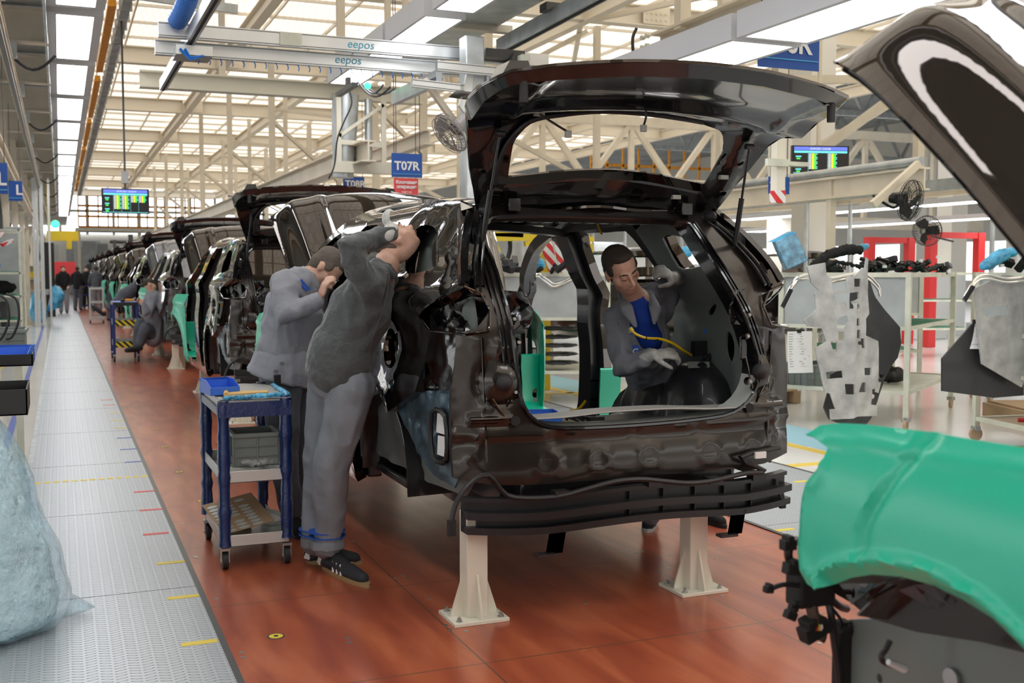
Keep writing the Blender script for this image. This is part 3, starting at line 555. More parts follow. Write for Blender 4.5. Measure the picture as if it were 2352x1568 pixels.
# ================================================================ signs
def sign(x0, x1, z0, z1, y, m, label, group=None):
    b = thing('station_sign', ((x0+x1)/2, y, z0), label, 'sign', group); MB().box(x0, x1, y, y+.012, z0, z1).build('board', m, b)
    for q in (x0+.03, x1-.03): MB().beam((q, y+.006, z1), (q, y+.006, 4.15 if x0 < .3 else 5.6), .008, .008, (0, 1, 0)).build('hanger', 'dark_steel', b)
    return b
t = sign(3.78, 4.17, 2.665, 2.955, 13, 'blue_sign', 'blue station sign T07R hung behind the tailgate, right of the duct frame'); text('T07R', .145, (3.81, 12.99, 2.755), (1, 0, 0), (0, 0, 1), 'white_letter', t, off=.004); MB().box(3.80, 4.15, 12.985, 12.999, 2.70, 2.706).build('line', 'sign_line', t)
t = sign(3.81, 4.12, 2.43, 2.655, 13.01, 'red_sign', 'red notice board with white lines of writing below the T07R sign')
text('Ключевая\nоперация', .055, (3.965, 12.995, 2.585), (1, 0, 0), (0, 0, 1), 'white_letter', t, off=.002, align='CENTER'); text('关键工序', .034, (3.965, 12.995, 2.468), (1, 0, 0), (0, 0, 1), 'white_letter', t, align='CENTER')
t = sign(5.60, 6.24, 3.27, 3.62, 8.0, 'blue_sign', 'large blue station sign T06R partly hidden behind the white box lamp'); text('T06R', .24, (5.62, 7.99, 3.41), (1, 0, 0), (0, 0, 1), 'white_letter', t, off=.006); MB().box(5.62, 6.22, 7.985, 7.999, 3.345, 3.352).build('line', 'sign_line', t)
p, q = atY(788, 405, 19.6), atY(837, 443, 19.6); t = sign(p.x, q.x, q.z, p.z, 19.6, 'blue_sign', 'small blue station sign T08R behind the second tailgate'); text('T08R', .17, (p.x+.03, 19.58, q.z+.1), (1, 0, 0), (0, 0, 1), 'white_letter', t, off=.004)
p, q = atY(1766, 405, 10.4), atY(1813, 446, 10.4); t = sign(p.x, q.x, q.z, p.z, 10.4, 'blue_sign', 'blue station sign ending in L behind the striped hanging post'); text('T06L', .10, (p.x+.01, 10.39, q.z+.06), (1, 0, 0), (0, 0, 1), 'white_letter', t, off=.003)
for (px, py, y, s) in ((-8, 412, 13.5, 28), (35, 440, 19, 18)):
    p, q = atY(px-s*.9, py-s*1.4, y), atY(px+s*.95, py+s*1.2, y); t = sign(p.x, q.x, q.z, p.z, y, 'blue_sign', 'blue station sign ending in L under the left mezzanine, '+('nearer the camera' if s > 20 else 'farther from the camera')); text('L', .2 if s > 20 else .22, (p.x+(q.x-p.x)*.5, y-.01, q.z+.1), (1, 0, 0), (0, 0, 1), 'white_letter', t, off=.005)
    MB().box(p.x, q.x, y-.012, y-.002, q.z+.04, q.z+.05).build('line', 'sign_line', t)
# ================================================================ status screens
def screen(tl, tr, bl, y0, yr, label, time, cols):
    p, q, r = atY(*tl, y0), atY(*tr, yr), atY(*bl, y0); X = (q-p); wd = X.length; X.normalize(); Zd = V((0, 0, 1)); ht = (p-r).length; X = V((X.x, X.y, 0)).normalized(); N = X.cross(Zd) ; o_ = V((p.x, p.y, p.z-ht)); b = thing('status_screen', o_, label, 'screen')
    def bx(mb, u0, u1, v0, v1, d0, d1, mi=None):
        vs = [o_+X*(u*wd)+Zd*(v*ht)-N*d for u in (u0, u1) for d in (d0, d1) for v in (v0, v1)]; mb.add(vs, [(0, 1, 3, 2), (4, 6, 7, 5), (0, 4, 5, 1), (2, 3, 7, 6), (0, 2, 6, 4), (1, 5, 7, 3)], mi)
    s_ = MB(); bx(s_, -.03, 1.03, -.04, 1.04, .002, .05); s_.build('housing', 'black_plastic', b); s_ = MB(); bx(s_, 0, 1, 0, 1, -.003, .004); s_.build('panel', 'screen', b)
    s_ = MB(); bx(s_, .01, .99, .86, .99, -.006, -.002, 0); bx(s_, .01, .99, .76, .84, -.006, -.002, 1); bx(s_, .0, 1, .0, .02, -.006, -.002, 1)
    for (u0, n) in cols:
        for k in range(n):
            v = .70-k*.06; bx(s_, u0, u0+.05, v, v+.035, -.006, -.003, 2); bx(s_, u0+.058, u0+.095, v-.01, v+.045, -.006, -.003, 3); bx(s_, u0+.10, u0+.135, v-.01, v+.045, -.006, -.003, 4)
            if k % 3 != 1: bx(s_, u0+.14, u0+.16, v, v+.035, -.006, -.003, 1)
        bx(s_, u0-.012, u0-.008, .03, .75, -.006, -.003, 1)
    for k in range(3):
        bx(s_, .04, .14, .60-k*.24, .65-k*.24, -.006, -.003, 1); bx(s_, .055, .12, .52-k*.24, .57-k*.24, -.006, -.003, 4)
    s_.build('display', ['blue_px', 'cyan_px', 'white_px', 'yellow_px', 'green_px'], b)
    text(time, ht*.10, o_+X*(wd*.30)+Zd*(ht*.885)+N*.008, X, Zd, 'white_px', b); return b, o_, X, wd, ht
b, o_, X, wd, ht = screen((236, 434), (339, 435), (236, 487), 18, 18, 'flat status screen hung over the distant part of the line on the left', '30.09.2021 12:52:09', [(.24, 10), (.42, 10), (.62, 5), (.80, 5)])
MB().beam(o_+X*(wd*.5)+V((0, .05, ht)), o_+X*(wd*.5)+V((0, .05, ht+2.9)), .03, .03, (0, 1, 0)).build('hanger', 'dark_steel', b); MB().box(o_.x+wd*.42, o_.x+wd*.58, 18.0, 18.1, o_.z+ht+.1, o_.z+ht+.28).build('junction_box', 'grey_panel', b)
b, o_, X, wd, ht = screen((1823, 336), (1947, 341), (1815, 396), 12, 11.8, 'tilted status screen with green and yellow columns at the right, above the second rail beam', '30.09.2021 12:52:08', [(.28, 10), (.64, 10)])
MB().beam(o_+X*(wd*.5)+V((0, .05, ht)), o_+X*(wd*.5)+V((0, .05, ht+2.5)), .04, .04, (0, 1, 0)).build('hanger', 'cream_beam', b)
# ================================================================ fans
def fan(c, d, r, label, m='fan_grey', tail=None):
    c = V(c); d = V(d).normalized(); x, y = frame(d); b = thing('wall_fan', c, label, 'fan'); g = MB()
    for (rr, o) in ((r, 0), (r*.97, .045), (r*.97, -.03), (r*.6, .07), (r*.3, .085), (r*.6, -.05)): g.tube([c+d*o+(x*math.cos(a)+y*math.sin(a))*rr for a in [i*math.pi/14 for i in range(29)]], .006 if rr == r else .0035, 5, False)
    for i in range(32):
        a = i*math.pi/16; e = x*math.cos(a)+y*math.sin(a); g.tube([c+d*.085+e*r*.15, c+d*.07+e*r*.6, c+d*.03+e*r*.95, c+e*r], .0025, 4, False); g.tube([c-d*.05+e*r*.15, c-d*.045+e*r*.6, c-d*.02+e*r*.95, c+e*r], .0025, 4, False)
    g.build('guard', m, b)
    for i in range(3):
        a = i*2*math.pi/3; e = x*math.cos(a)+y*math.sin(a); f = d.cross(e); g = MB(); g.prism([(r*.1, -.02), (r*.5, -.07), (r*.85, -.05), (r*.85, .08), (r*.4, .07)], lambda u, v, w_: c+e*u+f*v+d*(v*.5+w_), -.002, .002); g.build('blade', m, b)
    MB().cyl(c-d*.05, c-d*.21, .062, .055, 18).build('motor', m, b)
    e = tail or (c-d*.3-V((0, 0, .15))); MB().tube(cm([c-d*.12-V((0, 0, .05)), c-d*.2-V((0, 0, .1)), V(e)], 5), .014, 6).build('bracket', m, b); return b
c = atY(1035, 305, 9.0); fan(c, -RT*.66-UP*.63-FW*.35, .185, 'grey round fan on a bracket left of the open tailgate', tail=(3.46, 9.3, 2.6))
c = atY(2090, 460, 8.9); fan(c, (.25, -.62, -.12), .21, 'black round fan hung from a cream strut under the raised hood', 'black_plastic', tail=c+V((-.35, .15, .05)))
a, b_ = atY(2110, 375, 9), atY(2004, 470, 9); MB().beam(a, b_, .07, .06, (0, 1, 0)).build('strut', 'cream', label='slanting cream strut holding the black fan on the right', cat='strut')
c = atY(2130, 530, 12.5); fan(c, (-.9, -.3, -.1), .22, 'black round fan seen from behind at the low lamp row', 'black_plastic', tail=c+V((.5, 0, -.15)))
# low cross beams of the second line (right)
trim(MB().ibeam((8.4, 9, 2.48), (8.4, 40, 2.48), .14, .24, .02, (0, 0, 1)), 'cream'); trim(MB().tube([(8.35, 9, 2.66), (8.35, 40, 2.66)], .05, 10), 'galv'); trim(MB().ibeam((12.4, 9, 2.75), (12.4, 40, 2.75), .14, .2, .02, (0, 0, 1)), 'cream')
trim(MB().beam((10.5, 8, 2.62), (10.5, 40, 2.62), .05, .15, (0, 0, 1)), 'galv')
for k in range(5):
    trim(MB().beam((8.4, 10.5+k*4.3, 1.2), (8.4, 10.5+k*4.3, 2.6), .08, .08, (0, 1, 0)), 'cream_beam'); trim(MB().tube([(10.5, 10.1+k*3.6, 0), (10.5, 10.1+k*3.6, 2.6)], .03, 8), 'galv'); trim(MB().tube([(12.4, 11+k*4, 0), (12.4, 11+k*4, 2.7)], .035, 8), 'galv')
for (x, y, z1) in ((8.45, 12.9, 5.6), (9.6, 14.2, 5.6), (12, 13, 5.6), (11.2, 11.4, 5.6)): trim(MB().beam((x, y, 2.9), (x, y, z1), .12, .12, (0, 1, 0)), 'cream_beam')
for (a, b_) in (((9.6, 14.2, 4.4), (12, 13, 4.4)), ((11.2, 11.4, 4.6), (13.6, 12, 4.6)), ((11.2, 11.4, 4.5), (10, 12.8, 3.2)), ((12, 13, 4.3), (10.5, 14, 3.2))): trim(MB().beam(a, b_, .1, .12, (0, 0, 1)), 'cream_beam')
# ================================================================ car body (built once, copied down the line)
CX, CY0, PITCH = 2.40, 4.32, 6.64
WT = [(.30, .87), (.38, .905), (.5, .925), (.75, .94), (1.0, .938), (1.2, .918), (1.30, .925), (1.345, .938), (1.40, .915), (1.48, .865), (1.60, .815), (1.74, .755), (1.80, .725), (1.86, .685), (1.92, .62)]
def half(y, z):
    w_ = interp(WT, z)
    if y < .9: w_ -= .07*((.9-y)/.9)**2+.02*max(0, (.15-y)/.15)**2
    if y > 3.3: w_ -= .06*((y-3.3)/.9)**2
    for yc in (1.1, 3.76):
        d = math.hypot(y-yc, z-.5)
        if z > .3: w_ += .016*math.exp(-((d-.47)/.035)**2)
    return w_
def side(sg, off=0): return lambda y, z: V((CX+sg*(half(y, z)+off), CY0+y, z))
def arch(yc, zc, r, a0, a1, n=14): return [(yc+r*math.cos(math.radians(a0+(a1-a0)*k/n)), zc+r*math.sin(math.radians(a0+(a1-a0)*k/n))) for k in range(n+1)]
def oval(cx, cy, rx, ry, n=20, rot=0):
    return [(cx+rx*math.cos(t)*math.cos(rot)-ry*math.sin(t)*math.sin(rot), cy+rx*math.cos(t)*math.sin(rot)+ry*math.sin(t)*math.cos(rot)) for t in [2*math.pi*k/n for k in range(n)]]
RA = arch(1.1, .5, .44, 134, 0)[::-1]     # rear arch, front to back over the top
SIDE = [(.42, .955), (.33, 1.10), (.30, 1.25), (.40, 1.30), (.20, 1.385), (.045, 1.44), (.10, 1.52), (.20, 1.64), (.33, 1.755), (.44, 1.825), (.9, 1.865), (1.5, 1.885), (2.1, 1.87), (2.5, 1.82), (2.9, 1.70), (3.3, 1.47), (3.5, 1.31), (3.62, 1.20), (3.8, 1.19), (4.1, 1.165), (4.24, 1.13), (4.26, 1.0), (4.18, .85)] + arch(3.79, .5, .44, 46, 180) + [(3.30, .33), (1.60, .33), (1.54, .38)] + RA
SIDE = [p for p in SIDE]
FDOOR = cm([(2.46, .46), (2.42, 1.0), (2.38, 1.45), (2.44, 1.72), (2.62, 1.725), (2.9, 1.62), (3.17, 1.44), (3.30, 1.30), (3.36, 1.0), (3.30, .62), (3.18, .46), (2.8, .44)], 3, True)
RDOOR = cm([(2.0, .46), (2.06, 1.0), (2.06, 1.45), (2.02, 1.74), (1.65, 1.765), (1.32, 1.75), (1.18, 1.62), (1.06, 1.42), (1.08, 1.18), (1.30, 1.05), (1.56, .82), (1.62, .55), (1.72, .44), (1.9, .44)], 3, True)
QWIN = cm([(.94, 1.71), (.66, 1.715), (.47, 1.60), (.44, 1.53), (.62, 1.50), (.84, 1.51)], 3, True)
FUEL = oval(.82, 1.13, .115, .095, 22, .3)
YR = [(.45, .05), (.62, .0), (.85, .0), (1.1, .0), (1.31, .015), (1.5, .11), (1.65, .235), (1.76, .35), (1.84, .45)]
def rearY(x, z): return CY0+interp(YR, z)+.07*(min(1, abs(x-CX)/.86))**5
def rp(px, py):       # where a line of sight meets the rear face
    y = CY0+.1
    for _ in range(12): p = atY(px, py, y); y = rearY(p.x, p.z)
    return (p.x, p.z)
rear = lambda off: (lambda x, z: V((x, rearY(x, z)-off, z)))
HATCH = cm([rp(*p) for p in ((1106, 540), (1130, 600), (1155, 680), (1176, 770), (1188, 870), (1200, 930), (1232, 968), (1290, 982), (1450, 976), (1600, 962), (1680, 946), (1726, 905), (1742, 840), (1722, 760), (1680, 670), (1630, 590), (1596, 535), (1570, 510), (1500, 503), (1300, 497), (1150, 498), (1116, 512))], 3, True)
def xl(z, s=0): return CX-half(rearY(1.6, z)-CY0, z)+s
def xr(z): return CX+half(rearY(3.2, z)-CY0, z)
zs = [.62, .8, 1.0, 1.2, 1.36]
REAR = [(xl(z), z) for z in (.62, .8, 1.0, 1.2, 1.24)]+[(1.64, 1.26), (1.70, 1.33), (1.69, 1.40), (xl(1.43), 1.42)]+[(xl(z)+.0, z) for z in (1.5, 1.6, 1.7, 1.79)]+[(CX-.55, 1.81), (CX, 1.83), (CX+.55, 1.81)]+[(xr(z), z) for z in (1.79, 1.7, 1.6, 1.5)]+[(xr(1.43), 1.42), (3.12, 1.40), (3.10, 1.33), (3.16, 1.26)]+[(xr(z), z) for z in (1.24, 1.2, 1.0, .8, .62)]+[(3.1, .585), (2.9, .575), (1.9, .575), (1.7, .585)]
def bumpy(fn, seed, amp, sc_):
    def f(u, v):
        p = fn(u, v); n = noise.noise(V((u*sc_, v*sc_, seed))); return p+V((0, amp*n, amp*.6*noise.noise(V((u*sc_*1.3, v*sc_, seed+9)))))
    return f
def rear_fn(x, z):       # pressed details of the rear panel
    p = V((x, rearY(x, z), z)); d = 0
    if z < .86: d += .014*math.exp(-((z-.805)/.02)**2)-.008*math.exp(-((z-.765)/.025)**2)+.02*max(0, (.72-z)/.15)
    for cx_ in (1.95, 2.2, 2.46, 2.78, 3.02):
        q = math.hypot(x-cx_, (z-.665)*1.1); d += .006*math.exp(-((q-.052)/.012)**2)
    for cx_ in (1.99, 2.38, 2.72): d -= .010*math.exp(-((x-cx_)/.03)**2-((z-.80)/.03)**2)
    for sx in (-1, 1):
        cx_ = CX+sx*.66; q = math.hypot(x-(CX+sx*.655), z-1.03); d += .030*math.exp(-(q/.075)**4)-.014*math.exp(-((q-.10)/.014)**2)
        q = math.hypot(x-(CX+sx*.60), z-.985); d += .006*math.exp(-((q-.03)/.006)**2); d += .014*math.exp(-((x-CX-sx*.74+ (z-.9)*.25*sx)/.016)**2) if .7 < z < 1.2 else 0
        d += .02*math.exp(-((z-.865)/.014)**2)*(1 if .60 < sx*(x-CX) < .80 else 0)
        d += .005*noise.noise(V((x*14, z*12, sx)))*(1 if sx*(x-CX) > .60 and z > 1.1 else 0)*min(1, max(0, (z-1.1)*8))
    return p-V((0, d, 0))
def make_car():
    b = thing('car_body', (CX, CY0+2.2, 0), 'dark brown SUV body shell with open tailgate in the centre foreground', 'car body', None)
    for sg in (-1, 1):
        def sf(y, z, sg=sg):
            p = side(sg)(y, z); d = 0
            if y > 3.3 or y < 2.0: d += 0
            # window rebate of the quarter and holes pressed round it
            if y < .98 and 1.46 < z < 1.78 and y > .12+(z-1.5)*.9: d -= .014+.010*noise.noise(V((y*11, z*9, 3)))
            if sg < 0:
                q = math.hypot((y-.82)/1.2, z-1.13); d -= .007*math.exp(-((q-.105)/.02)**2)
            return p+V((sg*d, 0, 0))
        s = MB().sheet(SIDE, [FDOOR, RDOOR, QWIN]+([FUEL] if sg < 0 else []), sf, .055, .045, nsign=sg, inset_mi=1); so = s.build('side_panel', ['paint', 'paint_inner'], b, sharp=32)
        inner = MB()
        # inner frame of the openings, pillar boxes and black roof rail
        inner.sheet([(.08, .62), (.10, 1.35), (.28, 1.52), (.50, 1.74), (.95, 1.80), (1.16, 1.74), (.98, 1.45), (1.0, 1.16), (1.28, .98), (1.5, .8), (1.56, .5), (.2, .5)], [cm([(.90, 1.69), (.68, 1.69), (.54, 1.60), (.52, 1.55), (.64, 1.53), (.82, 1.53)], 3, True), oval(.42, 1.12, .05, .08), oval(.28, .86, .03, .03), oval(.62, 1.30, .04, .03), oval(.7, 1.02, .02, .03), oval(.34, 1.32, .018, .018), oval(.50, .9, .015, .02)],
                    lambda y, z, sg=sg: V((CX+sg*(half(y, z)-.125-.02*noise.noise(V((y*7, z*7, 2)))), CY0+y, z)), .012, .05, nsign=sg)
        inner.build('inner_quarter', 'primer', b, sharp=30)
        pl = MB()
        for (c, w_) in (([(2.22, .46), (2.22, .9), (2.22, 1.4), (2.21, 1.74)], .17), ([(3.42, .5), (3.44, 1.0), (3.40, 1.26), (3.1, 1.50), (2.75, 1.68), (2.4, 1.77)], .07), ([(1.0, 1.30), (1.06, 1.5), (1.2, 1.70), (1.3, 1.79)], .08), ([(.5, 1.79), (1.3, 1.81), (2.4, 1.79)], .07)):
            P = [side(sg, -.075)(*q) for q in cm(c, 4)]
            for i in range(len(P)-1): pl.beam(P[i], P[i+1]+(P[i+1]-P[i])*.1, .075 if w_ < .1 else w_, .075 if w_ < .1 else .07, (sg, 0, 0)) if 0 else pl.beam(P[i], P[i+1]+(P[i+1]-P[i])*.1, w_, .07, (sg, 0, .3))
        pl.build('pillar', 'paint_inner', b, sharp=25)
        MB().box(CX+sg*.80-.04, CX+sg*.80+.04, CY0+1.55, CY0+3.4, .36, .46).build('sill', 'paint_inner', b, bev=.01)
        # wheelhouse
        wh = MB(); ri = [(.0, .0)]
        wh.sheet([(0, 0), (1, 0), (1, 1), (0, 1)], [], lambda u, v, sg=sg: V((CX+sg*(.62+.26*v), CY0+1.1+.43*math.cos(math.pi*(.0+u))*(1-.06*(1-v)), .42+.46*max(0, math.sin(math.pi*u))**.8*(1-.05*(1-v)))), .006, .08, nsign=sg)
        wh.sheet(arch(1.1, .42, .42, 0, 180)+[(.7, .36), (1.5, .36)], [oval(.95, .62, .04, .03), oval(1.25, .6, .03, .03)], lambda y, z, sg=sg: V((CX+sg*(.615-.035*math.exp(-(math.hypot(y-1.1, z-.55)/.2)**2)), CY0+y, z)), .006, .06, nsign=sg)
        wh.build('wheelhouse', 'felt_dark' if sg > 0 else 'paint_inner', b, sharp=50)
        wf = MB().sheet([(0, 0), (1, 0), (1, 1), (0, 1)], [], lambda u, v, sg=sg: V((CX+sg*(.74+.12*v), CY0+3.79+(.42+.03*v)*math.cos(math.pi*(.22+.78*u)), .5+(.40+.04*v)*math.sin(math.pi*(.22+.78*u)))), .006, .08, nsign=sg)
        wf.build('arch_liner', 'paint_satin', b, sharp=50); wf = MB()
        wf.sheet([(3.3, .36), (4.31, .36), (4.31, .70), (4.12, .76), (3.95, .84), (3.8, .87), (3.55, .84), (3.3, .75)], [oval(3.92, .62, .012, .012), oval(3.86, .66, .012, .012), oval(4.2, .6, .01, .01), oval(3.84, .56, .03, .02)], lambda y, z, sg=sg: V((CX+sg*(.74+.012*noise.noise(V((y*5, z*5, 1)))-.02*math.exp(-((y-4.02)/.02)**2)), CY0+y, z)), .02, .03, nsign=sg)
        wf.build('front_apron', 'primer', b, sharp=50)
        m = MB(); m.cyl((CX+sg*.745, CY0+3.98, .68), (CX+sg*.755, CY0+3.98, .68), .020); m.build('apron_plug', 'steel', b); m = MB(); m.beam((CX+sg*.755, CY0+4.31, .3), (CX+sg*.755, CY0+4.31, .70), .03, .03); m.build('apron_edge', 'black_matt', b)
        m = MB(); A_ = [V((CX+sg*.872, CY0+y_, z_)) for y_, z_ in arch(3.79, .5, .425, 60, 150)]; B_ = [V((CX+sg*.80, CY0+y_, z_)) for y_, z_ in arch(3.79, .5, .375, 60, 150)]; m.add(A_+B_, [(i, i+1, 16+i-1, 15+i) for i in range(14)]); m.build('arch_flange', 'primer_blue', b)
        # inner face behind the missing bumper skin, with cabin vent
        lp = [(.42, .96), (.14, .99), (.10, .62), (.14, .56), (.34, .58), (.52, .66), (.76, .83)]; lp2 = [(.42, .97), (.34, 1.08), (.32, 1.26), (.08, 1.26), (.11, .99)]
        vh = cm([(.17, .68), (.17, .87), (.31, .87), (.31, .68)], 3, True)
        def lf(y, z, sg=sg):
            d = .05+.012*noise.noise(V((y*16, z*14, 4)))
            for (a, c_, r) in ((.50, .80, .035), (.34, .98, .03), (.33, .80, .045), (.22, .96, .02)): d += .02*math.exp(-(math.hypot(y-a, z-c_)/r)**4)
            return V((CX+sg*(half(y, z)-d), CY0+y, z))
        MB().sheet(lp, [vh], lf, .01, .025, nsign=sg).build('quarter_lower_panel', 'primer_blue', b, sharp=30); MB().sheet(lp2, [], lf, .01, .025, nsign=sg).build('quarter_upper_panel', 'paint_black', b, sharp=30)
        vt = MB(); P = [V((CX+sg*(half(y, z)-.035), CY0+y, z)) for y, z in vh]; vt.tube(P+[P[0]], .012, 8, False); vt.build('vent_frame', 'black_plastic', b)
        for z0 in (.685, .785): MB().prism([(.185, 0), (.295, 0), (.285, .088), (.21, .09)], lambda u, v, w_, sg=sg, z0=z0: V((CX+sg*(half(u, z0)-.055+w_), CY0+u, z0+v)), 0, .006).build('vent_flap', 'white', b)
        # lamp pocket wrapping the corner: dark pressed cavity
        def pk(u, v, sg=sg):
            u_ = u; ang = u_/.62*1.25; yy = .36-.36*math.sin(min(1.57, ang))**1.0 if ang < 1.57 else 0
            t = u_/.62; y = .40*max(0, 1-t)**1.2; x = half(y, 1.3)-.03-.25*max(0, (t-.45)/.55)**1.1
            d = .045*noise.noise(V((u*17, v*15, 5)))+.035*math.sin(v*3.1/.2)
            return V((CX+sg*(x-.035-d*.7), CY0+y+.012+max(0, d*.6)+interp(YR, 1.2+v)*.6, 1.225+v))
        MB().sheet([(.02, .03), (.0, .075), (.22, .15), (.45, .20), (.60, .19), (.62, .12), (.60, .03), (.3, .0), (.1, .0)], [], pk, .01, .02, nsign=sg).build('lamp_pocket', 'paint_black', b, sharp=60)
        ml = MB(); MBp = cm([(.41, 1.30), (.20, 1.385), (.045, 1.44)], 5); ml.tube([side(sg, .0)(*q) for q in MBp]+[V((CX+sg*.74, CY0+.05, 1.41)), V((CX+sg*.70, CY0+.04, 1.34)), V((CX+sg*.72, CY0+.0, 1.25)), V((CX+sg*(half(0, 1.24)-.005), CY0+.01, 1.235))]+[side(sg, 0)(q, 1.24) for q in (.05, .15, .25, .31)]+[side(sg)(.41, 1.30)], .006, 6, False); ml.build('lamp_pocket_rim', 'paint', b)
        # black D pillar channel
        dp = MB(); P = [V((CX+sg*q[0], CY0+q[1], q[2])) for q in cm([(.655, .40, 1.79), (.725, .27, 1.68), (.785, .145, 1.55), (.81, .07, 1.45)], 5)]
        for i in range(len(P)-1): dp.beam(P[i], P[i+1]+(P[i+1]-P[i])*.1, .05, .035, (sg, 0, 0))
        Q = [V((p.x-sg*.055, p.y+.0-.012, p.z-.01)) for p in P]; dp.tube(Q, .012, 8); dp.tube([q-V((sg*.03, 0, 0)) for q in Q], .008, 8); dp.build('pillar_channel', 'paint_black', b, sharp=30)
        # stops, plugs, bolts on the rear face
        for (xx, zz, r) in ((.655, 1.03, .036), (.60, 1.775, .028)):
            y = rearY(CX+sg*xx, zz)-.035; m = MB(); m.tube([(CX+sg*xx, y+.02, zz), (CX+sg*xx, y-.004, zz), (CX+sg*xx, y-.018, zz), (CX+sg*xx, y-.03, zz)], [r*1.1, r, r*.75, r*.3], 20); m.build('rubber_stop', 'rubber', b)
        for (xx, zz) in ((.60, 1.30), (.585, 1.20), (.60, .985)):
            y = rearY(CX+sg*xx, zz)-.012; m = MB(); m.cyl((CX+sg*xx, y+.02, zz), (CX+sg*xx, y-.002, zz), .02, .014, 14); m.cyl((CX+sg*xx, y, zz), (CX+sg*xx, y-.01, zz), .008, seg=6, mi=1); m.build('bolt', ['paint', 'sealer'], b)
        m = MB(); x = CX+sg*.76; y = rearY(x, .86)
        m.cyl((CX+sg*.60, y-.018, .865), (CX+sg*.80, y-.012, .868), .018, seg=12); m.cyl((CX+sg*.60, y-.03, .86), (CX+sg*.60, y-.045, .86), .022, seg=14, mi=1); m.build('tube_bead', ['paint', 'black_matt'], b)
        m = MB(); m.box(x-sg*.17-.022, x-sg*.17+.022, y-.006, y+.01, 1.085, 1.20); m.build('side_slot', 'paint_black', b, bev=.008)
    MB().sheet(REAR, [HATCH], rear_fn, .03, .022, nsign=1, inset_mi=1).build('rear_panel', ['paint_satin', 'primer'], b, sharp=35)
    # rolled flange of the hatch opening running forward
    N = len(HATCH); d0 = [V((x, rearY(x, z)-.0, z)) for x, z in HATCH]; cz = 1.25
    d1 = [V((x+(CX-x)*.035, rearY(x, z)+.10, z+(cz-z)*.03)) for x, z in HATCH]; low = [i for i in range(N) if (HATCH[i][1]+HATCH[(i+1) % N][1])/2 < 1.02 and HATCH[i][0] > 1.9]; MB().add(d0+d1, [(i, (i+1) % N, N+(i+1) % N, N+i) for i in low]).build('lower_flange', 'flange', b, sharp=60); MB().add(d0+d1, [(i, (i+1) % N, N+(i+1) % N, N+i) for i in range(N) if i not in low]).build('upper_flange', 'paint_black', b, sharp=60)
    for f_ in (1.045, 1.08):
        for s_ in (-1, 1):
            P = [V((CX+(x-CX)*f_, rearY(CX+(x-CX)*f_, 1.3+(z-1.3)*f_)-.006, 1.3+(z-1.3)*f_)) for x, z in HATCH if .98 < z < 1.72 and (x-CX)*s_ > 0]; P.sort(key=lambda p: p.z); MB().tube(P, .007, 6).build('panel_ridge', 'paint_black', b)
    for s_ in (-1, 1):
        for (u0, w0, u1, w1) in ((.70, .96, .62, .84), (.74, 1.22, .72, .62), (.58, 1.10, .63, .93)): MB().tube([V((CX+s_*u0, rearY(CX+s_*u0, w0)-.004, w0)), V((CX+s_*u1, rearY(CX+s_*u1, w1)-.004, w1))], .006, 6).build('panel_ridge', 'paint', b)
    lb = MB(); lb.sheet([(1.90, 0), (3.0, 0), (3.03, 1), (1.88, 1)], [], lambda x, t: V((x, CY0-.004+.19*t, .868-.016*math.sin(t*2.5)+.014*math.exp(-((x-2.42)/.3)**4))), .006, .06); lb.build('load_sill', 'sealer', b, sharp=60)
    wth = MB(); wth.tube([V((x, rearY(x, z)-.012, z)) for x, z in HATCH]+[V((HATCH[0][0], rearY(*HATCH[0])-.012, HATCH[0][1]))], .010, 6, False); wth.build('opening_lip', 'paint_black', b)
    # roof, header rails, floor, firewall, cowl
    RZ = [(.40, 1.815), (.7, 1.87), (1.2, 1.905), (1.7, 1.905), (2.15, 1.865), (2.35, 1.80)]
    def roof(x, y):
        e = abs(x)/.70; z = interp(RZ, y)-.045*e**2.2-.02*max(0, e-.9)*10*.1; z += .006*(math.cos(x*14)) if abs(x) < .62 else 0
        return V((CX+x, CY0+y, z))
    MB().sheet([(-.66, .42), (-.70, 1.0), (-.71, 1.7), (-.66, 2.2), (-.4, 2.30), (0, 2.34), (.4, 2.30), (.66, 2.2), (.71, 1.7), (.70, 1.0), (.66, .42), (0, .38)], [], roof, .012, .07, inset_mi=1).build('roof', ['paint', 'paint_inner'], b, sharp=60)
    for y, z, w_ in ((.52, 1.79, .16), (1.05, 1.85, .06), (1.55, 1.86, .06), (2.22, 1.79, .14)): 
        hd = MB(); P = [V((CX+x, CY0+y, z-.04*(abs(x)/.7)**2)) for x in [-.68+.17*k for k in range(9)]]
        for i in range(8): hd.beam(P[i], P[i+1], .05, w_, (0, 0, 1)) if 0 else hd.beam(P[i], P[i+1], w_, .045, (0, 0, 1))
        if y < .6:
            for k in range(14): x = -.5+k*.075; hd.box(CX+x, CX+x+.045, CY0+.42, CY0+.46, 1.735, 1.775)
        hd.build('roof_header', 'paint_inner', b, sharp=30)
    f = MB(); f.box(CX-.80, CX+.80, CY0+.95, CY0+3.45, .40, .45); f.box(CX-.62, CX+.62, CY0+.14, CY0+.98, .46, .62); f.box(CX-.14, CX+.14, CY0+1.2, CY0+3.4, .45, .62); f.box(CX-.55, CX+.55, CY0+.05, CY0+.16, .5, .60)
    for x in (-.5, .5): f.box(CX+x-.05, CX+x+.05, CY0+.1, CY0+4.15, .38, .46)
    f.build('floor_pan', 'paint_inner', b, bev=.012)
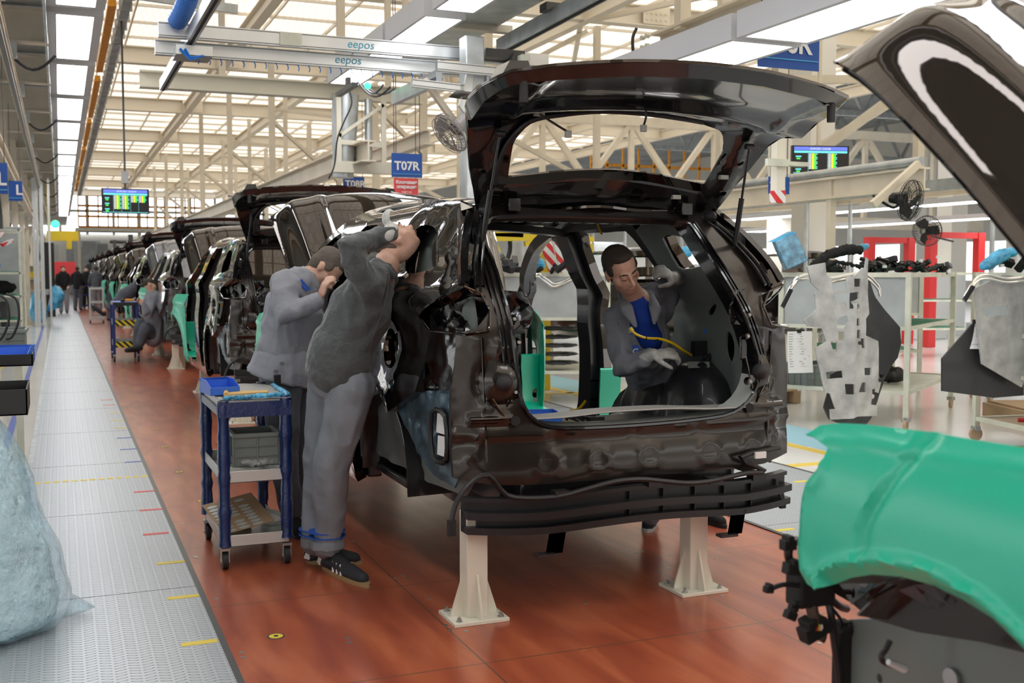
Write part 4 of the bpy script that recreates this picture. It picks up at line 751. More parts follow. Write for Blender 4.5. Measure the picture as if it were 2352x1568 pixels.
    f = MB(); f.box(CX-.78, CX+.78, CY0+3.40, CY0+3.44, .45, 1.16); f.box(CX-.76, CX+.76, CY0+3.15, CY0+3.4, 1.02, 1.2); f.tube([(CX-.76, CY0+3.1, 1.08), (CX+.76, CY0+3.1, 1.08)], .035, 12); f.box(CX-.80, CX+.80, CY0+3.44, CY0+3.66, 1.12, 1.22); f.build('firewall', 'paint_inner', b, bev=.01)
    f = MB(); f.tube(cm([(CX-.6, CY0+4.1, .9), (CX-.3, CY0+4.2, .98), (CX+.3, CY0+4.2, .98), (CX+.6, CY0+4.1, .9)], 4), .045, 8); f.box(CX-.5, CX+.5, CY0+4.12, CY0+4.2, .42, .52)
    for s in (-1, 1): f.cyl((CX+s*.52, CY0+3.75, .9), (CX+s*.52, CY0+3.75, 1.08), .13, .1, 16)
    f.build('front_frame', 'paint_inner', b, bev=.008)
    # rear crossmember and black bumper carrier with harness
    bp = MB()
    def bz(x): e = (x-CX)/.78; return .47+.02*math.cos(e*3.1)+.05*max(0, abs(e)-.62)
    def by(x): e = (x-CX)/.80; return CY0-.10+.12*e*e
    XS = [CX-.83+k*.083 for k in range(21)]
    for (dy0, dy1, z0, z1) in ((-.02, .03, .05, .068), (-.05, .03, -.085, -.055), (-.06, .02, -.02, .012), (.0, .03, -.08, .06)):
        vs = []; 
        for x in XS: vs += [V((x, by(x)+dy0, bz(x)+z0)), V((x, by(x)+dy1, bz(x)+z0)), V((x, by(x)+dy1, bz(x)+z1)), V((x, by(x)+dy0, bz(x)+z1))]
        n = len(XS); bp.add(vs, [(i*4+k, i*4+(k+1) % 4, i*4+4+(k+1) % 4, i*4+4+k) for i in range(n-1) for k in range(4)]+[(3, 2, 1, 0), tuple((n-1)*4+k for k in range(4))])
    for k in range(5): x = CX-.1+k*.17; bp.box(x-.003, x+.003, by(x)-.02, by(x)+.02, bz(x)-.07, bz(x)+.055)
    for x in (CX-.42, CX+.02, CX+.35, CX+.62): bp.box(x-.035, x+.035, by(x)-.035, by(x)+.02, bz(x)+.06, bz(x)+.09)
    bp.build('bumper_carrier', 'black_plastic', b, sharp=25)
    for s in (-1, 1): tw = MB(); tw.prism([(-.02, 0), (.02, 0), (.0, -.11), (-.04, -.11)], lambda u, v, w_, s=s: V((CX+s*.46+u+w_, CY0-.10, .40+v)), 0, .04); tw.box(CX+s*.46-.09, CX+s*.46, CY0-.13, CY0-.08, .285, .297); tw.build('tow_hook', 'paint_inner', b)
    hp = [(xx, by(xx)-.03, bz(xx)+.085+.018*math.sin(xx*9)) for xx in [CX-.66+.12*k for k in range(12)]]
    P = cm([tuple(atY(1037, 1200, CY0-.16)), tuple(atY(1046, 1160, CY0-.16)), tuple(atY(1075, 1115, CY0-.15)), tuple(atY(1120, 1090, CY0-.13))]+hp+[tuple(atY(1700, 1050, CY0-.05)), tuple(atY(1790, 1028, CY0+.0))], 3)
    MB().tube(P, .012, 7).build('wiring_harness', 'cable', b); p = atY(1037, 1205, CY0-.16); MB().box(p.x-.016, p.x+.016, p.y-.012, p.y+.012, p.z-.045, p.z+.02).build('connector', 'black_matt', b)
    p, q = atY(1782, 1100, CY0), atY(1797, 1150, CY0-.02); MB().tube(cm([tuple(p), tuple(p.lerp(q, .5)+V((-.008, 0, 0))), tuple(q)], 4), .008, 6).build('cable', 'cable', b); MB().box(q.x-.014, q.x+.014, q.y-.01, q.y+.01, q.z-.035, q.z).build('connector', 'black_matt', b)
    p = atY(1748, 1045, CY0-.06); MB().box(p.x-.03, p.x+.03, p.y, p.y+.012, p.z-.015, p.z+.015).build('paper_label', 'paper', b)
    m = MB(); m.ell((3.13, 4.97, .66), (.20, .30, .38)); m.ell((3.04, 5.34, .60), (.15, .26, .36)); m.box(2.86, 3.2, 4.8, 5.5, .60, .70); m.organic('wheelhouse_cover', 'felt_gloss', parent=b, voxel=.018, smooth=5, fn=folds(.008, 5)); MB().add([V((3.02, 4.90, 1.00)), V((3.12, 4.85, 1.005)), V((3.15, 4.90, 1.03)), V((3.05, 4.95, 1.03))], [(0, 1, 2, 3)]).build('sticker', 'sealer', b)
    make_gate(b); make_hood(b)
    return b
# ---- tailgate swung up: (u across, s along from the hinge)
def gate_pt(u, s):
    a1, a2 = math.radians(50), math.radians(9); k = .56
    if s < k-.06: y, z, a = s*math.cos(a1), s*math.sin(a1), a1
    else:
        t = min(1, (s-(k-.06))/.12); n = 8; y = (k-.06)*math.cos(a1); z = (k-.06)*math.sin(a1); st = (s-(k-.06))/n
        for i in range(n):
            t = min(1, st*(i+.5)/.12); a = a1+(a2-a1)*t; y += st*math.cos(a); z += st*math.sin(a)
    e = u/.8; cr = .05*(1-e*e)
    return V((CX+.01+u*(1+.12*max(0, s-.6)), 4.735-y*1.04+.04*e*e-cr*.35, 1.80+z+cr*(.9 if s < .5 else .9-.5*min(1, (s-.5)/.4))-.035*e*e))
def make_gate(b):
    hw = lambda s: interp([(0, .62), (.25, .72), (.50, .79), (.62, .83), (.75, .84), (.95, .80), (1.1, .78)], s)
    ss = [0, .12, .25, .38, .50, .60, .72, .85, .97]
    out = [(-hw(s), s) for s in ss]+[(-.76, 1.03), (-.6, 1.06), (-.3, 1.09), (0, 1.10), (.3, 1.09), (.6, 1.06), (.76, 1.03)]+[(hw(s), s) for s in ss[::-1]]+[(.3, -.015), (-.3, -.015)]
    win = cm([(-.50, .165), (-.53, .20), (-.55, .32), (-.555, .43), (-.50, .515), (-.38, .545), (0, .575), (.38, .545), (.50, .515), (.555, .43), (.55, .32), (.53, .20), (.50, .165), (0, .185)], 3, True)
    g = thing('x', (0, 0, 0), None, None); bpy.data.objects.remove(g)
    def fo(u, s): 
        p = gate_pt(u, s); d = 0
        if s > .58: d += .02*math.exp(-((s-.80)/.05)**2)+.01*math.sin(s*30)*.4
        return p+V((0, 0, d))
    gt = MB().sheet(out, [win], fo, .012, .05, nsign=-1).build('tailgate', 'paint', b, sharp=50)
    def fi(u, s):
        p = gate_pt(u*.97, s*.985+.005); e = .055+(.012*noise.noise(V((u*8, s*9, 4))) if s < .66 else 0)
        if s > .60: e += .035*math.exp(-((s-.72)/.07)**2)
        for sx in (-1, 1): e += .018*math.exp(-((u-sx*.66)/.03)**2)
        return p-V((0, -.03, e))
    holes = [win]+[oval(u, s, .02, .012, 10) for u, s in ((-.3, .10), (.25, .09), (.45, .10), (.68, .40), (-.68, .3), (.66, .22))]
    MB().sheet(out, holes, fi, .008, .035, nsign=1).build('inner_frame', 'paint_black', gt, sharp=40)
    N = len(out); r0 = [fo(*p)-V((0, 0, .006)) for p in out]; r1 = [fi(*p) for p in out]; MB().add(r0+r1, [(i, (i+1) % N, N+(i+1) % N, N+i) for i in range(N)]).build('frame_edge', 'paint_black', gt, sharp=50)
    N = len(win); r0 = [fo(*p)-V((0, 0, .006)) for p in win]; r1 = [fi(*p) for p in win]; MB().add(r0+r1, [(i, (i+1) % N, N+(i+1) % N, N+i) for i in range(N)]).build('window_edge', 'paint_black', gt, sharp=50)
    # lamp wings at the corners
    for s in (-1, 1):
        m = MB(); A = gate_pt(s*.80, .64); m.prism([(0, -.11), (.10, -.16), (.12, .02), (.02, .10)], lambda u, v, w_, s=s, A=A: A+V((s*(u-.06+w_), -v*.9, .02+u*.15)), 0, .02)
        A = gate_pt(s*.66, .84); m.prism([(-.06, 0), (.10, .0), (.05, .085), (-.03, .09)], lambda u, v, w_, s=s, A=A: A+V((s*u, w_, v)), 0, .14); m.build('lamp_wing', 'paint_black', gt, sharp=30)
        MB().tube([V(gate_pt(s*.70, .99))-V((0, 0, .04)), V(gate_pt(s*.70, .99))-V((0, 0, .12))], .018, 10).build('rubber_stop', 'rubber', gt)
        # gas strut
        a = V((CX+s*.665, 4.56, 1.60)); c = gate_pt(s*.64, .50)-V((0, 0, .08)); m = MB(); mid = a.lerp(c, .52); m.tube([a, mid], .013, 10); m.tube([mid, c], .006, 8); m.cyl(a-V((s*.02, 0, 0)), a+V((s*.02, 0, 0)), .014); m.cyl(c-V((s*.02, 0, 0)), c+V((s*.02, 0, 0)), .014); m.build('gas_strut', 'black_plastic', b)
        m = MB(); m.box(CX+s*.46-.03, CX+s*.46+.03, 4.66, 4.80, 1.78, 1.84); m.cyl((CX+s*.46-.04, 4.735, 1.82), (CX+s*.46+.04, 4.735, 1.82), .016); m.build('hinge', 'paint_black', b, bev=.004)
    # harness along the window edge with hanging plugs
    P = [tuple(fi(u, s)-V((0, 0, .018))) for u, s in ((-.60, .22), (-.61, .34), (-.59, .46), (-.52, .55), (-.38, .585), (-.2, .605), (0, .62), (.2, .61), (.34, .60))]; MB().tube(cm(P, 5), .011, 7).build('wiring_harness', 'cable', gt)
    for (a, c, d) in (((1240, 262), (1275, 285), (1305, 303)), ((1470, 240), (1484, 262), (1478, 290))):
        P = [atY(*q, 4.25) for q in (a, c, d)]; MB().tube(cm([tuple(q) for q in P], 5), .005, 6).build('cable', 'cable', gt); e = P[-1]; MB().box(e.x-.014, e.x+.014, e.y-.008, e.y+.008, e.z-.024, e.z+.006).build('connector', 'sealer', gt, bev=.002)
    m = MB()
    for (u, s) in ((.40, .135), (.52, .60), (.62, .30), (-.5, .6)): q = fi(u, s)-V((0, 0, .012)); MB().box(q.x-.022, q.x+.022, q.y-.012, q.y+.012, q.z-.008, q.z+.012).build('clip', 'sealer', gt)

# ---- hood propped open, front edge up: (u across, t from cowl to nose)
def hood_pt(u, t, thick=0):
    y, z = 3.44, 1.225; n = 14; L = 1.15; st = L*t/n
    for i in range(n):
        tt = (i+.5)*t/n; a = math.radians(interp([(0, 50), (.3, 49), (.6, 45), (.8, 37), (.93, 12), (1.0, -25)], tt)); y += st*math.cos(a); z += st*math.sin(a)
    w_ = interp([(0, .80), (.5, .865), (.8, .90), (.93, .88), (1.0, .78)], t); e = abs(u)
    crown = .045*(1-e**2.2)+.100*(1 if e < .82 else .5+.5*math.cos(math.pi*min(1, (e-.82)/.16)))
    crown += .014*math.exp(-((e-.62)/.05)**2)-.010*math.exp(-((e-.53)/.04)**2)
    ed = max(0, (e-.86)/.14); 
    p = V((CX+u*w_, CY0+y, z)); nrm = V((0, -.80, .60)); fw = V((0, .60, .80))
    return p+nrm*(crown-.03*ed**1.6-thick)+fw*(.10*(1-e**2)*t)
def make_hood(b):
    sq = [(-1, 0), (-1, .93), (-.9, 1), (.9, 1), (1, .93), (1, 0)]
    h = MB().sheet(sq, [], lambda u, t: hood_pt(u, t), .008, .018, nsign=-1 if 0 else 1).build('hood', 'paint', b, sharp=60)
    inner = [cm([(-.7, .12), (-.7, .5), (-.12, .5), (-.12, .12)], 3, True), cm([(.12, .12), (.12, .5), (.7, .5), (.7, .12)], 3, True), cm([(-.6, .6), (-.55, .82), (.55, .82), (.6, .6)], 3, True)]
    MB().sheet([(-.97, .01), (-.97, .9), (-.85, .97), (.85, .97), (.97, .9), (.97, .01)], inner, lambda u, t: hood_pt(u, t, .035), .006, .06).build('hood_liner', 'paint_black', h, sharp=60)
    for s in (-1, 1): MB().tube([V((CX+s*.66, CY0+3.5, 1.14)), hood_pt(s*.8, .2, .05)], .011, 8).build('hood_hinge', 'paint_inner', b)
# ================================================================ cars on the line, stands and covers
GC = [(4.245, 1.165), (4.275, 1.0), (4.205, .865), (4.16, .835)]+arch(3.79, .5, .428, 47, 180)+[(3.33, .40), (3.28, .37), (3.16, .40), (3.18, .8), (3.22, 1.1), (3.28, 1.22), (3.5, 1.215), (3.7, 1.205), (3.9, 1.198), (4.12, 1.18)]
def cover(sg, step):
    def f(y, z):
        d = .022; q = math.hypot(y-3.79, z-.5); d += .020*math.exp(-((q-.445)/.022)**2) if y > 3.25 else 0
        d += .012*math.exp(-((y-3.93+.18*(z-1))/.018)**2)*(1 if z > .95 else max(0, (z-.9)*20)); d -= .010*math.exp(-((y-3.88+.18*(z-1))/.014)**2)*(1 if z > .95 else 0)
        d += .018*math.exp(-((y-4.25)/.035)**2); d += .012*math.exp(-((z-1.10)/.02)**2); d += .02*max(0, 1-abs(y-3.4)/.8)*max(0, min(1, (z-.8)*3))
        t = max(0, min(1, (y-3.2)/.7)); s = t*t*(3-2*t); p = side(sg, d)(y, z)+V((-sg*.05*max(0, (z-1.12)/.1)**2, 0, 0)); p.x += sg*.115*s; p.y -= .13*s; p.z = 1.5-(1.5-p.z)*(1-.06*s); return p
    return f
def make_cover(sg, label, group=None, step=.035):
    m = MB().sheet(GC, [], cover(sg, step), .004, step, nsign=-sg); return m.build('fender_cover', 'green_cover', label=label, cat='fender cover', group=group, sharp=60)
car1 = make_car()
cl = make_cover(-1, 'green protective fender cover on the left front fender of the second car, right edge at the bent worker', None); crt = make_cover(1, 'green fender cover on the far side of the brown car, seen through its cabin')
def sill_cover(sg, y0, label, group=None, flip=1):
    P = cm([(y0, .86), (y0+.005, .66), (y0+.03*flip, .52), (y0+.14*flip, .47), (y0+.42*flip, .455)], 4); m = MB(); vs = []
    for (y, z) in P: 
        for (dx, dn) in ((.035, 0), (-.115, 0), (-.115, .012), (.035, .012)): vs.append(V((CX+sg*(half(y, z)+dx), CY0+y-dn*flip, z+.006+dn)))
    n = len(P); m.add(vs, [(i*4+k, i*4+(k+1) % 4, i*4+4+(k+1) % 4, i*4+4+k) for i in range(n-1) for k in range(4)]+[(3, 2, 1, 0), tuple((n-1)*4+k for k in range(4))])
    o = m.build('sill_cover', 'green_cover', label=label, cat='sill cover', group=group, sharp=40); p = side(sg, .036)(y0, .80)
    MB().box(p.x-.085 if sg > 0 else p.x+.01, p.x-.01 if sg > 0 else p.x+.085, p.y-flip*.016-.002, p.y-flip*.016+.002, .78, .85).build('paper_sticker', 'paper', o); return o
sill_cover(1, 3.30, 'green sill cover with paper sticker at the far front doorway of the brown car', None, -1); sill_cover(1, 1.98, 'green sill cover with paper sticker behind the centre pillar of the brown car', None, -1)
scv = sill_cover(-1, 3.30, 'green sill cover at the front door opening on the near side of the second car', None, -1)
# --- support posts
def make_post(x, y, label, group=None, h=.50):
    b = thing('support_post', (x, y, 0), label, 'support post', group)
    MB().box(x-.048, x+.048, y-.048, y+.048, .014, h).build('column', 'brown_post' if 0 else 'cream_light', b, bev=.004)
    MB().box(x-.125, x+.125, y-.11, y+.11, 0, .016).build('base_plate', 'cream_light', b, bev=.002)
    for (dx, dy) in ((1, 0), (-1, 0), (0, 1), (0, -1)):
        m = MB(); f = lambda u, v, w_, dx=dx, dy=dy: V((x+dx*u+dy*w_, y+dy*u+dx*w_, v)); m.prism([(.046, .016), (.105, .016), (.105, .03), (.05, .20), (.046, .20)], f, -.005, .005); m.build('gusset', 'cream_light', b)
    for (sx, sy) in ((1, 1), (-1, 1), (1, -1), (-1, -1)):
        c = (x+sx*.095, y+sy*.08); m = MB(); m.cyl((*c, .016), (*c, .019), .014, seg=14); m.cyl((*c, .019), (*c, .030), .010, seg=6); m.cyl((*c, .03), (*c, .036), .005, seg=8); m.build('bolt', 'steel', b)
    return b
PL = atZ(1088, 1417, 0); PR = atZ(1592, 1352, 0)
pa = make_post(PL.x, PL.y, 'cream steel support post under the left rear of the brown car, nearest the camera', None, .47); pb = make_post(PR.x, PR.y, 'cream steel support post under the right rear of the brown car, beside the black shoe', None, .47)
pc = copy_tree(pa, (0, 3.0, 0)); pc['label'] = 'cream support post under the left front of the brown car, behind the hoodie worker'; pd = copy_tree(pb, (0, 3.0, 0)); pd['label'] = 'cream support post under the right front of the brown car'
# --- the nearest car: only its front half is in view
car0 = copy_tree(car1, (0, -PITCH, 0)); car0['label'] = 'nearest dark brown car body at the right edge with its hood raised high'
pxc = lambda a, b_: (lambda p: (p.y, p.z))(atX(1700+a*.7253, 918+b_*.7253, 1.36))
c_top = [pxc(*q) for q in ((190, 84), (250, 78), (330, 82), (520, 105), (700, 135), (899, 165), (1130, 200), (1500, 260))]
c_arch = [pxc(*q) for q in ((1500, 1560), (1130, 1010), (990, 870), (899, 785), (800, 692), (700, 632), (600, 587), (500, 562), (400, 555), (330, 566), (280, 586))]
c_left = [pxc(*q) for q in ((245, 601), (213, 582), (188, 540), (181, 480), (187, 400), (189, 310), (196, 262), (226, 218), (240, 185), (240, 155), (212, 132), (166, 112))]
def pdist(y, z, pl):
    d = 9
    for k in range(len(pl)-1):
        ax, ay = pl[k]; bx, by = pl[k+1]; vx, vy = bx-ax, by-ay; t = max(0, min(1, ((y-ax)*vx+(z-ay)*vy)/(vx*vx+vy*vy+1e-12))); d = min(d, math.hypot(y-ax-vx*t, z-ay-vy*t))
    return d
c_gr = [pxc(*q) for q in ((545, 118), (500, 190), (440, 300), (400, 390), (388, 500))]; c_gr2 = [pxc(*q) for q in ((500, 130), (470, 200), (410, 310), (375, 395))]
def near_fn(y, z):
    x = 1.345+.9*max(0, z-.98)**2+.10*max(0, z-1.13)+.25*max(0, y-1.80)**2+.04*(y-1.4)
    x -= .012*math.exp(-((pdist(y, z, c_arch)-.030)/.009)**2)+.010*math.exp(-((pdist(y, z, c_left[:8])-.018)/.007)**2)+.007*math.exp(-((pdist(y, z, c_top)-.034)/.006)**2)
    x += .014*math.exp(-(pdist(y, z, c_gr)/.013)**2)-.006*math.exp(-(pdist(y, z, c_gr2)/.006)**2)+.02*max(0, 1-pdist(y, z, c_arch)/.022)
    return V((x, y, z))
c0 = MB().sheet(c_top+c_arch+c_left, [], near_fn, .004, .014, nsign=-1).build('fender_cover', 'green_cover', label='big green protective fender cover in the lower right corner, nearest the camera', cat='fender cover', sharp=60)
ca = c_arch[1:]; A_ = [near_fn(*q)+V((.004, 0, 0)) for q in ca]; m = MB()
B_ = [V((1.50, y, z-.012)) for y, z in ca]; C_ = [V((1.66, y-.01, z-.05)) for y, z in ca]; n_ = len(ca)
m.add(A_+B_+C_, [(i, i+1, n_+i+1, n_+i) for i in range(n_-1)], 0); m.add(B_+C_, [(i, i+1, n_+i+1, n_+i) for i in range(n_-1)], 1); m.build('arch_lining', ['paint_satin', 'primer_blue'], car0, sharp=60)
pw = [(lambda p: (p.y, p.z))(atX(a, b_, 1.60)) for a, b_ in ((1950, 1385), (1990, 1420), (2100, 1452), (2250, 1475), (2352, 1500), (2700, 1600), (2700, 1480), (2352, 1400), (2150, 1310), (2000, 1285), (1930, 1295), (1890, 1325), (1915, 1365))]
MB().sheet(pw, [], lambda y, z: V((1.60+.05*max(0, .9-z), y, z)), .012, .04, nsign=-1).build('liner_panel', 'paint_satin', car0)
names = ['second', 'third', 'fourth', 'fifth', 'sixth', 'seventh', 'eighth', 'ninth', 'tenth', 'eleventh', 'twelfth']
GREY = {'paint': 'paint_grey', 'paint_inner': 'primer'}
for k in range(1, 11):
    g = k in (2, 7, 8); c = copy_tree(car1, (0, PITCH*k, 0), swap=GREY if g else None, skip=('clip', 'connector') if k > 2 else ())
    c['label'] = '%s %s car body in the row beyond the two workers' % (names[k-1], 'grey' if g else 'dark brown')
    c['group'] = 'car bodies down the line'
    v = cl if k == 0 else copy_tree(cl, (0, PITCH*k, 0)); v['label'] = 'green fender cover on the %s car body behind the brown one' % names[k-1]; v['group'] = 'green fender covers down the line'
    if k > 1: v = copy_tree(scv, (0, PITCH*k, 0)); v['label'] = 'green sill cover in the doorway of the %s car body behind the brown one' % names[k-1]; v['group'] = 'green sill covers down the line'
    if k < 6:
        for (q, s) in ((pa, 'left'), (pb, 'right'), (pc, 'left front'), (pd, 'right front')): v = copy_tree(q, (0, PITCH*k, 0)); v['label'] = 'cream support post under the %s of the %s car body behind the brown one' % (s+('' if 'front' in s else ' rear'), names[k-1]); v['group'] = 'support posts under the farther cars'
for k in (1, 2, 3):
    b = thing('skid_beam', (CX, CY0+PITCH*k+.35, 0), 'brown cross beam with black rests under the rear of the %s car body beyond the workers' % names[k-1], 'cross beam', 'cross beams under the farther cars'); y = CY0+PITCH*k+.35
    MB().box(1.62, 3.15, y-.05, y+.05, .20, .33).build('beam', 'brown_post', b, bev=.004)
    for x in (1.75, 3.0): MB().box(x-.05, x+.05, y-.05, y+.05, 0, .20).build('foot', 'brown_post', b); MB().cyl((x, y, .33), (x, y, .42), .04).build('rest', 'black_matt', b)
cl['label'] = 'green fender cover on the near front fender of the brown car, behind the two workers'; scv.location.y += PITCH; 
# loose harness hanging from the nose of the nearest car
t = thing('wiring_loom', tuple(atY(1890, 1350, 1.95)), 'bundle of black wiring with plugs hanging below the green fender cover at the bottom right', 'wiring')
YW = 1.98
def wr(pts, r, name='cable', mt='cable'): MB().tube(cm([tuple(atY(a, c, YW+d)) for a, c, d in pts], 5), r, 7).build(name, mt, t)
wr([(1880, 1345, .05), (1905, 1390, 0), (1915, 1460, 0), (1925, 1540, 0), (1928, 1600, 0)], .009); wr([(1870, 1345, .03), (1865, 1400, 0), (1885, 1450, 0), (1880, 1470, 0)], .014, mt='seam'); wr([(1850, 1352, .03), (1840, 1345, 0), (1800, 1342, 0), (1770, 1352, 0)], .006)
wr([(1855, 1360, .02), (1840, 1385, 0), (1820, 1400, 0)], .007); wr([(1900, 1365, .02), (1925, 1390, .03), (1945, 1398, .05)], .009); wr([(1830, 1240, .03), (1812, 1262, 0), (1815, 1290, .02), (1830, 1310, .04)], .010); wr([(1898, 1380, 0), (1930, 1420, 0), (1940, 1445, 0)], .004)
for (a, c, s) in ((1765, 1353, .016), (1815, 1412, .020), (1862, 1450, .036), (1940, 1450, .022), (1810, 1250, .024), (1818, 1305, .026), (1822, 1395, .016), (1885, 1440, .03)):
    p = atY(a, c, YW); m = MB(); m.box(-s*.7, s*.7, -s*.5, s*.5, -s*.5, s*.5, rot=Matrix.Rotation(a*.37 % 1.4-.5, 3, 'Y'), at=p); m.box(-s*.35, s*.35, -s*.6, s*.6, s*.3, s*.9, rot=Matrix.Rotation(a*.37 % 1.4-.5, 3, 'Y'), at=p); m.build('plug', 'black_matt', t, bev=.003)
for i, c_ in enumerate(('red', 'yellow', 'white')): wr([(1872+i*5, 1430, -.01), (1878+i*5, 1440, -.02), (1868+i*6, 1452, -.01)], .003, 'wire', c_)
MB().box(-.05, .05, -.03, .03, -.05, .05, at=atY(1862, 1338, 2.0)).build('bracket', 'black_matt', t, bev=.008)
MB().tube(cm([tuple(atY(a, c, 1.62)) for a, c in ((2045, 1470), (2035, 1490), (2025, 1505), (2030, 1520), (2060, 1530))], 4), .006, 6).build('cable', 'cable', t); MB().tube([atY(2040, 1520, 1.6), atY(2078, 1535, 1.6)], [.006, .009], 8).build('connector', 'white', t)
# things in the cargo bay
# ================================================================ carts near the cars
def castor(b, x, y, r=.04, h=.075, rot=0):
    m = MB(); m.cyl((x-.013, y, r), (x+.013, y, r), r, seg=18); o = m.build('castor_wheel', 'rubber', b)
    m = MB(); m.box(x-.022, x-.016, y-.02, y+.02, r-.01, h+.012); m.box(x+.016, x+.022, y-.02, y+.02, r-.01, h+.012); m.box(x-.025, x+.025, y-.025, y+.025, h, h+.014); m.cyl((x-.024, y, r), (x+.024, y, r), .008, mi=0); m.build('castor_fork', 'steel', b)
def tray(mb, x0, x1, y0, y1, z0, z1, t=.006): mb.box(x0, x1, y0, y1, z0, z0+t); mb.box(x0, x0+t, y0, y1, z0, z1); mb.box(x1-t, x1, y0, y1, z0, z1); mb.box(x0, x1, y0, y0+t, z0, z1); mb.box(x0, x1, y1-t, y1, z0, z1)
A = atZ(512, 1300, 0); X0, X1, Y0_, Y1_ = .725, 1.06, 5.56, 6.30
cart = thing('tool_cart', ((X0+X1)/2, (Y0_+Y1_)/2, 0), 'three level grey tool cart with legs wrapped in blue film, left of the two workers', 'cart')
for z0, z1, nm in ((.115, .175, 'lower_tray'), (.44, .50, 'middle_tray'), (.80, .86, 'top_tray')):
    m = MB(); tray(m, X0, X1, Y0_, Y1_, z0, z1); m.build(nm, 'white_metal', cart, bev=.002)
for (x, y) in ((X0+.012, Y0_+.012), (X1-.012, Y0_+.012), (X0+.012, Y1_-.012), (X1-.012, Y1_-.012)):
    m = MB(); P = [(x, y, z) for z in [.14+.035*i for i in range(22)]]; rr = [.030+.006*noise.noise(V((x*9, y*9, i*.9)))+(.004 if i % 5 == 0 else 0) for i in range(22)]
    if y < 5.8 and x < .8: P = [(a, b_, c_-.02) for a, b_, c_ in P]
    m.tube(P, rr, 10); m.build('leg', 'blue_tape', cart); castor(cart, x, y+(.02 if y < 6 else -.02), .045, .095)
m = MB(); m.box(X0-.012, X1+.012, Y0_-.018, Y0_-.004, .775, .85); m.box(X0-.012, X0-.002, Y0_, Y1_, .78, .82); m.build('wrapped_rail', 'blue_tape', cart)
m = MB()
for (x, z) in ((X0+.01, .13), (X0+.01, .16), (X1-.01, .15)): m.cyl((x, Y0_, z), (x, Y0_-.006, z), .007, seg=10)
m.build('bolt', 'steel', cart)
m = MB().sheet([(X0-.01, Y0_-.01), (X1+.01, Y0_-.02), (X1+.02, Y1_), (X0-.01, Y1_)], [], lambda x, y: V((x, y, .868+.006*noise.noise(V((x*20, y*14, 1))))), .004, .03); m.build('cutting_mat', 'sealer', label='pale soiled mat covering the top of the blue wrapped cart', cat='mat')
m = MB(); m.limb([(X0+.02, Y0_-.01, .872), (X1, Y0_+.01, .875), (X1+.02, Y1_-.2, .875)], [.014, .016, .012], 8); m.organic('plastic_roll', 'bag_blue', voxel=.006, smooth=2, fn=folds(.006, 40), label='crumpled turquoise film rolled along the front edge of the blue wrapped cart', cat='film')
def open_bin(name, c, sx, sy, h, m_, label, front=.5, rot=0, group=None):
    Rm = Matrix.Rotation(rot, 3, 'Z'); t = .004; g = MB()
    def bx(*a): g.box(*a, rot=Rm, at=c)
    bx(-sx/2, sx/2, -sy/2, sy/2, 0, t); bx(-sx/2, sx/2, sy/2-t, sy/2, 0, h); bx(-sx/2, sx/2, -sy/2, -sy/2+t, 0, h*front)
    for s in (-1, 1): g.prism([(-sy/2, 0), (sy/2, 0), (sy/2, h), (0, h), (-sy/2, h*front)], lambda u, v, w_, s=s: Rm @ V((s*sx/2-s*w_, u, v))+V(c), 0, t)
    bx(-sx/2-.004, sx/2+.004, sy/2-.004, sy/2+.004, h-.012, h); return g.build(name, m_, label=label, cat='bin', group=group, bev=.001)
p = atY(507, 918, 5.75); open_bin('parts_bin', (p.x, 5.78, .874), .15, .20, .075, 'blue_bin', 'small open blue bin standing on top of the blue wrapped cart', .55, rot=.15)
p = atY(485, 935, 5.65); m = MB(); m.prism([(0, 0), (.20, -.03), (.22, .06), (.03, .12)], lambda u, v, w_: V((.76+u, 5.60+v, .876+w_+u*.03)), 0, .012); m.tube([(.755, 5.6, .885), (.775, 5.72, .89)], .012, 8); m.build('envelope', 'envelope', label='folded yellow brown envelope in front of the blue bin on the cart', cat='envelope')
m = MB(); m.ell((.90, 5.70, .53), (.15, .10, .035)); m.ell((.97, 5.8, .54), (.08, .12, .04)); m.organic('plastic_bag', 'clear_film', voxel=.008, smooth=1, fn=folds(.016, 22), label='crumpled clear plastic bag on the middle tray of the blue wrapped cart', cat='bag')
def crate(name, x0, x1, y0, y1, z0, h, label, m_='grey_bin', group=None, rot=None):
    b = thing(name, ((x0+x1)/2, (y0+y1)/2, z0), label, 'crate', group); g = MB(); t = .006
    tray(g, x0, x1, y0, y1, z0, z0+h, t); g.box(x0-.012, x1+.012, y0-.012, y0, z0+h-.02, z0+h); g.box(x0-.012, x1+.012, y1, y1+.012, z0+h-.02, z0+h); g.box(x0-.012, x0, y0, y1, z0+h-.02, z0+h); g.box(x1, x1+.012, y0, y1, z0+h-.02, z0+h); g.build('body', m_, b, bev=.002)
    g = MB(); n = max(2, int((x1-x0)/.09))
    for k in range(n+1): x = x0+(x1-x0)*k/n; g.box(x-.003, x+.003, y0-.010, y0, z0, z0+h-.02)
    for k in range(2): g.box(x0, x1, y0-.009, y0, z0+h*(.3+.3*k), z0+h*(.3+.3*k)+.005)
    n = max(2, int((y1-y0)/.09))
    for k in range(n+1): y = y0+(y1-y0)*k/n; g.box(x0-.010, x0, y-.003, y+.003, z0, z0+h-.02)
    g.build('ribs', m_, b); return b
crate('storage_crate', .80, 1.02, 5.62, 5.86, .51, .17, 'grey ribbed crate on the middle tray of the blue wrapped cart')
m = MB(); Rm = Matrix.Rotation(-.45, 3, 'X') @ Matrix.Rotation(.25, 3, 'Z'); C0 = V((.87, 5.68, .19))
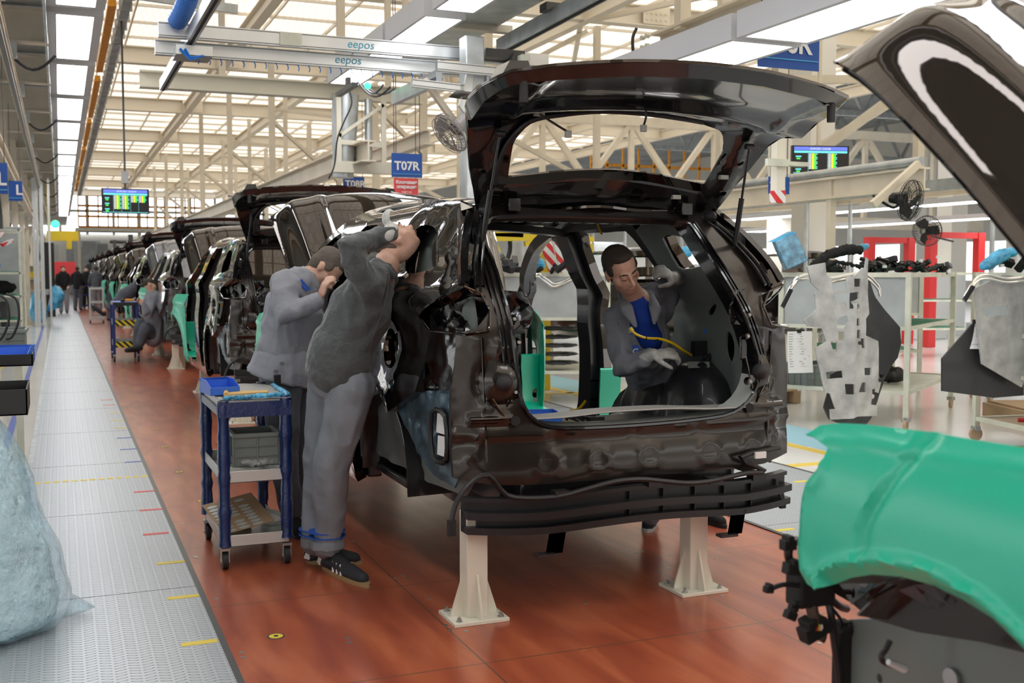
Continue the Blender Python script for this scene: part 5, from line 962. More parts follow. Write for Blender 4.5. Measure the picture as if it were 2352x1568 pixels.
sh = thing('label_sheet', C0, 'cardboard sheet of oval silver badges lying in the bottom tray of the cart', 'sheet'); MB().box(-.14, .14, -.02, .26, 0, .003, rot=Rm.transposed() if 0 else Matrix.Rotation(.42, 3, 'X') @ Matrix.Rotation(.3, 3, 'Z'), at=C0).build('card', 'cardboard', sh)
Rm = Matrix.Rotation(.42, 3, 'X') @ Matrix.Rotation(.3, 3, 'Z')
for i in range(3):
    for j in range(9):
        if (i*9+j) % 13 != 12: c = C0+Rm @ V((-.10+i*.075, -.005+j*.028, .0035)); g = MB(); g.add([c+Rm @ V((.030*math.cos(a), .011*math.sin(a), z)) for z in (0, .002) for a in [k*math.pi/8 for k in range(16)]], [tuple(range(16))[::-1], tuple(range(16, 32))]+[(k, (k+1) % 16, 16+(k+1) % 16, 16+k) for k in range(16)]); g.build('badge', 'white_metal', sh)
m = MB(); m.ell((1.0, 5.82, .19), (.075, .12, .04)); o = m.organic('foam_pad', 'felt', voxel=.008, smooth=2, fn=folds(.012, 16), label='lumpy grey pad leaning behind the badge sheet in the bottom tray', cat='pad')
MB().box(.76, .92, 5.9, 6.1, .122, .20).build('cardboard_piece', 'cardboard', label='brown cardboard piece at the back of the bottom tray', cat='cardboard', bev=.004)
# second cart: blue posts and hazard striped shelves
c2 = thing('tool_cart', (1.0, 20.0, 0), 'blue cart with black top and yellow and black striped shelf edges, beside the sitting worker', 'cart'); a, b_ = .81, 1.19
for z0, z1, nm in ((.24, .34, 'lower_shelf'), (.60, .70, 'middle_shelf')):
    m = MB(); tray(m, a, b_, 19.4, 20.3, z0, z1); m.build(nm, 'white_metal', c2); MB().box(a+.0, b_, 19.385, 19.398, z0, z1).build('striped_edge', 'hazard', c2)
m = MB(); tray(m, a-.01, b_+.01, 19.38, 20.32, .94, 1.0); m.build('top_tray', 'black_plastic', c2); MB().box(a, b_, 19.4, 20.3, .98, 1.0).build('mat', 'blue_bin', c2)
for (x, y) in ((a, 19.4), (b_, 19.4), (a, 20.3), (b_, 20.3)): MB().box(x-.022, x+.022, y-.022, y+.022, .12, .96).build('leg', 'blue_paint', c2); castor(c2, x, y, .05, .11)
MB().limb([(1.02, 19.5, 1.03), (1.13, 19.5, 1.03)], [.025, .02], 10).build('drill_body', 'orange', label='orange power drill lying on the striped cart', cat='tool'); MB().box(.93, 1.0, 19.5, 19.62, 1.0, 1.05).build('tool_case', 'black_plastic', label='small black tool beside the orange drill', cat='tool', bev=.01)
def trolley(x, y, w_, d, h, label, m_='white_metal'):
    b = thing('trolley', (x, y, 0), label, 'trolley')
    for z in (.2, h*.62, h):
        g = MB(); tray(g, x-w_/2, x+w_/2, y-d/2, y+d/2, z-.06, z); g.build('shelf', m_, b)
    for (sx, sy) in ((-1, -1), (1, -1), (-1, 1), (1, 1)): MB().box(x+sx*w_/2-.02, x+sx*w_/2+.02, y+sy*d/2-.02, y+sy*d/2+.02, .08, h).build('leg', m_, b); castor(b, x+sx*w_/2, y+sy*d/2, .05, .09)
    return b
trolley(.97, 34.5, .36, .5, 1.05, 'small white two level trolley on the red floor farther down the line')
trolley(.95, 47, .36, .5, 1.0, 'dark blue trolley before the standing people far down the line', 'blue_paint')
# ================================================================ left side: shelf rack, crates, trays, bags
rk = thing('shelf_rack', (-1, 20, 0), 'cream shelf rack with green mats at the left edge', 'rack'); xr0, xr1, ya, yb = -1.9, -.60, 19.6, 20.8
for (x, y) in ((xr0, ya), (xr1, ya), (xr0, yb), (xr1, yb)): MB().box(x-.02, x+.02, y-.02, y+.02, 0, 2.2).build('upright', 'rack', rk)
for z in (.32, .72, 1.12, 1.5, 2.2):
    m = MB(); m.box(xr0, xr1, ya-.02, ya+.01, z-.03, z); m.box(xr0, xr1, yb-.01, yb+.02, z-.03, z); m.box(xr1-.02, xr1+.0, ya, yb, z-.03, z); m.build('rail', 'rack', rk); 
    if z < 2: MB().box(xr0, xr1-.02, ya, yb, z-.005, z+.012).build('shelf_mat', 'rack_green', rk)
MB().box(-2.2, -.62, 21.2, 22.2, 0, 2.3).build('cabinet', 'grey_panel', label='grey metal cabinet standing behind the cream shelf rack on the left', cat='cabinet', bev=.01)
for i, (x, y, z, s, mt_, lb) in enumerate(((-.9, 20.0, 1.25, .14, 'foam', 'dark parts heap on the upper green mat of the left rack'), (-1.4, 19.8, 1.2, .10, 'orange', 'orange part on the upper green mat of the left rack'), (-1.1, 20, 1.62, .12, 'blue_bin', 'blue box on the top shelf of the left rack'))):
    m = MB(); m.ell((x, y, z), (s*1.6, s, s*.8)); m.organic('spare_part', mt_, voxel=.012, smooth=1, fn=folds(.02, 14), label=lb, cat='part')
for i in range(4): MB().prism([(-1.5+i*.2, .34), (-1.4+i*.2, .34), (-1.44+i*.2, 1.0), (-1.54+i*.2, 1.0)], lambda u, v, w_: V((u, w_, v)), 19.8, 20.6).build('felt_sheet', 'felt_dark', label='dark grey felt panel stacked upright in the left rack', cat='panel', group='felt panels in the left rack')
t = thing('work_shelf', (-.55, 7.3, 0), 'black edged sloping parts stand with two trays at the lower left edge', 'stand')
for (p0_, z, hh, y) in (((75, 812), .93, .06, 5.9), ((62, 893), .74, .11, 5.0)):
    q = atY(*p0_, y); m = MB(); x1 = q.x; z1 = q.z; m.box(x1-.9, x1, y, y+.006, z1-hh, z1-.002); m.box(x1-.006, x1, y, y+.42, z1-hh, z1-.002); m.box(x1-.9, x1, y+.41, y+.42, z1-hh, z1); m.box(x1-.9, x1, y, y+.42, z1-hh, z1-hh+.006); m.build('tray', 'black_plastic', t)
q = atY(60, 895, 5.0); MB().box(q.x-.5, q.x-.44, 5.2, 6.2, 0, q.z-.1).build('leg', 'dark_steel', t); q = atY(70, 814, 5.9); MB().box(q.x-.5, q.x-.44, 6.2, 6.28, 0, q.z-.06).build('leg', 'dark_steel', t)
o = open_bin('parts_bin', (q.x-.15, 6.07, q.z-.052), .30, .26, .085, 'blue_bin', 'blue open bin with two round holes on the black edged tray at the left', .6, rot=-.1)
for dx in (-.09, -.03): MB().cyl((q.x-.15+dx, 5.935, q.z-.02), (q.x-.15+dx, 5.93, q.z-.02), .022, seg=16).build('hole', 'black_matt', o)
q = atY(50, 905, 5.0); m = MB(); m.box(-.20, .10, -.02, .25, 0, .012, rot=Matrix.Rotation(.12, 3, 'Y') @ Matrix.Rotation(.3, 3, 'Z'), at=(q.x-.15, 5.05, q.z-.02)); m.build('paper_stack', 'paper', label='white papers in the lower black edged tray at the left edge', cat='papers', bev=.003)
q0_, q1_ = atY(-40, 765, 7.2), atY(58, 810, 7.2); crate('storage_crate', q1_.x-.6, q1_.x, 7.2, 7.6, q1_.z-.02, .16, 'grey open crate behind the blue bin at the left edge'); MB().box(q1_.x-.6, q1_.x+.0, 7.15, 7.65, q1_.z-.05, q1_.z-.02).build('bench_plate', 'rack', t); MB().box(q1_.x-.06, q1_.x-.02, 7.2, 7.24, 0, q1_.z-.05).build('leg', 'rack', t)
pts = [tuple(atY(a, c, 7.0)) for a, c in ((-10, 675), (15, 690), (20, 735), (5, 775), (-10, 782))]; m = MB(); m.tube(cm(pts, 5), .008, 6); m.tube([V(p)+V((.05, .1, 0)) for p in cm(pts, 5)], .008, 6); m.build('wire_handle', 'cable', label='black bent wire handle at the left edge above the grey crate', cat='handle')
# foreground blue bag full of crumpled film
def bagsurf(infl, sd):
    prof = [(.0, .33), (.02, .40), (.10, .425), (.2, .415), (.35, .385), (.5, .345), (.65, .295), (.8, .235), (.95, .17), (1.1, .10), (1.2, .05)]
    def f(u, v):
        z = v; r = interp(prof, z)-infl; a = u*2*math.pi; cr = .012*math.sin(a*19+6*noise.noise(V((a*2, z*2, sd))))*min(1, z*2); n = .030*noise.noise(V((math.cos(a)*3.2, math.sin(a)*3.2, z*5+sd)))+.014*noise.noise(V((math.cos(a)*9, math.sin(a)*9, z*14+sd)))
        tail = .16*math.exp(-((a-.25)/.22)**2)*math.exp(-(z/.05)**2)*(1 if infl == 0 else 0)
        return V((-.42-.05*z+(r+cr+n+tail)*math.cos(a), 5.0-.02*z+(r*.85+cr+n)*math.sin(a), .012+z+.01*math.sin(a*5)*(.0 if z < .05 else 1)))
    m = MB(); NU, NV = 96, 44; vs = [f(i/NU, 1.2*(j/(NV-1))**1.15) for j in range(NV) for i in range(NU)]; m.add(vs, [(j*NU+i, j*NU+(i+1) % NU, (j+1)*NU+(i+1) % NU, (j+1)*NU+i) for j in range(NV-1) for i in range(NU)]+[tuple(range(NU))[::-1], tuple((NV-1)*NU+i for i in range(NU))]); return m
bg = bagsurf(.05, 1).build('plastic_bag', 'bag_fill', label='large translucent pale blue bag stuffed with film on the left walkway, nearest the camera', cat='bag', sharp=0)
bagsurf(0, 1).build('film_skin', 'film', bg, sharp=0)
# two blue bags by the grey table leg
P = [atX(u, v, -.20) for u, v in ((88, 730), (82, 690), (75, 650))]; y = 25
def bag(pts, rs, label, flat=.6): m = MB(); m.limb([atY(u, v, 34+d) for u, v, d in pts], rs, 16); return m.organic('rubbish_bag', 'bag_blue', voxel=.035, smooth=3, fn=folds(.07, 4), label=label, cat='bag')
m = MB(); pass
bag([(90, 722, 0), (82, 700, 0), (76, 672, 0)], [.24, .17, .05], 'blue rubbish bag slumped on the floor at the left of the walkway'); bag([(112, 708, 0), (124, 696, 0), (133, 675, 0), (122, 660, 0)], [.09, .20, .20, .08], 'blue rubbish bag hanging from the table edge over the walkway')
t = thing('work_table', (-.6, 36, 0), 'grey metal table with posts at the left side of the walkway beyond the blue bags', 'table'); MB().box(-2, -.32, 34.8, 37.2, .84, .97).build('top', 'steel', t)
for y in (34.9, 37.1): MB().box(-.5, -.42, y-.04, y+.04, 0, .84).build('leg', 'rack', t)
for (px, w_) in ((98, 5), (80, 4), (87, 4), (115, 3)):
    p = atY(px, 600, 33); trim(MB().box(p.x-w_*.009, p.x+w_*.009, 32.97, 33.03, 0, 4.1), 'alu')
MB().box(*[c for c in (atY(98, 570, 40).x, atY(124, 570, 40).x)], 40, 40.3, .0, 2.5).build('monitor_back', 'black_plastic', label='black control cabinet screen seen beyond the aluminium posts on the left', cat='cabinet', bev=.02)
m = MB(); m.box(-.35, .55, 36, 36.2, 2.45, 2.75); m.box(.2, .35, 35.8, 36.5, 2.2, 2.5); m.box(-.32, -.24, 36.05, 36.13, 2.7, 5.2); m.build('hoist', 'yellow', label='yellow hoist arm hanging at the far end of the left walkway', cat='hoist'); MB().ell((-.1, 36, 2.95), .12).build('signal_lamp', 'green_lamp', label='green signal lamp over the yellow hoist far on the left', cat='signal lamp')
for i in range(5):
    y = 38+i*4.5; rr = thing('shelf_rack', (-.8, y, 0), 'cream parts rack lining the left side of the walkway, number %s beyond the table' % ['one', 'two', 'three', 'four', 'five'][i], 'rack', 'parts racks beyond the left table')
    for (x, yy) in ((-1.4, y), (-.55, y), (-1.4, y+1.6), (-.55, y+1.6)): MB().box(x-.03, x+.03, yy-.03, yy+.03, 0, 1.75).build('upright', 'rack', rr)
    for z in (.4, .85, 1.3, 1.72): MB().box(-1.4, -.55, y, y+1.6, z-.03, z).build('shelf', 'rack', rr)
    for z, mt_ in ((.43, 'grey_bin'), (.87, 'cardboard'), (1.32, 'yellow')): MB().box(-1.2, -.65, y+.2, y+1.2, z, z+.2).build('stored_box', mt_, label='box on a shelf of the racks along the left walkway', cat='box', group='boxes on the left racks')
    for j in range(2): MB().tube([(-1.0, y+j, 1.72), (-.9, y+j+.1, 2.2), (-1.0, y+j+.1, 2.9)], .05, 6).build('hose_bundle', 'cable', label='dark hose bundle dropping to the left racks', cat='hose', group='hose bundles at the left racks')
for i in range(4):
    y = 13+i*3.4; m = MB()
    for k in range(5): a_ = RND.random()*.5; m.tube([(-.95-a_, y+k*.4, 3.0), (-.9-a_, y+.2+k*.4, 2.4+.2*k % .4), (-1.05-a_, y+k*.4, 1.9)], .03, 6)
    m.box(-1.1, -.85, y, y+.2, 2.2, 2.45); m.build('hanging_tool', 'dark_steel', label='dark tools and hoses hanging between the posts under the left mezzanine', cat='tool', group='tools hanging under the left mezzanine')
    MB().beam((-.9, y+.5, 1.95), (-.75, y+.9, 2.05), .05, .05).build('torque_tool', 'red_white', label='red and white marked torque tool under the left mezzanine', cat='tool', group='red marked tool arms')
# far end: orange cage, sign, machinery
m = MB()
for k in range(14): m.beam((1.2+k*.62, 78, 4.5), (1.2+k*.62, 78, 6.6), .08, .08, (0, 1, 0))
for z in (4.5, 5.2, 5.9, 6.6): m.beam((1.2, 78, z), (10, 78, z), .08, .14, (0, 0, 1))
m.build('safety_cage', 'orange', label='orange safety cage high up at the far end of the hall', cat='cage')
m = MB(); m.box(1, 10, 77, 80, 4.2, 4.4); m.build('platform', 'cream', label='cream platform carrying the orange cage at the far end', cat='platform')
for x in (1.2, 5, 9.8): MB().beam((x, 78, 0), (x, 78, 4.2), .2, .2, (0, 1, 0)).build('platform_post', 'cream', label='cream post under the orange cage platform', cat='post', group='posts of the far platform')
m = MB(); m.box(-.3, .7, 56, 56.1, 1.3, 2.0); m.box(.15, .25, 56.02, 56.08, 0, 1.35); m.build('notice_board', 'red_sign', label='red notice board behind the distant standing people', cat='sign')
for i in range(26): x = RND.uniform(-6, 12) ; z = RND.uniform(.8, 3.8); y = 81+i*.3; MB().box(x, x+RND.uniform(.6, 2.4), y, y+.2, 0, z+RND.uniform(.25, 1.0)).build('machine', ('grey_panel', 'cream', 'white_metal', 'galv')[i % 4], label='grey or cream machine at the far end of the hall', cat='machine', group='machines at the far end')
m = MB(); m.tube([(1.6, 40, 2.55), (4.2, 40, 2.5)], .06, 8); m.box(2.2, 2.35, 39.9, 40.1, 2.5, 2.8); m.box(1.7, 1.8, 39.9, 40.1, 2.3, 2.6); m.build('crossbar', 'dark_steel', label='dark crossbar over the line far away below the screen', cat='bar')
# orange lattice behind the tailgate window
m = MB()
for k in range(9): m.beam((22+k*.8, 44, 5.4), (22+k*.8, 44, 7.2), .08, .08, (0, 1, 0))
for z in (5.4, 6.3, 7.2): m.beam((22, 44, z), (28.6, 44, z), .08, .12, (0, 0, 1))
m.build('safety_cage', 'orange', label='orange railing seen through the tailgate window', cat='cage')
# ================================================================ racks on the right
def rot_frame(o_, ang):
    c, s = math.cos(ang), math.sin(ang); return lambda u, v, z: V((o_[0]+u*c-v*s, o_[1]+u*s+v*c, z))
def rack(o_, ang, w_, d, label, shelves, front_panel=True, panel_mat='grey_panel', wheels=True):
    # u runs along the near face, v goes away from it
    F = rot_frame(o_, ang); b = thing('rack_cart', F(w_/2, d/2, 0), label, 'rack')
    X = F(1, 0, 0)-F(0, 0, 0); Yv = F(0, 1, 0)-F(0, 0, 0)
    for (u, v) in ((0, 0), (w_, 0), (0, d), (w_, d)): MB().beam(F(u, v, .1 if wheels else 0), F(u, v, 1.5), .05, .05, X).build('upright', 'rack', b)
    for z in (1.475,)+tuple(shelves):
        g = MB(); t = .045 if z > 1.4 else .035
        g.beam(F(0, 0, z), F(w_, 0, z), .04, t, (0, 0, 1)); g.beam(F(0, d, z), F(w_, d, z), .04, t, (0, 0, 1)); g.beam(F(0, 0, z), F(0, d, z), .04, t, (0, 0, 1)); g.beam(F(w_, 0, z), F(w_, d, z), .04, t, (0, 0, 1)); g.build('rail', 'rack', b)
        g = MB(); g.prism([(0.02, .02), (w_-.02, .02), (w_-.02, d-.02), (.02, d-.02)], lambda u, v, q: F(u, v, q), z-.005, z+.006); g.build('shelf', 'wood_shelf' if z < .3 else ('rack_green' if z > 1.4 else 'rack'), b)
        if .4 < z < 1.4: g = MB(); g.prism([(0.05, .05), (w_-.05, .05), (w_-.05, d-.05), (.05, d-.05)], lambda u, v, q: F(u, v, q), z+.008, z+.016); g.build('shelf_mat', 'rack_green', b)
    if front_panel: g = MB(); g.prism([(.03, .0), (w_-.03, .0), (w_-.03, .012), (.03, .012)], lambda u, v, q: F(u, v, q), .98, 1.45); g.build('front_panel', panel_mat, b)
    if wheels:
        for (u, v) in ((0, 0), (w_, 0), (0, d), (w_, d)): p = F(u, v, .06); MB().cyl(p-X*.015, p+X*.015, .06, seg=16).build('castor_wheel', 'wood_shelf', b); MB().box(p.x-.03, p.x+.03, p.y-.03, p.y+.03, .09, .13).build('castor_fork', 'steel', b)
    return b, F
# rack 1 behind the felt mat
A1 = (7.35, 8.05); L1 = 1.22; D1 = 2.1; an1 = math.radians(125)     # near face runs from the right leg to the left leg
a1 = math.atan2(.82, -.57)
O1 = (A1[0]-.57*L1, A1[1]+.82*L1); R1, F1 = rack(O1, math.atan2(-.82, .57), L1, D1, 'cream rack cart with a grey front panel behind the hanging grey felt mat', (.97, .36))
R2, F2 = rack((7.42+.1, 7.36), math.atan2(-.98, -.2), 1.6, 1.1, 'cream rack cart at the right edge behind the green fender cover', (.62, .97, .2))
O0 = (4.35, 11.6); R0, F0 = rack(O0, math.atan2(-.36, .93), 1.5, 1.1, 'cream rack cart with grey front panel seen through the door openings of the brown car', (.97, .36))
R3, F3 = rack((8.9, 11.4), -.5, 1.3, 1.4, 'cream rack cart standing farther back between the felt mat rack and the right edge rack', (.5, .97))
R4, F4 = rack((9.6, 9.2), -.55, 1.9, .8, 'long low cream rack behind the parts heaps on the right', (.4, .97), False)
R5, F5 = rack((12.5, 15.5), -.3, 2.6, .9, 'cream rack far on the right in front of the windows', (.5, 1.0), False)
R6, F6 = rack((5.6, 16.5), -.2, 1.8, .9, 'cream rack cart far behind the opened doors of the brown car', (.5, 1.0))
# lower rail of the shelves, crates, papers
def on(F, u, v, z): return F(u, v, z)
p = F1(.28, .35, .366); b = crate('storage_crate', p.x-.30, p.x+.28, p.y-.2, p.y+.2, .367, .22, 'grey ribbed crate with a white number four on the lower shelf below the papers'); text('4', .13, (p.x+.10, p.y-.215, .43), (1, 0, 0), (0, 0, 1), 'white_letter', b)
def papers(c, w_, h, xd, label):
    xd = V(xd).normalized(); zd = V((0, 0, 1)); n = xd.cross(zd); b = thing('paper_list', c, label, 'paper'); g = MB()
    g.sheet([(0, 0), (w_, 0), (w_, h), (0, h)], [], lambda u, v: V(c)+xd*u+zd*v+n*(.02*math.sin(u/w_*3)+.03*((h-v)/h)**2), .002, .05); g.build('sheet', 'paper', b)
    g = MB()
    for k in range(14):
        v = h*(.93-k*.06); g.prism([(w_*.06, 0), (w_*(.5+.4*RND.random()), 0), (w_*(.5+.4*RND.random()), .004), (w_*.06, .004)], lambda a, q, z: V(c)+xd*a+zd*(v+q)+n*(.02*math.sin(a/w_*3)+.03*((h-v)/h)**2+.0022+z), 0, .0006)
    g.build('writing', 'dark_steel', b); MB().box(-.04, .04, -.01, .01, -.015, .02, at=V(c)+xd*w_*.5+zd*h+n*.01).build('clip', 'black_matt', b)
p = atY(1807, 856, F1(0, 0, 0).y-.35); papers(p, .27, .40, (1, -.1, 0), 'white printed lists clipped beside the grey felt mat')
p = atY(2214, 800, 6.9); papers(p, .19, .22, (.8, -.4, 0), 'white printed list pinned inside the rack at the right edge'); p = atY(1232, 860, 11.0); papers(p, .10, .50, (.5, -.3, 0), 'white printed list hanging on the rack behind the green fender edge')
# hanging felt mat with cut-outs, traced at its own distance
YM = 7.05
def mt(px, py): p = atY(px, py, YM); return (p.x, p.z)
def z6(l): return [mt(1568+a/3, 523+c/3) for a, c in l]
mat_o = z6([(868, 265), (975, 240), (985, 330), (1010, 345), (1020, 430), (1095, 430), (1100, 340), (1150, 330), (1215, 275), (1235, 280), (1245, 205), (1258, 220), (1255, 330), (1258, 545), (1266, 590), (1240, 625), (1240, 740), (1345, 780), (1350, 1105), (1290, 1110), (1285, 1215), (1340, 1225), (1338, 1295), (1180, 1295), (1005, 1320), (1000, 1250), (1030, 1245), (1000, 1140), (970, 1130), (915, 830), (980, 780), (950, 690), (870, 680), (850, 640), (900, 590), (920, 560), (915, 455), (935, 430), (895, 380), (880, 300)])
rc = lambda x0, y0, x1, y1: z6([(x0, y0), (x1, y0), (x1, y1), (x0, y1)])
mat_h = [rc(1148, 350, 1198, 405), z6([(1030, 455), (1185, 440), (1185, 490), (1125, 510), (1125, 555), (1098, 555), (1098, 510), (1030, 505)]), z6([(1150, 535), (1170, 515), (1192, 530), (1190, 560), (1165, 572)]), z6([(1055, 615), (1095, 600), (1102, 640), (1080, 690), (1040, 690), (1040, 650)]), rc(1145, 622, 1193, 672), rc(1045, 712, 1083, 775), rc(1157, 700, 1195, 758), z6([(1200, 760), (1232, 760), (1235, 828), (1205, 825), (1205, 805), (1175, 800), (1175, 780), (1200, 778)]), z6([(1000, 780), (1042, 780), (1040, 850), (1020, 850)]), rc(1230, 962, 1288, 1012), z6([(978, 992), (1070, 980), (1072, 1030), (985, 1042)]), z6([(1082, 1070), (1140, 1068), (1140, 1140), (1088, 1142)]), z6([(1185, 1130), (1215, 1062), (1240, 1062), (1240, 1128)])]
def mf(x, z): return V((x, YM+.05*math.sin((x-4.9)*5)+.012*noise.noise(V((x*9, z*7, 1)))-.05*math.exp(-((x-(mt(1960, 0)[0]))/.05)**2)*(1 if z < 1.25 else .3), z))
MB().sheet(mat_o, mat_h, mf, .014, .03, nsign=1).build('felt_mat', 'felt', label='grey felt tunnel mat with rectangular cut-outs hanging in front of the rack on the right', cat='mat', sharp=50)
YD = 7.3
def md(px, py): p = atY(px, py, YD); return (p.x, p.z)
dk = [md(1568+a/3, 523+c/3) for a, c in [(1140, 330), (1290, 320), (1380, 480), (1480, 600), (1550, 690), (1560, 800), (1540, 900), (1480, 990), (1440, 1060), (1400, 1200), (1340, 1320), (1290, 1365), (1050, 1345), (960, 1310), (925, 1230), (940, 1150), (960, 1000), (1120, 940), (1130, 500)]]
hd_ = [cm([md(1568+a/3, 523+c/3) for a, c in [(1385, 1015), (1440, 1020), (1430, 1045), (1390, 1040)]], 3, True), cm([md(1568+a/3, 523+c/3) for a, c in [(1325, 1150), (1380, 1160), (1370, 1185), (1325, 1180)]], 3, True)]
o = MB().sheet(dk, hd_, lambda x, z: V((x, YD+.10*math.sin((x-md(1990, 0)[0])*4)+.03*noise.noise(V((x*4, z*4, 2))), z)), .012, .04, nsign=1).build('insulation_panel', 'felt_dark', label='black moulded insulation panel hanging behind the grey felt mat', cat='panel', sharp=50)
q = [md(1568+a/3, 523+c/3) for a, c in [(1380, 1065), (1415, 1070), (1395, 1145), (1362, 1135)]]; MB().prism(q, lambda u, v, w_: V((u, YD+.02+w_+.10*math.sin((u-md(1990, 0)[0])*4), v)), -.03, -.022).build('sticker', 'felt', o)
# bent tube hanger
def hanger(pts, y, label):
    P = [tuple(atY(a, c, y)) for a, c in pts]; b = thing('tube_hanger', P[0], label, 'hanger'); m = MB(); m.tube(cm(P, 5), .012, 8); m.tube([V(p)+V((.02, .02, .03)) for p in cm(P, 5)], .012, 8); m.build('bent_tube', 'chrome', b); MB().tube([V(P[0]), V(P[0]).lerp(V(P[1]), .8)], .018, 8).build('grip', 'foam', b); return b
hanger([(1797, 705), (1822, 655), (1850, 640), (1900, 648), (1945, 640), (1985, 636), (2015, 660), (2022, 680)], 7.2, 'bent chrome tube hanger holding the grey felt mat'); hanger([(1200, 672), (1230, 635), (1255, 648), (1275, 658), (1320, 640), (1345, 646)], 11.2, 'bent chrome tube hanger on the rack seen through the brown car'); hanger([(2215, 690), (2240, 650), (2265, 640), (2310, 648), (2350, 645)], 6.7, 'bent chrome tube hanger inside the rack at the right edge')
MB().sheet([md(2148+a, 640+c) for a, c in [(90, 20), (95, 100), (105, 180), (190, 230), (215, 160), (215, 0), (150, -10)]], [[md(2148+a, 640+c) for a, c in [(110, 60), (160, 55), (160, 75), (112, 80)]]], lambda x, z: V((x-.55, 6.75, z)), .015, .04).build('felt_mat', 'felt', label='second grey felt mat hanging at the right picture edge', cat='mat')
MB().sheet([md(2148+a, 640+c) for a, c in [(40, 170), (110, 90), (215, 180), (215, 250), (150, 255), (40, 240)]], [], lambda x, z: V((x-.55, 6.85, z)), .015, .04).build('insulation_panel', 'felt_dark', label='black insulation panel under the felt mat at the right picture edge', cat='panel')
# things lying on the rack tops
def lump(name, pts, rs, mt_, label, y, group=None, vx=.014, sm=1, f=folds(.015, 16), cat='part'):
    m = MB(); m.limb([atY(a, c, y) for a, c in pts], rs, 10); return m.organic(name, mt_, voxel=vx, smooth=sm, fn=f, label=label, cat=cat, group=group)
def at_rack(px, py, y): return atY(px, py, y)
Rb = Matrix.Rotation(.32, 3, RT if 0 else 'Y')
c = atY(1814, 577, 8.9); b = MB(); Rb = Matrix.Rotation(-.35, 3, 'Z') @ Matrix.Rotation(-.42, 3, 'Y'); b.box(-.115, .115, -.06, .06, -.15, .15, rot=Rb, at=c); o = b.build('wrapped_box', 'box_film', label='tilted box wrapped in blue net film standing on the rack top', cat='box', bev=.01); m = MB(); m.prism([(-.115, .15), (.115, .15), (.07, .18), (-.16, .17)], lambda u, v, w_: Rb @ V((u, w_, v))+c, -.05, .05); m.build('film_fold', 'bag_blue', o)
lump('blue_film', [(2265, 610), (2300, 585), (2330, 578)], [.05, .06, .04], 'bag_blue', 'blue film heap on the right edge rack', 7.0, cat='film'); lump('blue_film', [(1965, 572), (1990, 566)], [.04, .04], 'bag_blue', 'small blue film bundle behind the black parts heap', 10.5, cat='film'); lump('blue_film', [(1225, 615), (1238, 600), (1245, 612)], [.05, .06, .04], 'bag_blue', 'blue film bundle seen through the door opening of the brown car', 11.3, cat='film'); lump('blue_film', [(1560, 590), (1575, 580)], [.07, .07], 'bag_blue', 'blue film bundle seen through the rear quarter window opening', 10.3, cat='film')
HL = 'black plastic parts heaped on the rack tops'
rr = random.Random(5)
for (px, py, s, y, k) in ((1700, 600, .10, 8.9, 0), (1735, 606, .09, 9.0, 1), (1690, 612, .07, 8.8, 0), (1905, 590, .09, 9.2, 2), (2035, 595, .12, 9.4, 1), (2075, 603, .09, 9.3, 0), (2110, 606, .09, 9.1, 2), (2150, 608, .08, 9.0, 1), (2000, 607, .08, 9.2, 0), (1175, 605, .12, 11.3, 1), (1255, 610, .09, 11.2, 3), (1290, 612, .09, 11.0, 3), (1270, 600, .07, 11.2, 3), (2335, 590, .10, 7.0, 3), (2010, 560, .13, 10.5, 1)):
    m = MB(); s *= 1.55; c = atY(px, py, y); c.z = 1.5+.42*s
    for i in range(9 if k != 3 else 2):
        e = V((rr.uniform(-s, s), rr.uniform(-s, s), rr.uniform(-.3*s, .3*s))); Rm = Matrix.Rotation(rr.uniform(-1, 1), 3, 'X') @ Matrix.Rotation(rr.uniform(-1.5, 1.5), 3, 'Z'); q = s*rr.uniform(.3, .6); m.box(-q, q, -q*.3, q*.3, -q*.35, q*.35, rot=Rm, at=c+e)
    if k in (0, 2):
        for i in range(4): e = [V((rr.uniform(-s*1.3, s*1.3), rr.uniform(-s, s), rr.uniform(-s*.4, s*.5)))+c for _ in range(4)]; m.tube(cm([tuple(v) for v in e], 4), .008, 5)
    m.build('plastic_part', 'foam' if k == 3 else 'black_plastic', label='heap %s of black plastic car parts on the rack tops' % ('left of the tilted blue box' if px in (1700, 1735, 1690) else 'seen through the brown car' if px < 1400 else 'right of the blue box' if px < 2060 else 'below the raised hood'), cat='part', group=HL, bev=.004)
lump('foam_roll', [(1870, 612), (1900, 585), (1950, 572), (1975, 575)], [.05, .05, .055, .05], 'foam', 'long black foam hose curved over the rack top beside the blue box', 8.9, cat='foam'); lump('foam_roll', [(1880, 618), (1920, 600), (1975, 612)], [.02, .025, .02], 'foam', 'thin black hose below the foam hose', 8.8, cat='foam')
for i, (px, py) in enumerate(((1760, 604), (2115, 598), (2155, 590), (2032, 612), (2300, 610), (1718, 598))): c = atY(px, py, 8.9 if px < 2200 else 7.0); MB().box(-.02, .02, -.012, .012, -.014, .014, at=c).build('white_connector', 'white', label='small white plug among the black parts on the rack tops', cat='plug', group='white plugs on the rack tops')
for (F, z) in ((F1, .38), (F3, .52), (F2, .64)):
    for i in range(3): m = MB(); c = F(.9-.25*i, .8+.3*i, z+.08); m.ell(c, (.14, .12, .08)); m.organic('film_bag', 'clear_film' if i else 'black_plastic', voxel=.02, smooth=1, fn=folds(.03, 12), label='bagged parts on the lower shelves of the right racks', cat='bag', group='bagged parts on the right racks')
for i in range(3): c = F2(.3+.25*i, .2+.1*i, .22); MB().tube([c, c+V((.3, -.3, .01))], .02, 8).build('metal_bar', 'steel' if i else 'red', label='loose bar on the bottom shelf of the right edge rack', cat='bar', group='loose bars at the right edge rack')
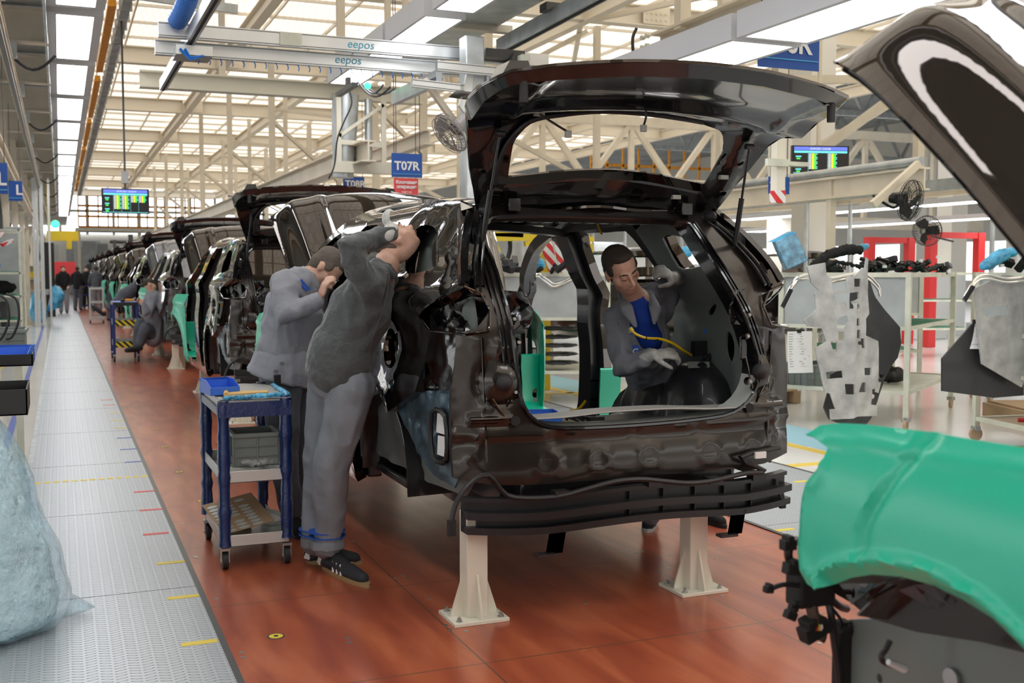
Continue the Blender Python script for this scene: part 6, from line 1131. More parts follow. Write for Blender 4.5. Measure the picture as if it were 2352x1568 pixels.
crate('storage_crate', F2(1.3, .5, 0).x-.0, F2(.3, .5, 0).x+.2, F2(1.3, .4, 0).y, F2(.2, .4, 0).y, .63, .10, 'low grey crate on the middle shelf of the right edge rack')
c = F0(.45, .3, .37); crate('storage_crate', c.x-.3, c.x+.3, c.y-.2, c.y+.2, .37, .24, 'grey crate on the lower shelf behind the green fender edge'); m = MB(); m.ell((c.x, c.y, .66), (.22, .14, .10)); m.organic('film_bag', 'clear_film', voxel=.02, smooth=1, fn=folds(.03, 12), label='white bagged parts in the crate behind the green fender edge', cat='bag')
for i in range(5):
    c = F0(.95, .3, .45+i*.10); m = MB(); m.ell(c, (.26, .2, .022)); m.organic('moulded_mat', 'felt_dark', voxel=.014, smooth=1, fn=folds(.01, 9), label='dark moulded mat under the grey panel seen through the car, %s from the bottom' % ('lowest' if not i else ORD[i]), cat='mat', group='moulded mats piled under the grey panel')
# pallets of wood and brown boards on the floor
for (x, y, a, l) in ((7.1, 10.6, .1, 1.3), (9.6, 8.0, -.3, 1.6), (5.9, 10.2, .2, 1.2)): m = MB(); Rm = Matrix.Rotation(a, 3, 'Z'); m.box(-l/2, l/2, -.4, .4, .14, .16, rot=Rm, at=(x, y, 0)); [m.box(-l/2+k*l/2-.05, -l/2+k*l/2+.05, -.4, .4, 0, .14, rot=Rm, at=(x, y, 0)) for k in range(3)]; m.build('wood_board', 'cardboard', label='flat brown board platform on the hall floor below the right racks', cat='board', group='brown boards under the right racks')
# second line of cars seen far right, red gates, yellow lift
for (px, w_, y) in ((1880, 1.3, 14.5), (1500, 1.5, 14), (1320, 1.2, 20)):
    c = atY(px, 572, y); m = MB()
    b = thing('distant_car_body', (c.x, c.y, 0), 'black car body on the second line, %s' % ('above the parts heaps on the right' if px > 1800 else 'seen through the brown car, right one' if px == 1500 else 'seen through the brown car, farther left one'), 'car body')
    m.sheet([(-w_/2, 0), (w_/2, 0), (w_/2*.8, .36), (-w_/2*.8, .36)], [[(-w_*.36, .12), (w_*.36, .12), (w_*.33, .28), (-w_*.33, .28)]], lambda u, v: V((c.x+u, c.y+.3*(u/w_)**2+v*.5, 1.5-.04+v-.18*(u/w_*2)**2*.4)), .05, .06); m.build('rear_panel', 'paint', b)
    m = MB(); m.sheet([(-w_/2*.8, 0), (w_/2*.8, 0), (w_/2*.75, 1.4), (-w_/2*.75, 1.4)], [], lambda u, v: V((c.x+u, c.y+.2+v, 1.85-.10*(u/w_*2)**2)), .03, .12); m.build('roof', 'paint', b); m = MB(); m.box(c.x-w_/2, c.x+w_/2, c.y+.05, c.y+2.4, .5, 1.40); m.build('body_side', 'paint', b, bev=.08)
    for s in (-1, 1): MB().box(c.x+s*w_*.3-.05, c.x+s*w_*.3+.05, c.y+.3, c.y+.4, 0, .5).build('support', 'cream_light', b)
def gate(px0, px1, y, zt, label):
    a, c = atY(px0, 520, y), atY(px1, 520, y); b = thing('lift_gate', ((a.x+c.x)/2, y, 0), label, 'gate')
    for q in (a, c): MB().box(q.x-.09, q.x+.09, y-.08, y+.08, 0, zt).build('post', 'red', b)
    MB().box(a.x, c.x, y-.06, y+.06, zt-.12, zt).build('crossbar', 'red', b)
gate(1998, 2090, 18, 2.22, 'red portal gate at the back on the right, left of the black fan'); gate(2140, 2250, 17, 2.3, 'red portal gate at the back on the right, under the raised hood')
def striped(px0, py0, px1, py1, y, w_, label):
    a, c = atY(px0, py0, y), atY(px1, py1, y); MB().beam(a, c, .03, w_, (0, 1, 0) if 0 else (0, 0, 1)).build('barrier_board', 'red_white', label=label, cat='barrier board')
striped(1250, 545, 1272, 620, 12.5, .14, 'red and white striped board at the yellow lift, left one'); striped(1283, 555, 1300, 628, 12.2, .14, 'red and white striped board at the yellow lift, right one'); striped(1165, 540, 1205, 544, 12.6, .07, 'short red and white board on the yellow lift beam')
m = MB(); Y_ = 12.6
for (a, c, w_) in (((1103, 533), (1200, 537), .09), ((1110, 545), (1350, 541), .10), ((1205, 560), (1262, 552), .06), ((1292, 540), (1322, 600), .04), ((1322, 600), (1300, 610), .04), ((1283, 566), (1300, 556), .04), ((1345, 525), (1349, 560), .08), ((1345, 547), (1362, 550), .06), ((1250, 560), (1256, 600), .06), ((1130, 545), (1145, 580), .04), ((1480, 540), (1500, 530), .04), ((1476, 540), (1476, 570), .04)): m.beam(atY(*a, Y_), atY(*c, Y_), .06, w_, (0, 0, 1) if abs(a[0]-c[0]) > 25 else (0, 1, 0))
for px in (1253, 1350): q = atY(px, 560, Y_+.1); m.box(q.x-.05, q.x+.05, q.y-.05, q.y+.05, 0, q.z)
m.build('lift_machine', 'yellow', label='yellow lift machine seen through the cabin of the brown car', cat='lift')
c = atY(1135, 545, 12.9); m = MB(); m.tube([c+V((.22*math.cos(a), 0, .30*math.sin(a)-.1)) for a in [i*math.pi/12 for i in range(25)]], .03, 8, False); m.build('hose_ring', 'black_plastic', label='black hose ring beside the yellow lift frame', cat='hose')
m = MB(); m.box(13, 20, 20, 20.3, 0, 1.5); m.build('partition', 'white_metal', label='low white partition at the back seen through the door opening', cat='partition')
for (x, y, w_, z, mt_, lb) in ((10.6, 19.5, 1.2, 2.0, 'white_metal', 'white cabinet in the background behind the yellow lift machine'), (14.4, 18.6, 1.1, 1.7, 'grey_panel', 'grey cabinet in the background behind the red portal gate'), (16.5, 19, 2.0, 1.6, 'white_metal', 'low white cabinet in the background under the low lamp row'), (19, 17, 1.2, 1.9, 'grey_panel', 'grey cabinet far right in front of the window band'), (22, 19, 2.5, 1.5, 'white_metal', 'wide low white cabinet farthest to the right'), (6.2, 25, 1.6, 2.1, 'wall', 'cream cabinet in the background seen through the front doorway of the brown car'), (11, 26, 3, 2.3, 'grey_panel', 'wide grey cabinet at the back of the hall beyond the lift machine')):
    MB().box(x, x+w_, y, y+.6, 0, z).build('cabinet', mt_, label=lb, cat='cabinet', bev=.02)
# blue bin, connectors and yellow lead in the cargo bay of the brown car
p = atY(1240, 968, 4.62); open_bin('parts_bin', (p.x+.02, 4.72, .765), .22, .16, .075, 'blue_bin', 'blue open bin on the cargo floor at the left of the hatch sill', .7, rot=-.15); 
m = MB()
for i in range(5): m.tube(cm([(p.x+.15+.05*i, 4.75, .78+.01*i), (p.x+.2+.05*i, 4.8+.02*i, .80), (p.x+.28+.03*i, 4.78, .775)], 3), .008, 6)
m.box(p.x+.3, p.x+.38, 4.7, 4.74, .77, .80); m.build('wiring_loom', 'cable', label='black cable bundle beside the blue bin on the cargo floor', cat='wiring')
MB().box(CX-.62, CX+.4, 4.62, 5.0, .62, .765).build('cargo_floor', 'felt_dark', label='dark raised cargo floor board behind the hatch sill', cat='board', bev=.01)
MB().tube(cm([tuple(atY(a, c, 5.6)) for a, c in ((1300, 960), (1308, 945), (1330, 938), (1345, 920))], 4), .008, 6).build('yellow_lead', 'yellow_cable', label='short yellow cable at the foot of the centre pillar', cat='cable')
MB().tube(cm([tuple(atY(a, c, 5.3)) for a, c in ((1375, 500), (1373, 515), (1378, 530), (1383, 538))], 4), .006, 6).build('yellow_lead', 'yellow_cable', label='short yellow cable hanging from the roof inside the brown car', cat='cable')
m = MB(); m.tube(cm([tuple(atY(a, c, 4.95)) for a, c in ((1690, 690), (1670, 720), (1655, 760), (1645, 800), (1620, 830))], 5), .014, 8); m.tube(cm([tuple(atY(a, c, 4.98)) for a, c in ((1640, 750), (1665, 765), (1668, 800), (1650, 815))], 5), .010, 8); m.box(-.05, .05, -.02, .02, -.04, .04, at=atY(1610, 800, 5.0)); m.build('wiring_loom', 'cable', label='black wiring loom on the inner right wall of the cargo bay', cat='wiring')
MB().box(-.012, .012, -.01, .01, -.012, .012, at=atY(1624, 760, 4.98)).build('blue_connector', 'blue_bin', label='tiny blue connector on the inner right wall of the cargo bay', cat='connector')
# ================================================================ people
def basis(f, u):
    f = V(f).normalized(); u = V(u); u = (u-f*u.dot(f)).normalized(); s = f.cross(u); return s, f, u
def rotm(s, f, u): return Matrix((s, f, u)).transposed()
def head_shape(g, c, f, u, k=1.0):
    s, f, u = basis(f, u); Rm = rotm(s, f, u); P = lambda a, b_, d: c+(s*a+f*b_+u*d)*k
    E = lambda a, b_, d, r: g.ell(P(a, b_, d), tuple(q*k for q in r), Rm, 16, 10)
    E(0, -.012, .032, (.075, .094, .086)); E(0, .020, -.030, (.060, .068, .082)); E(0, .048, -.088, (.030, .028, .022)); E(0, .012, -.07, (.052, .055, .04))
    for q in (-1, 1): E(q*.046, .040, -.022, (.022, .028, .028)); E(q*.030, .077, .002, (.014, .011, .010)); E(q*.076, -.008, -.010, (.009, .020, .030)); E(q*.079, -.014, .002, (.007, .014, .018)); E(q*.012, .098, -.036, (.009, .011, .008)); E(q*.028, .078, .021, (.022, .014, .008))
    g.limb([P(0, .086, .014), P(0, .099, -.012), P(0, .112, -.030)], [.008*k, .009*k, .011*k], 10); E(0, .086, -.058, (.022, .012, .006)); E(0, .083, -.068, (.020, .012, .007))
    return P, Rm
def hair_shape(b, c, f, u, mt_, short=.0, k=1.0, parent=None):
    s, f, u = basis(f, u); Rm = rotm(s, f, u); g = MB(); P = lambda a, b_, d: c+(s*a+f*b_+u*d)*k
    g.ell(P(0, -.026, .046), (.079*k, .093*k, (.082-short)*k), Rm, 18, 12); g.ell(P(0, -.050, .0), (.072*k, .060*k, .075*k), Rm, 16, 10); g.ell(P(0, .030, .088), (.052*k, .040*k, .028*k), Rm)
    for q in (-1, 1): g.ell(P(q*.066, .008, .030), (.014*k, .034*k, .032*k), Rm)
    return g.organic('hair', mt_, parent=b, voxel=.006, smooth=2, fn=folds(.002, 60, (1, 1, 1)))
def hand_shape(g, w_, d, n, curl=.5, side=1, k=1.0, r=.0085, spread=.0):
    # w_ wrist, d finger direction, n palm-facing normal; side +1 puts the thumb on +s
    d = V(d).normalized(); n = V(n); n = (n-d*n.dot(d)).normalized(); s = d.cross(n)*side; Rm = rotm(s, d, n)
    g.ell(w_+d*.048*k, (.040*k, .050*k, .015*k+.002), Rm, 14, 8); g.ell(w_+d*.078*k, (.041*k, .020*k, .013*k+.002), Rm, 14, 8); g.ell(w_+d*.01*k, (.026*k, .03*k, .019*k), Rm, 12, 8)
    for i, (o, l) in enumerate(((.030, .92), (.010, 1.0), (-.011, .95), (-.031, .76))):
        p = w_+(s*o+d*.088)*k; a = 0; pts = [p]; dd = d
        for j, L in enumerate((.043, .027, .021)):
            a += curl*(.7+.5*j)*(1+.12*i); dd = (d*math.cos(a)+n*math.sin(a)+s*(o*spread)).normalized(); p = p+dd*L*l*k; pts.append(p)
        g.limb(pts, [r*1.08*k, r*k, r*.95*k, r*.82*k], 8)
    p = w_+(s*.028+d*.022)*k; t1 = (s*.75+d*.65+n*.25).normalized(); t2 = (s*.25+d*.85+n*(.3+curl*.5)).normalized(); g.limb([p, p+t1*.040*k, p+t1*.040*k+t2*.030*k, p+t1*.04*k+t2*.055*k], [r*1.5*k, r*1.25*k, r*1.1*k, r*.9*k], 8)
def shoe(b, heel, toe, mt_, sole_m, stripes_=False, up=None, name='shoe', white_top=False):
    heel, toe = V(heel), V(toe); d = (toe-heel); L = d.length; d.normalize(); z = V(up) if up else V((0, 0, 1)); s = d.cross(z).normalized(); z = s.cross(d)
    P = lambda a, q, h: heel+d*a*L+s*q+z*h
    g = MB(); g.limb([P(.10, 0, .045), P(.35, 0, .045), P(.62, 0, .036), P(.86, 0, .030)], [.040, .041, .043, .034], 14); g.limb([P(.14, 0, .05), P(.15, 0, .085)], [.036, .034], 12); g.limb([P(.3, 0, .075), P(.55, 0, .055)], [.03, .028], 12)
    for i, q in enumerate(g.v):
        h = (q-heel).dot(z)
        if h < .012: g.v[i] = q+z*(.012-h)
    o = g.organic(name, mt_, parent=b, voxel=.007, smooth=3)
    out = [P(.0+.5-.5*math.cos(t), (.036+.010*math.sin(t/2.0+.2))*math.sin(t)*(1 if 1 else 1), 0) for t in [2*math.pi*k/28 for k in range(28)]]
    m = MB(); n = 28; m.add(out+[q+z*.022 for q in out], [tuple(range(n))[::-1], tuple(range(n, 2*n))]+[(k, (k+1) % n, n+(k+1) % n, n+k) for k in range(n)]); m.build('sole', sole_m, o)
    if stripes_:
        for q in (-1, 1):
            for j in range(3): m = MB(); a = P(.40+.085*j, q*.043, .022); c = P(.34+.085*j, q*.030, .068); m.beam(a, c, .011, .006, s); m.build('stripe', 'white', o)
            MB().beam(P(.05, q*.037, .03), P(.10, q*.034, .075), .03, .006, s).build('heel_tab', 'white', o)
    g = MB()
    for j in range(5): g.tube([P(.42+.05*j, -.022, .078-.008*j), P(.44+.05*j, 0, .084-.008*j), P(.42+.05*j, .022, .078-.008*j)], .0035, 6)
    g.build('laces', 'white' if white_top else 'blue_paint', o); return o
def W3(t): return atY(*t)
def person(name_loc, label, J, hair, upper, trouser, skin_fn=None, hipw=.0, body_vox=.009, tr=1.0, jr=1.0, gloves=(0, 0), hands=(None, None), headk=1.0):
    p = {k: (W3(v) if isinstance(v, tuple) else V(v)) for k, v in J.items() if k not in ('f', 'u')}; f, u = V(J['f']), V(J['u'])
    b = thing('person', name_loc, label, 'person'); hd = p['head']
    g = MB(); P, Rm = head_shape(g, hd, f, u, headk); s_, f_, u_ = basis(f, u)
    g.limb([hd-u_*.055-f_*.02, hd.lerp(p['neck'], .6)-f_*.01, p['neck']], [.050, .052, .065], 14); g.limb([p['neck'], p['chest'], p['waist'], p['pelvis']], [.075, .12, .105, .11], 16)
    for S in 'LR':
        g.limb([p['neck'].lerp(p['sh'+S], .4), p['sh'+S]], [.06, .05], 12); g.limb([p['sh'+S], p['el'+S], p['wr'+S]], [.045, .036, .026], 12)
        if 'hp'+S in p: g.limb([p['hp'+S], p['kn'+S], p['an'+S]], [.075, .05, .036], 12)
        h = hands[0 if S == 'L' else 1]
        if h: hand_shape(g, p['wr'+S], *h)
    g.organic('body', 'skin', parent=b, voxel=body_vox, smooth=2)
    hair_shape(b, hd, f, u, hair[0], hair[1], headk)
    g = MB()
    for q in (-1, 1): g.limb([P(q*.014, .093, .022), P(q*.032, .090, .028), P(q*.047, .076, .022)], [.0035, .0045, .003], 6)
    g.build('eyebrows', hair[0], b)
    g = MB()
    for q in (-1, 1): g.limb([P(q*.020, .0885, -.001), P(q*.031, .0895, -.004), P(q*.043, .082, -.001)], [.0016, .0022, .0014], 6)
    g.build('eyelashes', 'hair', b); g = MB(); g.limb([P(-.020, .094, -.062), P(0, .099, -.062), P(.020, .094, -.062)], [.003, .0055, .003], 8); g.build('lips', 'lip', b)
    # upper garment
    g = MB(); c, n_, w_, pv = p['chest'], p['neck'], p['waist'], p['pelvis']; 
    g.limb([n_.lerp(c, .35), c, w_, w_.lerp(pv, .7)], [.11*jr, .165*jr, .150*jr, .155*jr], 18)
    for S in 'LR': g.limb([n_.lerp(p['sh'+S], .3), p['sh'+S]], [.075*jr, .080*jr], 14); g.limb([c.lerp(p['sh'+S], .5), p['sh'+S]], [.10*jr, .085*jr], 14); g.limb([p['sh'+S], p['el'+S], p['wr'+S]-(p['wr'+S]-p['el'+S]).normalized()*.02], [.076*jr, .064*jr, .046*jr], 14)
    g.organic(upper[0], upper[1], parent=b, voxel=.011, smooth=4, fn=folds(.014, 10, (1, 1, .6), upper[2]))
    if trouser:
        g = MB(); g.limb([w_.lerp(pv, .6), pv], [.14*tr, .15*tr], 16)
        for S in 'LR': g.limb([p['hp'+S], p['kn'+S], p['an'+S]+V((0, 0, .02))], [.118*tr, .090*tr, .075*tr], 16)
        g.organic('trousers', trouser, parent=b, voxel=.011, smooth=3, fn=folds(.013, 9, (1, 1, .35), 5))
    return b, p, P
# --- worker in the grey hoodie
JA = dict(head=(908, 556, 5.24), f=FW*.25+RT*.45+UP*.85, u=-RT*.80+UP*.35, neck=(884, 612, 5.16), chest=(832, 705, 5.14), waist=(785, 800, 5.18), pelvis=(778, 862, 5.22),
          shL=(842, 655, 5.00), elL=(800, 565, 4.94), wrL=(900, 536, 5.02), shR=(870, 660, 5.34), elR=(905, 665, 5.50), wrR=(920, 600, 5.52), hpL=(808, 885, 5.15), knL=(762, 1065, 5.22), anL=(752, 1258, 5.34), hpR=(762, 885, 5.32), knR=(738, 1060, 5.42), anR=(728, 1252, 5.48))
ba, pa_, PA = person(atZ(775, 1300, 0), 'person in dark grey hoodie and grey trousers reaching up to the brown car roof', JA, ('hair_short', .0), ('hoodie', 'hoodie', 1), 'work_trouser', tr=1.0, jr=.93, hands=(None, (UP*1.0, FW, .6, 1)))
g = MB(); hand_shape(g, pa_['wrL']+UP*.0, UP*.85-RT*.38+FW*.1, RT*.9+FW*.5, .5, 1, .82, .0115); g.limb([pa_['wrL']-(pa_['wrL']-pa_['elL']).normalized()*.05+RT*.012, pa_['wrL']+UP*.02], [.038, .034], 12); g.organic('glove', 'glove', parent=ba, voxel=.006, smooth=2)
g = MB(); nk = pa_['neck']; g.limb([nk+RT*-.05+UP*.035, nk-RT*.06+UP*.005+FW*.05, nk-RT*.02-UP*.03+FW*-.07], [.038, .045, .04], 12); g.limb([nk-RT*.05+UP*.03-FW*.03, nk+RT*.02-UP*.02-FW*.09, nk+RT*.05-UP*.05-FW*.08], [.022, .022, .018], 10); g.organic('hood', 'hoodie', parent=ba, voxel=.009, smooth=3)
P = [atY(a, c, y) for a, c, y in ((892, 628, 5.02), (890, 665, 4.99), (880, 710, 4.97), (862, 760, 4.98), (845, 810, 5.02))]; MB().tube(cm([tuple(q) for q in P], 4), .003, 6).build('zip', 'dark_steel', ba)
g = MB(); a_, w_ = pa_['pelvis'], pa_['waist']; g.limb([w_, w_.lerp(a_, .4), w_.lerp(a_, .75)], [.158, .166, .160], 24); g.tube([w_.lerp(a_, .7), w_.lerp(a_, .9), w_.lerp(a_, 1.05)], [.168, .164, .162], 24); g.organic('hem', 'hoodie', parent=ba, voxel=.012, smooth=3)
for S in 'LR':
    an = pa_['an'+S]; MB().tube([an+V((0, 0, -.005)), an+V((0, 0, .05))], [.086, .084], 18).organic('trouser_cuff', 'work_trouser', parent=ba, voxel=.010, smooth=2, fn=folds(.006, 14))
    MB().tube([an+V((0, 0, .085)), an+V((0, 0, .090))], [.0925, .0925], 18).build('stripe', 'stripe_blue', ba); MB().tube([an+V((0, 0, .060)), an+V((0, 0, .065))], [.0925, .0925], 18).build('stripe', 'stripe_blue', ba)
shoe(ba, atZ(742, 1302, 0), atZ(848, 1350, 0), 'shoe', 'gum', True, white_top=False); shoe(ba, atZ(703, 1292, 0), atZ(832, 1296, 0), 'shoe', 'gum', True)
# --- worker bent down behind
JB = dict(head=(748, 618, 6.25), f=RT*.50-UP*.85-FW*.1, u=RT*.75+UP*.6, neck=(708, 640, 6.28), chest=(680, 700, 6.30), waist=(655, 800, 6.32), pelvis=(655, 870, 6.34),
          shL=(655, 650, 6.12), elL=(655, 722, 6.0), wrL=(735, 688, 6.0), shR=(725, 650, 6.45), elR=(755, 730, 6.5), wrR=(790, 690, 6.4), hpL=(650, 890, 6.25), knL=(650, 1040, 6.22), anL=(672, 1178, 6.3), hpR=(680, 890, 6.42), knR=(690, 1030, 6.42), anR=(695, 1165, 6.5))
bb, pb_, PB = person(atZ(690, 1230, 0), 'person with shaved head in grey work jacket, bent down behind the worker in the hoodie', JB, ('hair_short', .0), ('jacket', 'work_grey', 2), 'work_dark', jr=1.05, tr=.95, hands=((RT*.3+UP*.9-FW*.1, RT*.8+FW*.5, .5, 1), None))
g = MB(); pv = pb_['pelvis']; w_ = pb_['waist']; g.tube([w_, w_.lerp(pv, .6), pv+V((-.02, 0, .0))], [.165, .20, .215], 24); g.organic('jacket_skirt', 'work_grey', parent=bb, voxel=.012, smooth=4, fn=folds(.012, 9, seed=4))
nk = pb_['neck']; g = MB(); g.limb([nk-RT*.07+UP*.03, nk-RT*.02-UP*.01-FW*.085, nk+RT*.05-UP*.07-FW*.07], [.022, .026, .018], 10, .5, (FW)); g.limb([nk-RT*.06+UP*.04, nk+FW*.05+UP*.02], [.03, .03], 10); g.organic('collar', 'work_grey', parent=bb, voxel=.008, smooth=2)
for (a, c) in (((690, 642), (712, 665)), ((693, 655), (706, 668))): MB().beam(atY(*a, 6.10), atY(*c, 6.11), .006, .012).build('piping', 'stripe_blue', bb)
for (a, c) in ((681, 793), (648, 835), (634, 853)): q = atY(a, c, 6.12); MB().cyl(q, q+FW*-.01, .012, seg=12).build('button', 'dark_steel', bb)
q = atY(636, 880, 6.1); MB().box(q.x-.02, q.x+.02, q.y-.02, q.y, q.z-.05, q.z+.05).build('strap_buckle', 'black_plastic', bb, bev=.004)
cu = pb_['wrL']; d_ = (cu-pb_['elL']).normalized(); MB().tube([cu-d_*.06, cu-d_*.045, cu-d_*.03, cu-d_*.015, cu], [.050, .046, .050, .046, .048], 16).build('sleeve_cuff', 'work_grey', bb)
for S in 'LR': an = pb_['an'+S]; MB().tube([an+V((0, 0, .07)), an+V((0, 0, .075))], [.082, .082], 16).build('stripe', 'stripe_blue', bb)
shoe(bb, atZ(672, 1205, 0), atZ(688, 1240, 0), 'black_cloth', 'black_matt', up=(0, 0, 1)); shoe(bb, atZ(705, 1190, 0), atZ(712, 1222, 0), 'black_cloth', 'black_matt')
# --- worker leaning in through the right doorway
JC = dict(head=(1428, 622, 4.92), f=-FW*.80+RT*.38-UP*.42, u=-RT*.36+UP*.85, neck=(1462, 690, 5.06), chest=(1475, 775, 5.16), waist=(1495, 865, 5.35), pelvis=(1510, 915, 5.5),
          shL=(1415, 735, 5.16), elL=(1432, 848, 5.02), wrL=(1497, 815, 4.86), shR=(1532, 668, 5.28), elR=(1598, 628, 5.40), wrR=(1548, 640, 5.12), hpL=(1490, 935, 5.48), knL=(1495, 1075, 5.44), anL=(1496, 1190, 5.48), hpR=(1540, 935, 5.5), knR=(1570, 1070, 5.45), anR=(1592, 1175, 5.45))
bc, pc_, PC = person(atZ(1530, 1210, 0), 'person with dark hair, grey jacket and blue shirt, leaning into the brown car', JC, ('hair', .0), ('jacket', 'work_grey', 3), 'work_dark', body_vox=.0065, jr=.92, tr=.85, hands=(None, None), headk=1.04)
g = MB(); hand_shape(g, pc_['wrL'], RT*.95+UP*.1-FW*.1, -UP*.7+FW*.6, .55, -1, 1.0, .0115); d_ = (pc_['wrL']-pc_['elL']).normalized(); g.limb([pc_['wrL']-d_*.05, pc_['wrL']+d_*.01], [.036, .032], 12); g.organic('glove', 'glove', parent=bc, voxel=.006, smooth=2)
g = MB(); hand_shape(g, pc_['wrR'], -RT*.6+UP*.35-FW*.6, -UP*.5+FW*.7, .9, 1, 1.05, .0115); d_ = (pc_['wrR']-pc_['elR']).normalized(); g.limb([pc_['wrR']-d_*.10, pc_['wrR']+d_*.01], [.042, .036], 12); g.organic('glove', 'glove', parent=bc, voxel=.006, smooth=2)
# shirt, collar, badge
def patch(pts, y0, bulge, nm, mt_, th=.004, par=bc, step=.02):
    Q = [atY(a, c, y0) for a, c in pts]; o_ = sum(Q, V((0, 0, 0)))/len(Q); X_, Z_ = RT, UP; uv = [((q-o_).dot(X_), (q-o_).dot(Z_)) for q in Q]; r_ = max(math.hypot(*q) for q in uv)
    return MB().sheet(uv, [], lambda a, c: o_+X_*a+Z_*c-FW*bulge*(1-(a*a+c*c)/(r_*r_)), th, step, nsign=1).build(nm, mt_, par, sharp=60)
g = MB(); n_, c_ = pc_['neck'], pc_['chest']; g.limb([n_-FW*.02-UP*.01, n_.lerp(c_, .5)-FW*.075, c_-FW*.10+RT*.02, pc_['waist'].lerp(c_, .4)-FW*.085+RT*.03], [.068, .075, .075, .06], 14); g.organic('shirt', 'tshirt', parent=bc, voxel=.009, smooth=3, fn=folds(.006, 12))
g = MB(); g.limb([n_-RT*.075+UP*.02, n_-RT*.06-UP*.05-FW*.09, n_-RT*.02-UP*.135-FW*.13], [.022, .036, .012], 12, .5, FW); g.limb([n_+RT*.075+UP*.02, n_+RT*.09-UP*.05-FW*.08, n_+RT*.08-UP*.12-FW*.11], [.022, .034, .012], 12, .5, FW); g.limb([n_-RT*.07+UP*.03+FW*.02, n_+RT*.07+UP*.03+FW*.02], [.03, .03], 10); g.organic('collar', 'work_grey', parent=bc, voxel=.007, smooth=2)
P = [c_-RT*.09+UP*.03-FW*.150, c_+RT*.0+UP*.05-FW*.165]; MB().beam(P[0], P[1], .005, .022, UP).build('reflective_strip', 'felt', bc)
for e in (.014, -.014): MB().beam(P[0]+UP*e, P[1]+UP*e, .005, .005, UP).build('piping', 'stripe_blue', bc)
q = c_-RT*.055-UP*.075-FW*.165; g = MB(); g.add([q+RT*.024*math.cos(a)+UP*.038*math.sin(a)-FW*z for z in (0, .003) for a in [k*math.pi/10 for k in range(20)]], [tuple(range(20)), tuple(range(20, 40))[::-1]]+[(k, 20+k, 20+(k+1) % 20, (k+1) % 20) for k in range(20)]); o = g.build('badge', 'stripe_blue', bc); text('G', .045, q-RT*.016-UP*.014-FW*.005, RT, UP, 'white_letter', o, off=.001)
for an, h_, t_ in ((pc_['anL'], (1500, 1198), (1476, 1240)), (pc_['anR'], (1585, 1182), (1668, 1214))):
    shoe(bc, atZ(*h_, 0), atZ(*t_, 0) if t_[0] > 1500 else atZ(*h_, 0)+(atZ(*t_, 0)-atZ(*h_, 0)).normalized()*.29, 'black_cloth', 'black_matt' if t_[0] > 1500 else 'felt', white_top=True)
# yellow cable in his hand
t = MB().tube(cm([tuple(atY(a, c, y)) for a, c, y in ((1448, 755, 4.80), (1462, 768, 4.79), (1485, 776, 4.78), (1515, 778, 4.78), (1545, 788, 4.78), (1570, 805, 4.80), (1588, 815, 4.86))], 6), .0065, 8).build('yellow_lead', 'yellow_cable', label='yellow cable with black tape bands held by the person in the blue shirt', cat='cable')
for a, c in ((1482, 776), (1508, 779)): q = atY(a, c, 4.785); MB().tube([q-RT*.008, q+RT*.008], .0105, 8).build('tape_band', 'black_matt', t)
q = atY(1450, 757, 4.80); MB().tube([q-RT*.006+UP*.01, q+RT*.006-UP*.008], .0105, 8).build('plug', 'tape_yellow', t)
# --- background people
def simple_person(x, y, label, top, low, f=(0, 1, 0), bend=0, h=1.74, hair_='hair'):
    s, fd, u = basis(f, (0, 0, 1)); b = thing('person', (x, y, 0), label, 'person'); O = V((x, y, 0)); P = lambda a, c, d: O+s*a+fd*c+V((0, 0, d*h))
    nb = P(0, bend*.3, .82-bend*.12); hd = P(0, bend*.42+.02, .92-bend*.16); pv = P(0, -.02, .53); g = MB(); head_shape(g, hd, fd-V((0, 0, bend*.8)), V((0, 0, 1))+fd*bend, .98); g.limb([hd-V((0, 0, .06)), nb, pv], [.05, .10, .10], 12)
    arms = [(P(q*.17, bend*.3, .80-bend*.12), P(q*.24, bend*.3+.02, .63-bend*.08), P(q*.17, bend*.35+.18, .57)) for q in (-1, 1)]
    for a in arms: g.limb(list(a), [.045, .036, .028], 10); hand_shape(g, a[2], (a[2]-a[1]), (0, 0, -1), .5, 1, 1, .009)
    legs = [(P(q*.09, -.02, .52), P(q*.10, .03, .28), P(q*.10, -.03, .055)) for q in (-1, 1)]
    for a in legs: g.limb(list(a), [.07, .05, .04], 10)
    g.organic('body', 'skin', parent=b, voxel=.014, smooth=2); g = MB(); g.ell(hd+V((0, 0, .045))-fd*.025, (.082, .10, .085), rotm(s, fd, u)); g.organic('hair', hair_, parent=b, voxel=.014, smooth=1)
    g = MB(); g.limb([nb, nb.lerp(pv, .5), pv], [.14, .165, .16], 14)
    for a in arms: g.limb([nb.lerp(a[0], .4), a[0], a[1], a[2].lerp(a[1], .1)], [.09, .075, .06, .045], 12)
    g.organic('jacket', top, parent=b, voxel=.016, smooth=3, fn=folds(.012, 8)); g = MB(); g.limb([pv, pv-V((0, 0, .05))], [.15, .14], 12)
    for a in legs: g.limb(list(a), [.11, .085, .07], 12)
    g.organic('trousers', low, parent=b, voxel=.016, smooth=2, fn=folds(.01, 7))
    for q in (-1, 1): MB().limb([P(q*.10, -.07, .028), P(q*.10, .12, .022)], [.042, .036], 10).build('shoe', 'shoe', b)
    return b
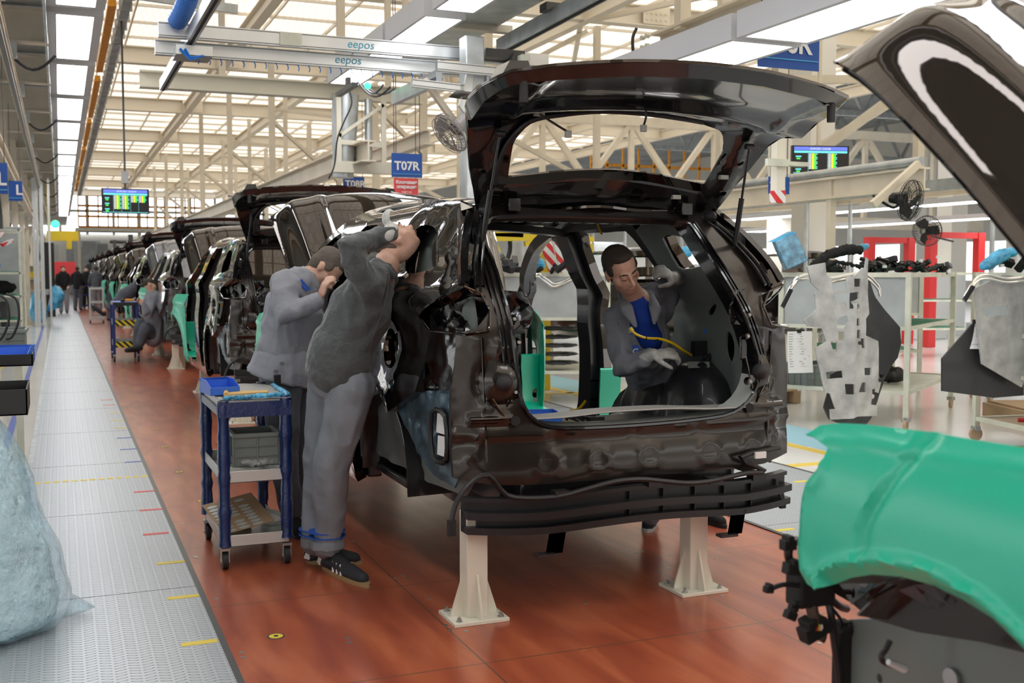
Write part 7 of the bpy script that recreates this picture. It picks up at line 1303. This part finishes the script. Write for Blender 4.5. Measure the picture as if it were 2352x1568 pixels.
simple_person(.10, 43, 'person in dark jacket and grey trousers standing on the far left walkway', 'black_cloth', 'work_grey', (0, -1, 0)); simple_person(.62, 46, 'person in black with a yellow strap standing at the far end of the red floor', 'black_cloth', 'work_dark', (.3, 1, 0)); simple_person(1.25, 44.5, 'person in grey overalls seen from behind beside the far dark blue trolley', 'work_dark', 'work_grey', (0, 1, 0)); simple_person(1.0, 49, 'person in dark clothes partly hidden between the far standing people', 'black_cloth', 'black_cloth', (-.2, -1, 0))
simple_person(1.42, 35.8, 'person in black jacket bent forward beside the sixth car of the row', 'black_cloth', 'work_dark', (1, .2, 0), .6)
# sitting worker between the third and fourth car, and shoes sticking out of a doorway
def sitting():
    Y_ = 19.1; b = thing('person', tuple(atY(345, 800, Y_)*1)[:2]+(0,), 'person with brown hair sitting low in the doorway beside the striped cart', 'person'); g = MB(); hd = atY(345, 655, Y_)
    head_shape(g, hd, -RT*.4-UP*.9-FW*.1, UP*.5-RT*.8, 1); nk = atY(352, 685, Y_); pv = atY(352, 775, Y_); g.limb([hd, nk, pv], [.06, .09, .10], 12); kn = atY(322, 740, Y_); an = atY(316, 795, Y_); kn2 = atY(335, 752, Y_-.2); an2 = atY(322, 792, Y_-.2)
    for k_, a_ in ((kn, an), (kn2, an2)): g.limb([pv, k_, a_], [.08, .055, .04], 10)
    el = atY(338, 725, Y_-.3); wr = atY(330, 700, Y_-.3); g.limb([nk, el, wr], [.05, .04, .03], 10); hand_shape(g, wr, -RT*.5+UP*.5, -FW, .6, 1, 1, .009); g.organic('body', 'skin', parent=b, voxel=.014, smooth=2)
    g = MB(); g.ell(hd+UP*.03-RT*.03+FW*.02, (.10, .10, .095)); g.organic('hair', 'hair', parent=b, voxel=.013, smooth=1)
    g = MB(); g.limb([nk, pv], [.15, .16], 14); g.limb([nk, el, wr], [.09, .07, .05], 12); g.organic('jacket', 'work_grey', parent=b, voxel=.016, smooth=3, fn=folds(.012, 8)); g = MB()
    for k_, a_ in ((kn, an), (kn2, an2)): g.limb([pv, k_, a_+V((0, 0, .03))], [.13, .105, .075], 12)
    g.organic('trousers', 'work_dark', parent=b, voxel=.016, smooth=2, fn=folds(.01, 7))
    for a_ in (an, an2): MB().limb([a_+V((0, 0, -.05)), a_+V((-.17, -.05, -.06))], [.045, .04], 10).build('shoe', 'shoe', b)
sitting()
def leg_out():
    Y_ = 24.5; b = thing('person', tuple(atY(262, 740, Y_))[:2]+(0,), 'person lying in a car doorway with one grey trousered leg and dark shoe sticking out', 'person'); g = MB(); an = atY(236, 715, Y_); kn = atY(262, 700, Y_); hp = atY(285, 678, Y_+.1)
    toe = atY(213, 704, Y_); g.limb([hp, kn, an], [.08, .06, .042], 12); nk = hp+V((.45, .3, .25)); g.limb([hp, nk], [.11, .10], 12); g.ell(nk+V((.1, .1, .15)), .10); g.organic('body', 'skin', parent=b, voxel=.014, smooth=2); g = MB(); g.limb([hp, kn, kn.lerp(an, .45)], [.13, .10, .085], 12); g.organic('trousers', 'work_dark', parent=b, voxel=.015, smooth=2, fn=folds(.01, 8)); g = MB(); g.limb([hp, nk], [.15, .15], 12); g.organic('jacket', 'work_dark', parent=b, voxel=.016, smooth=2)
    d_ = (an-kn).normalized(); MB().limb([an+V((.02, 0, -.05)), atY(215, 705, Y_)], [.05, .042], 12).build('shoe', 'shoe', b); MB().beam(an+V((.05, 0, -.13)), atY(212, 712, Y_)+V((0, 0, -.04)), .09, .025).build('sole', 'felt', b)
leg_out()
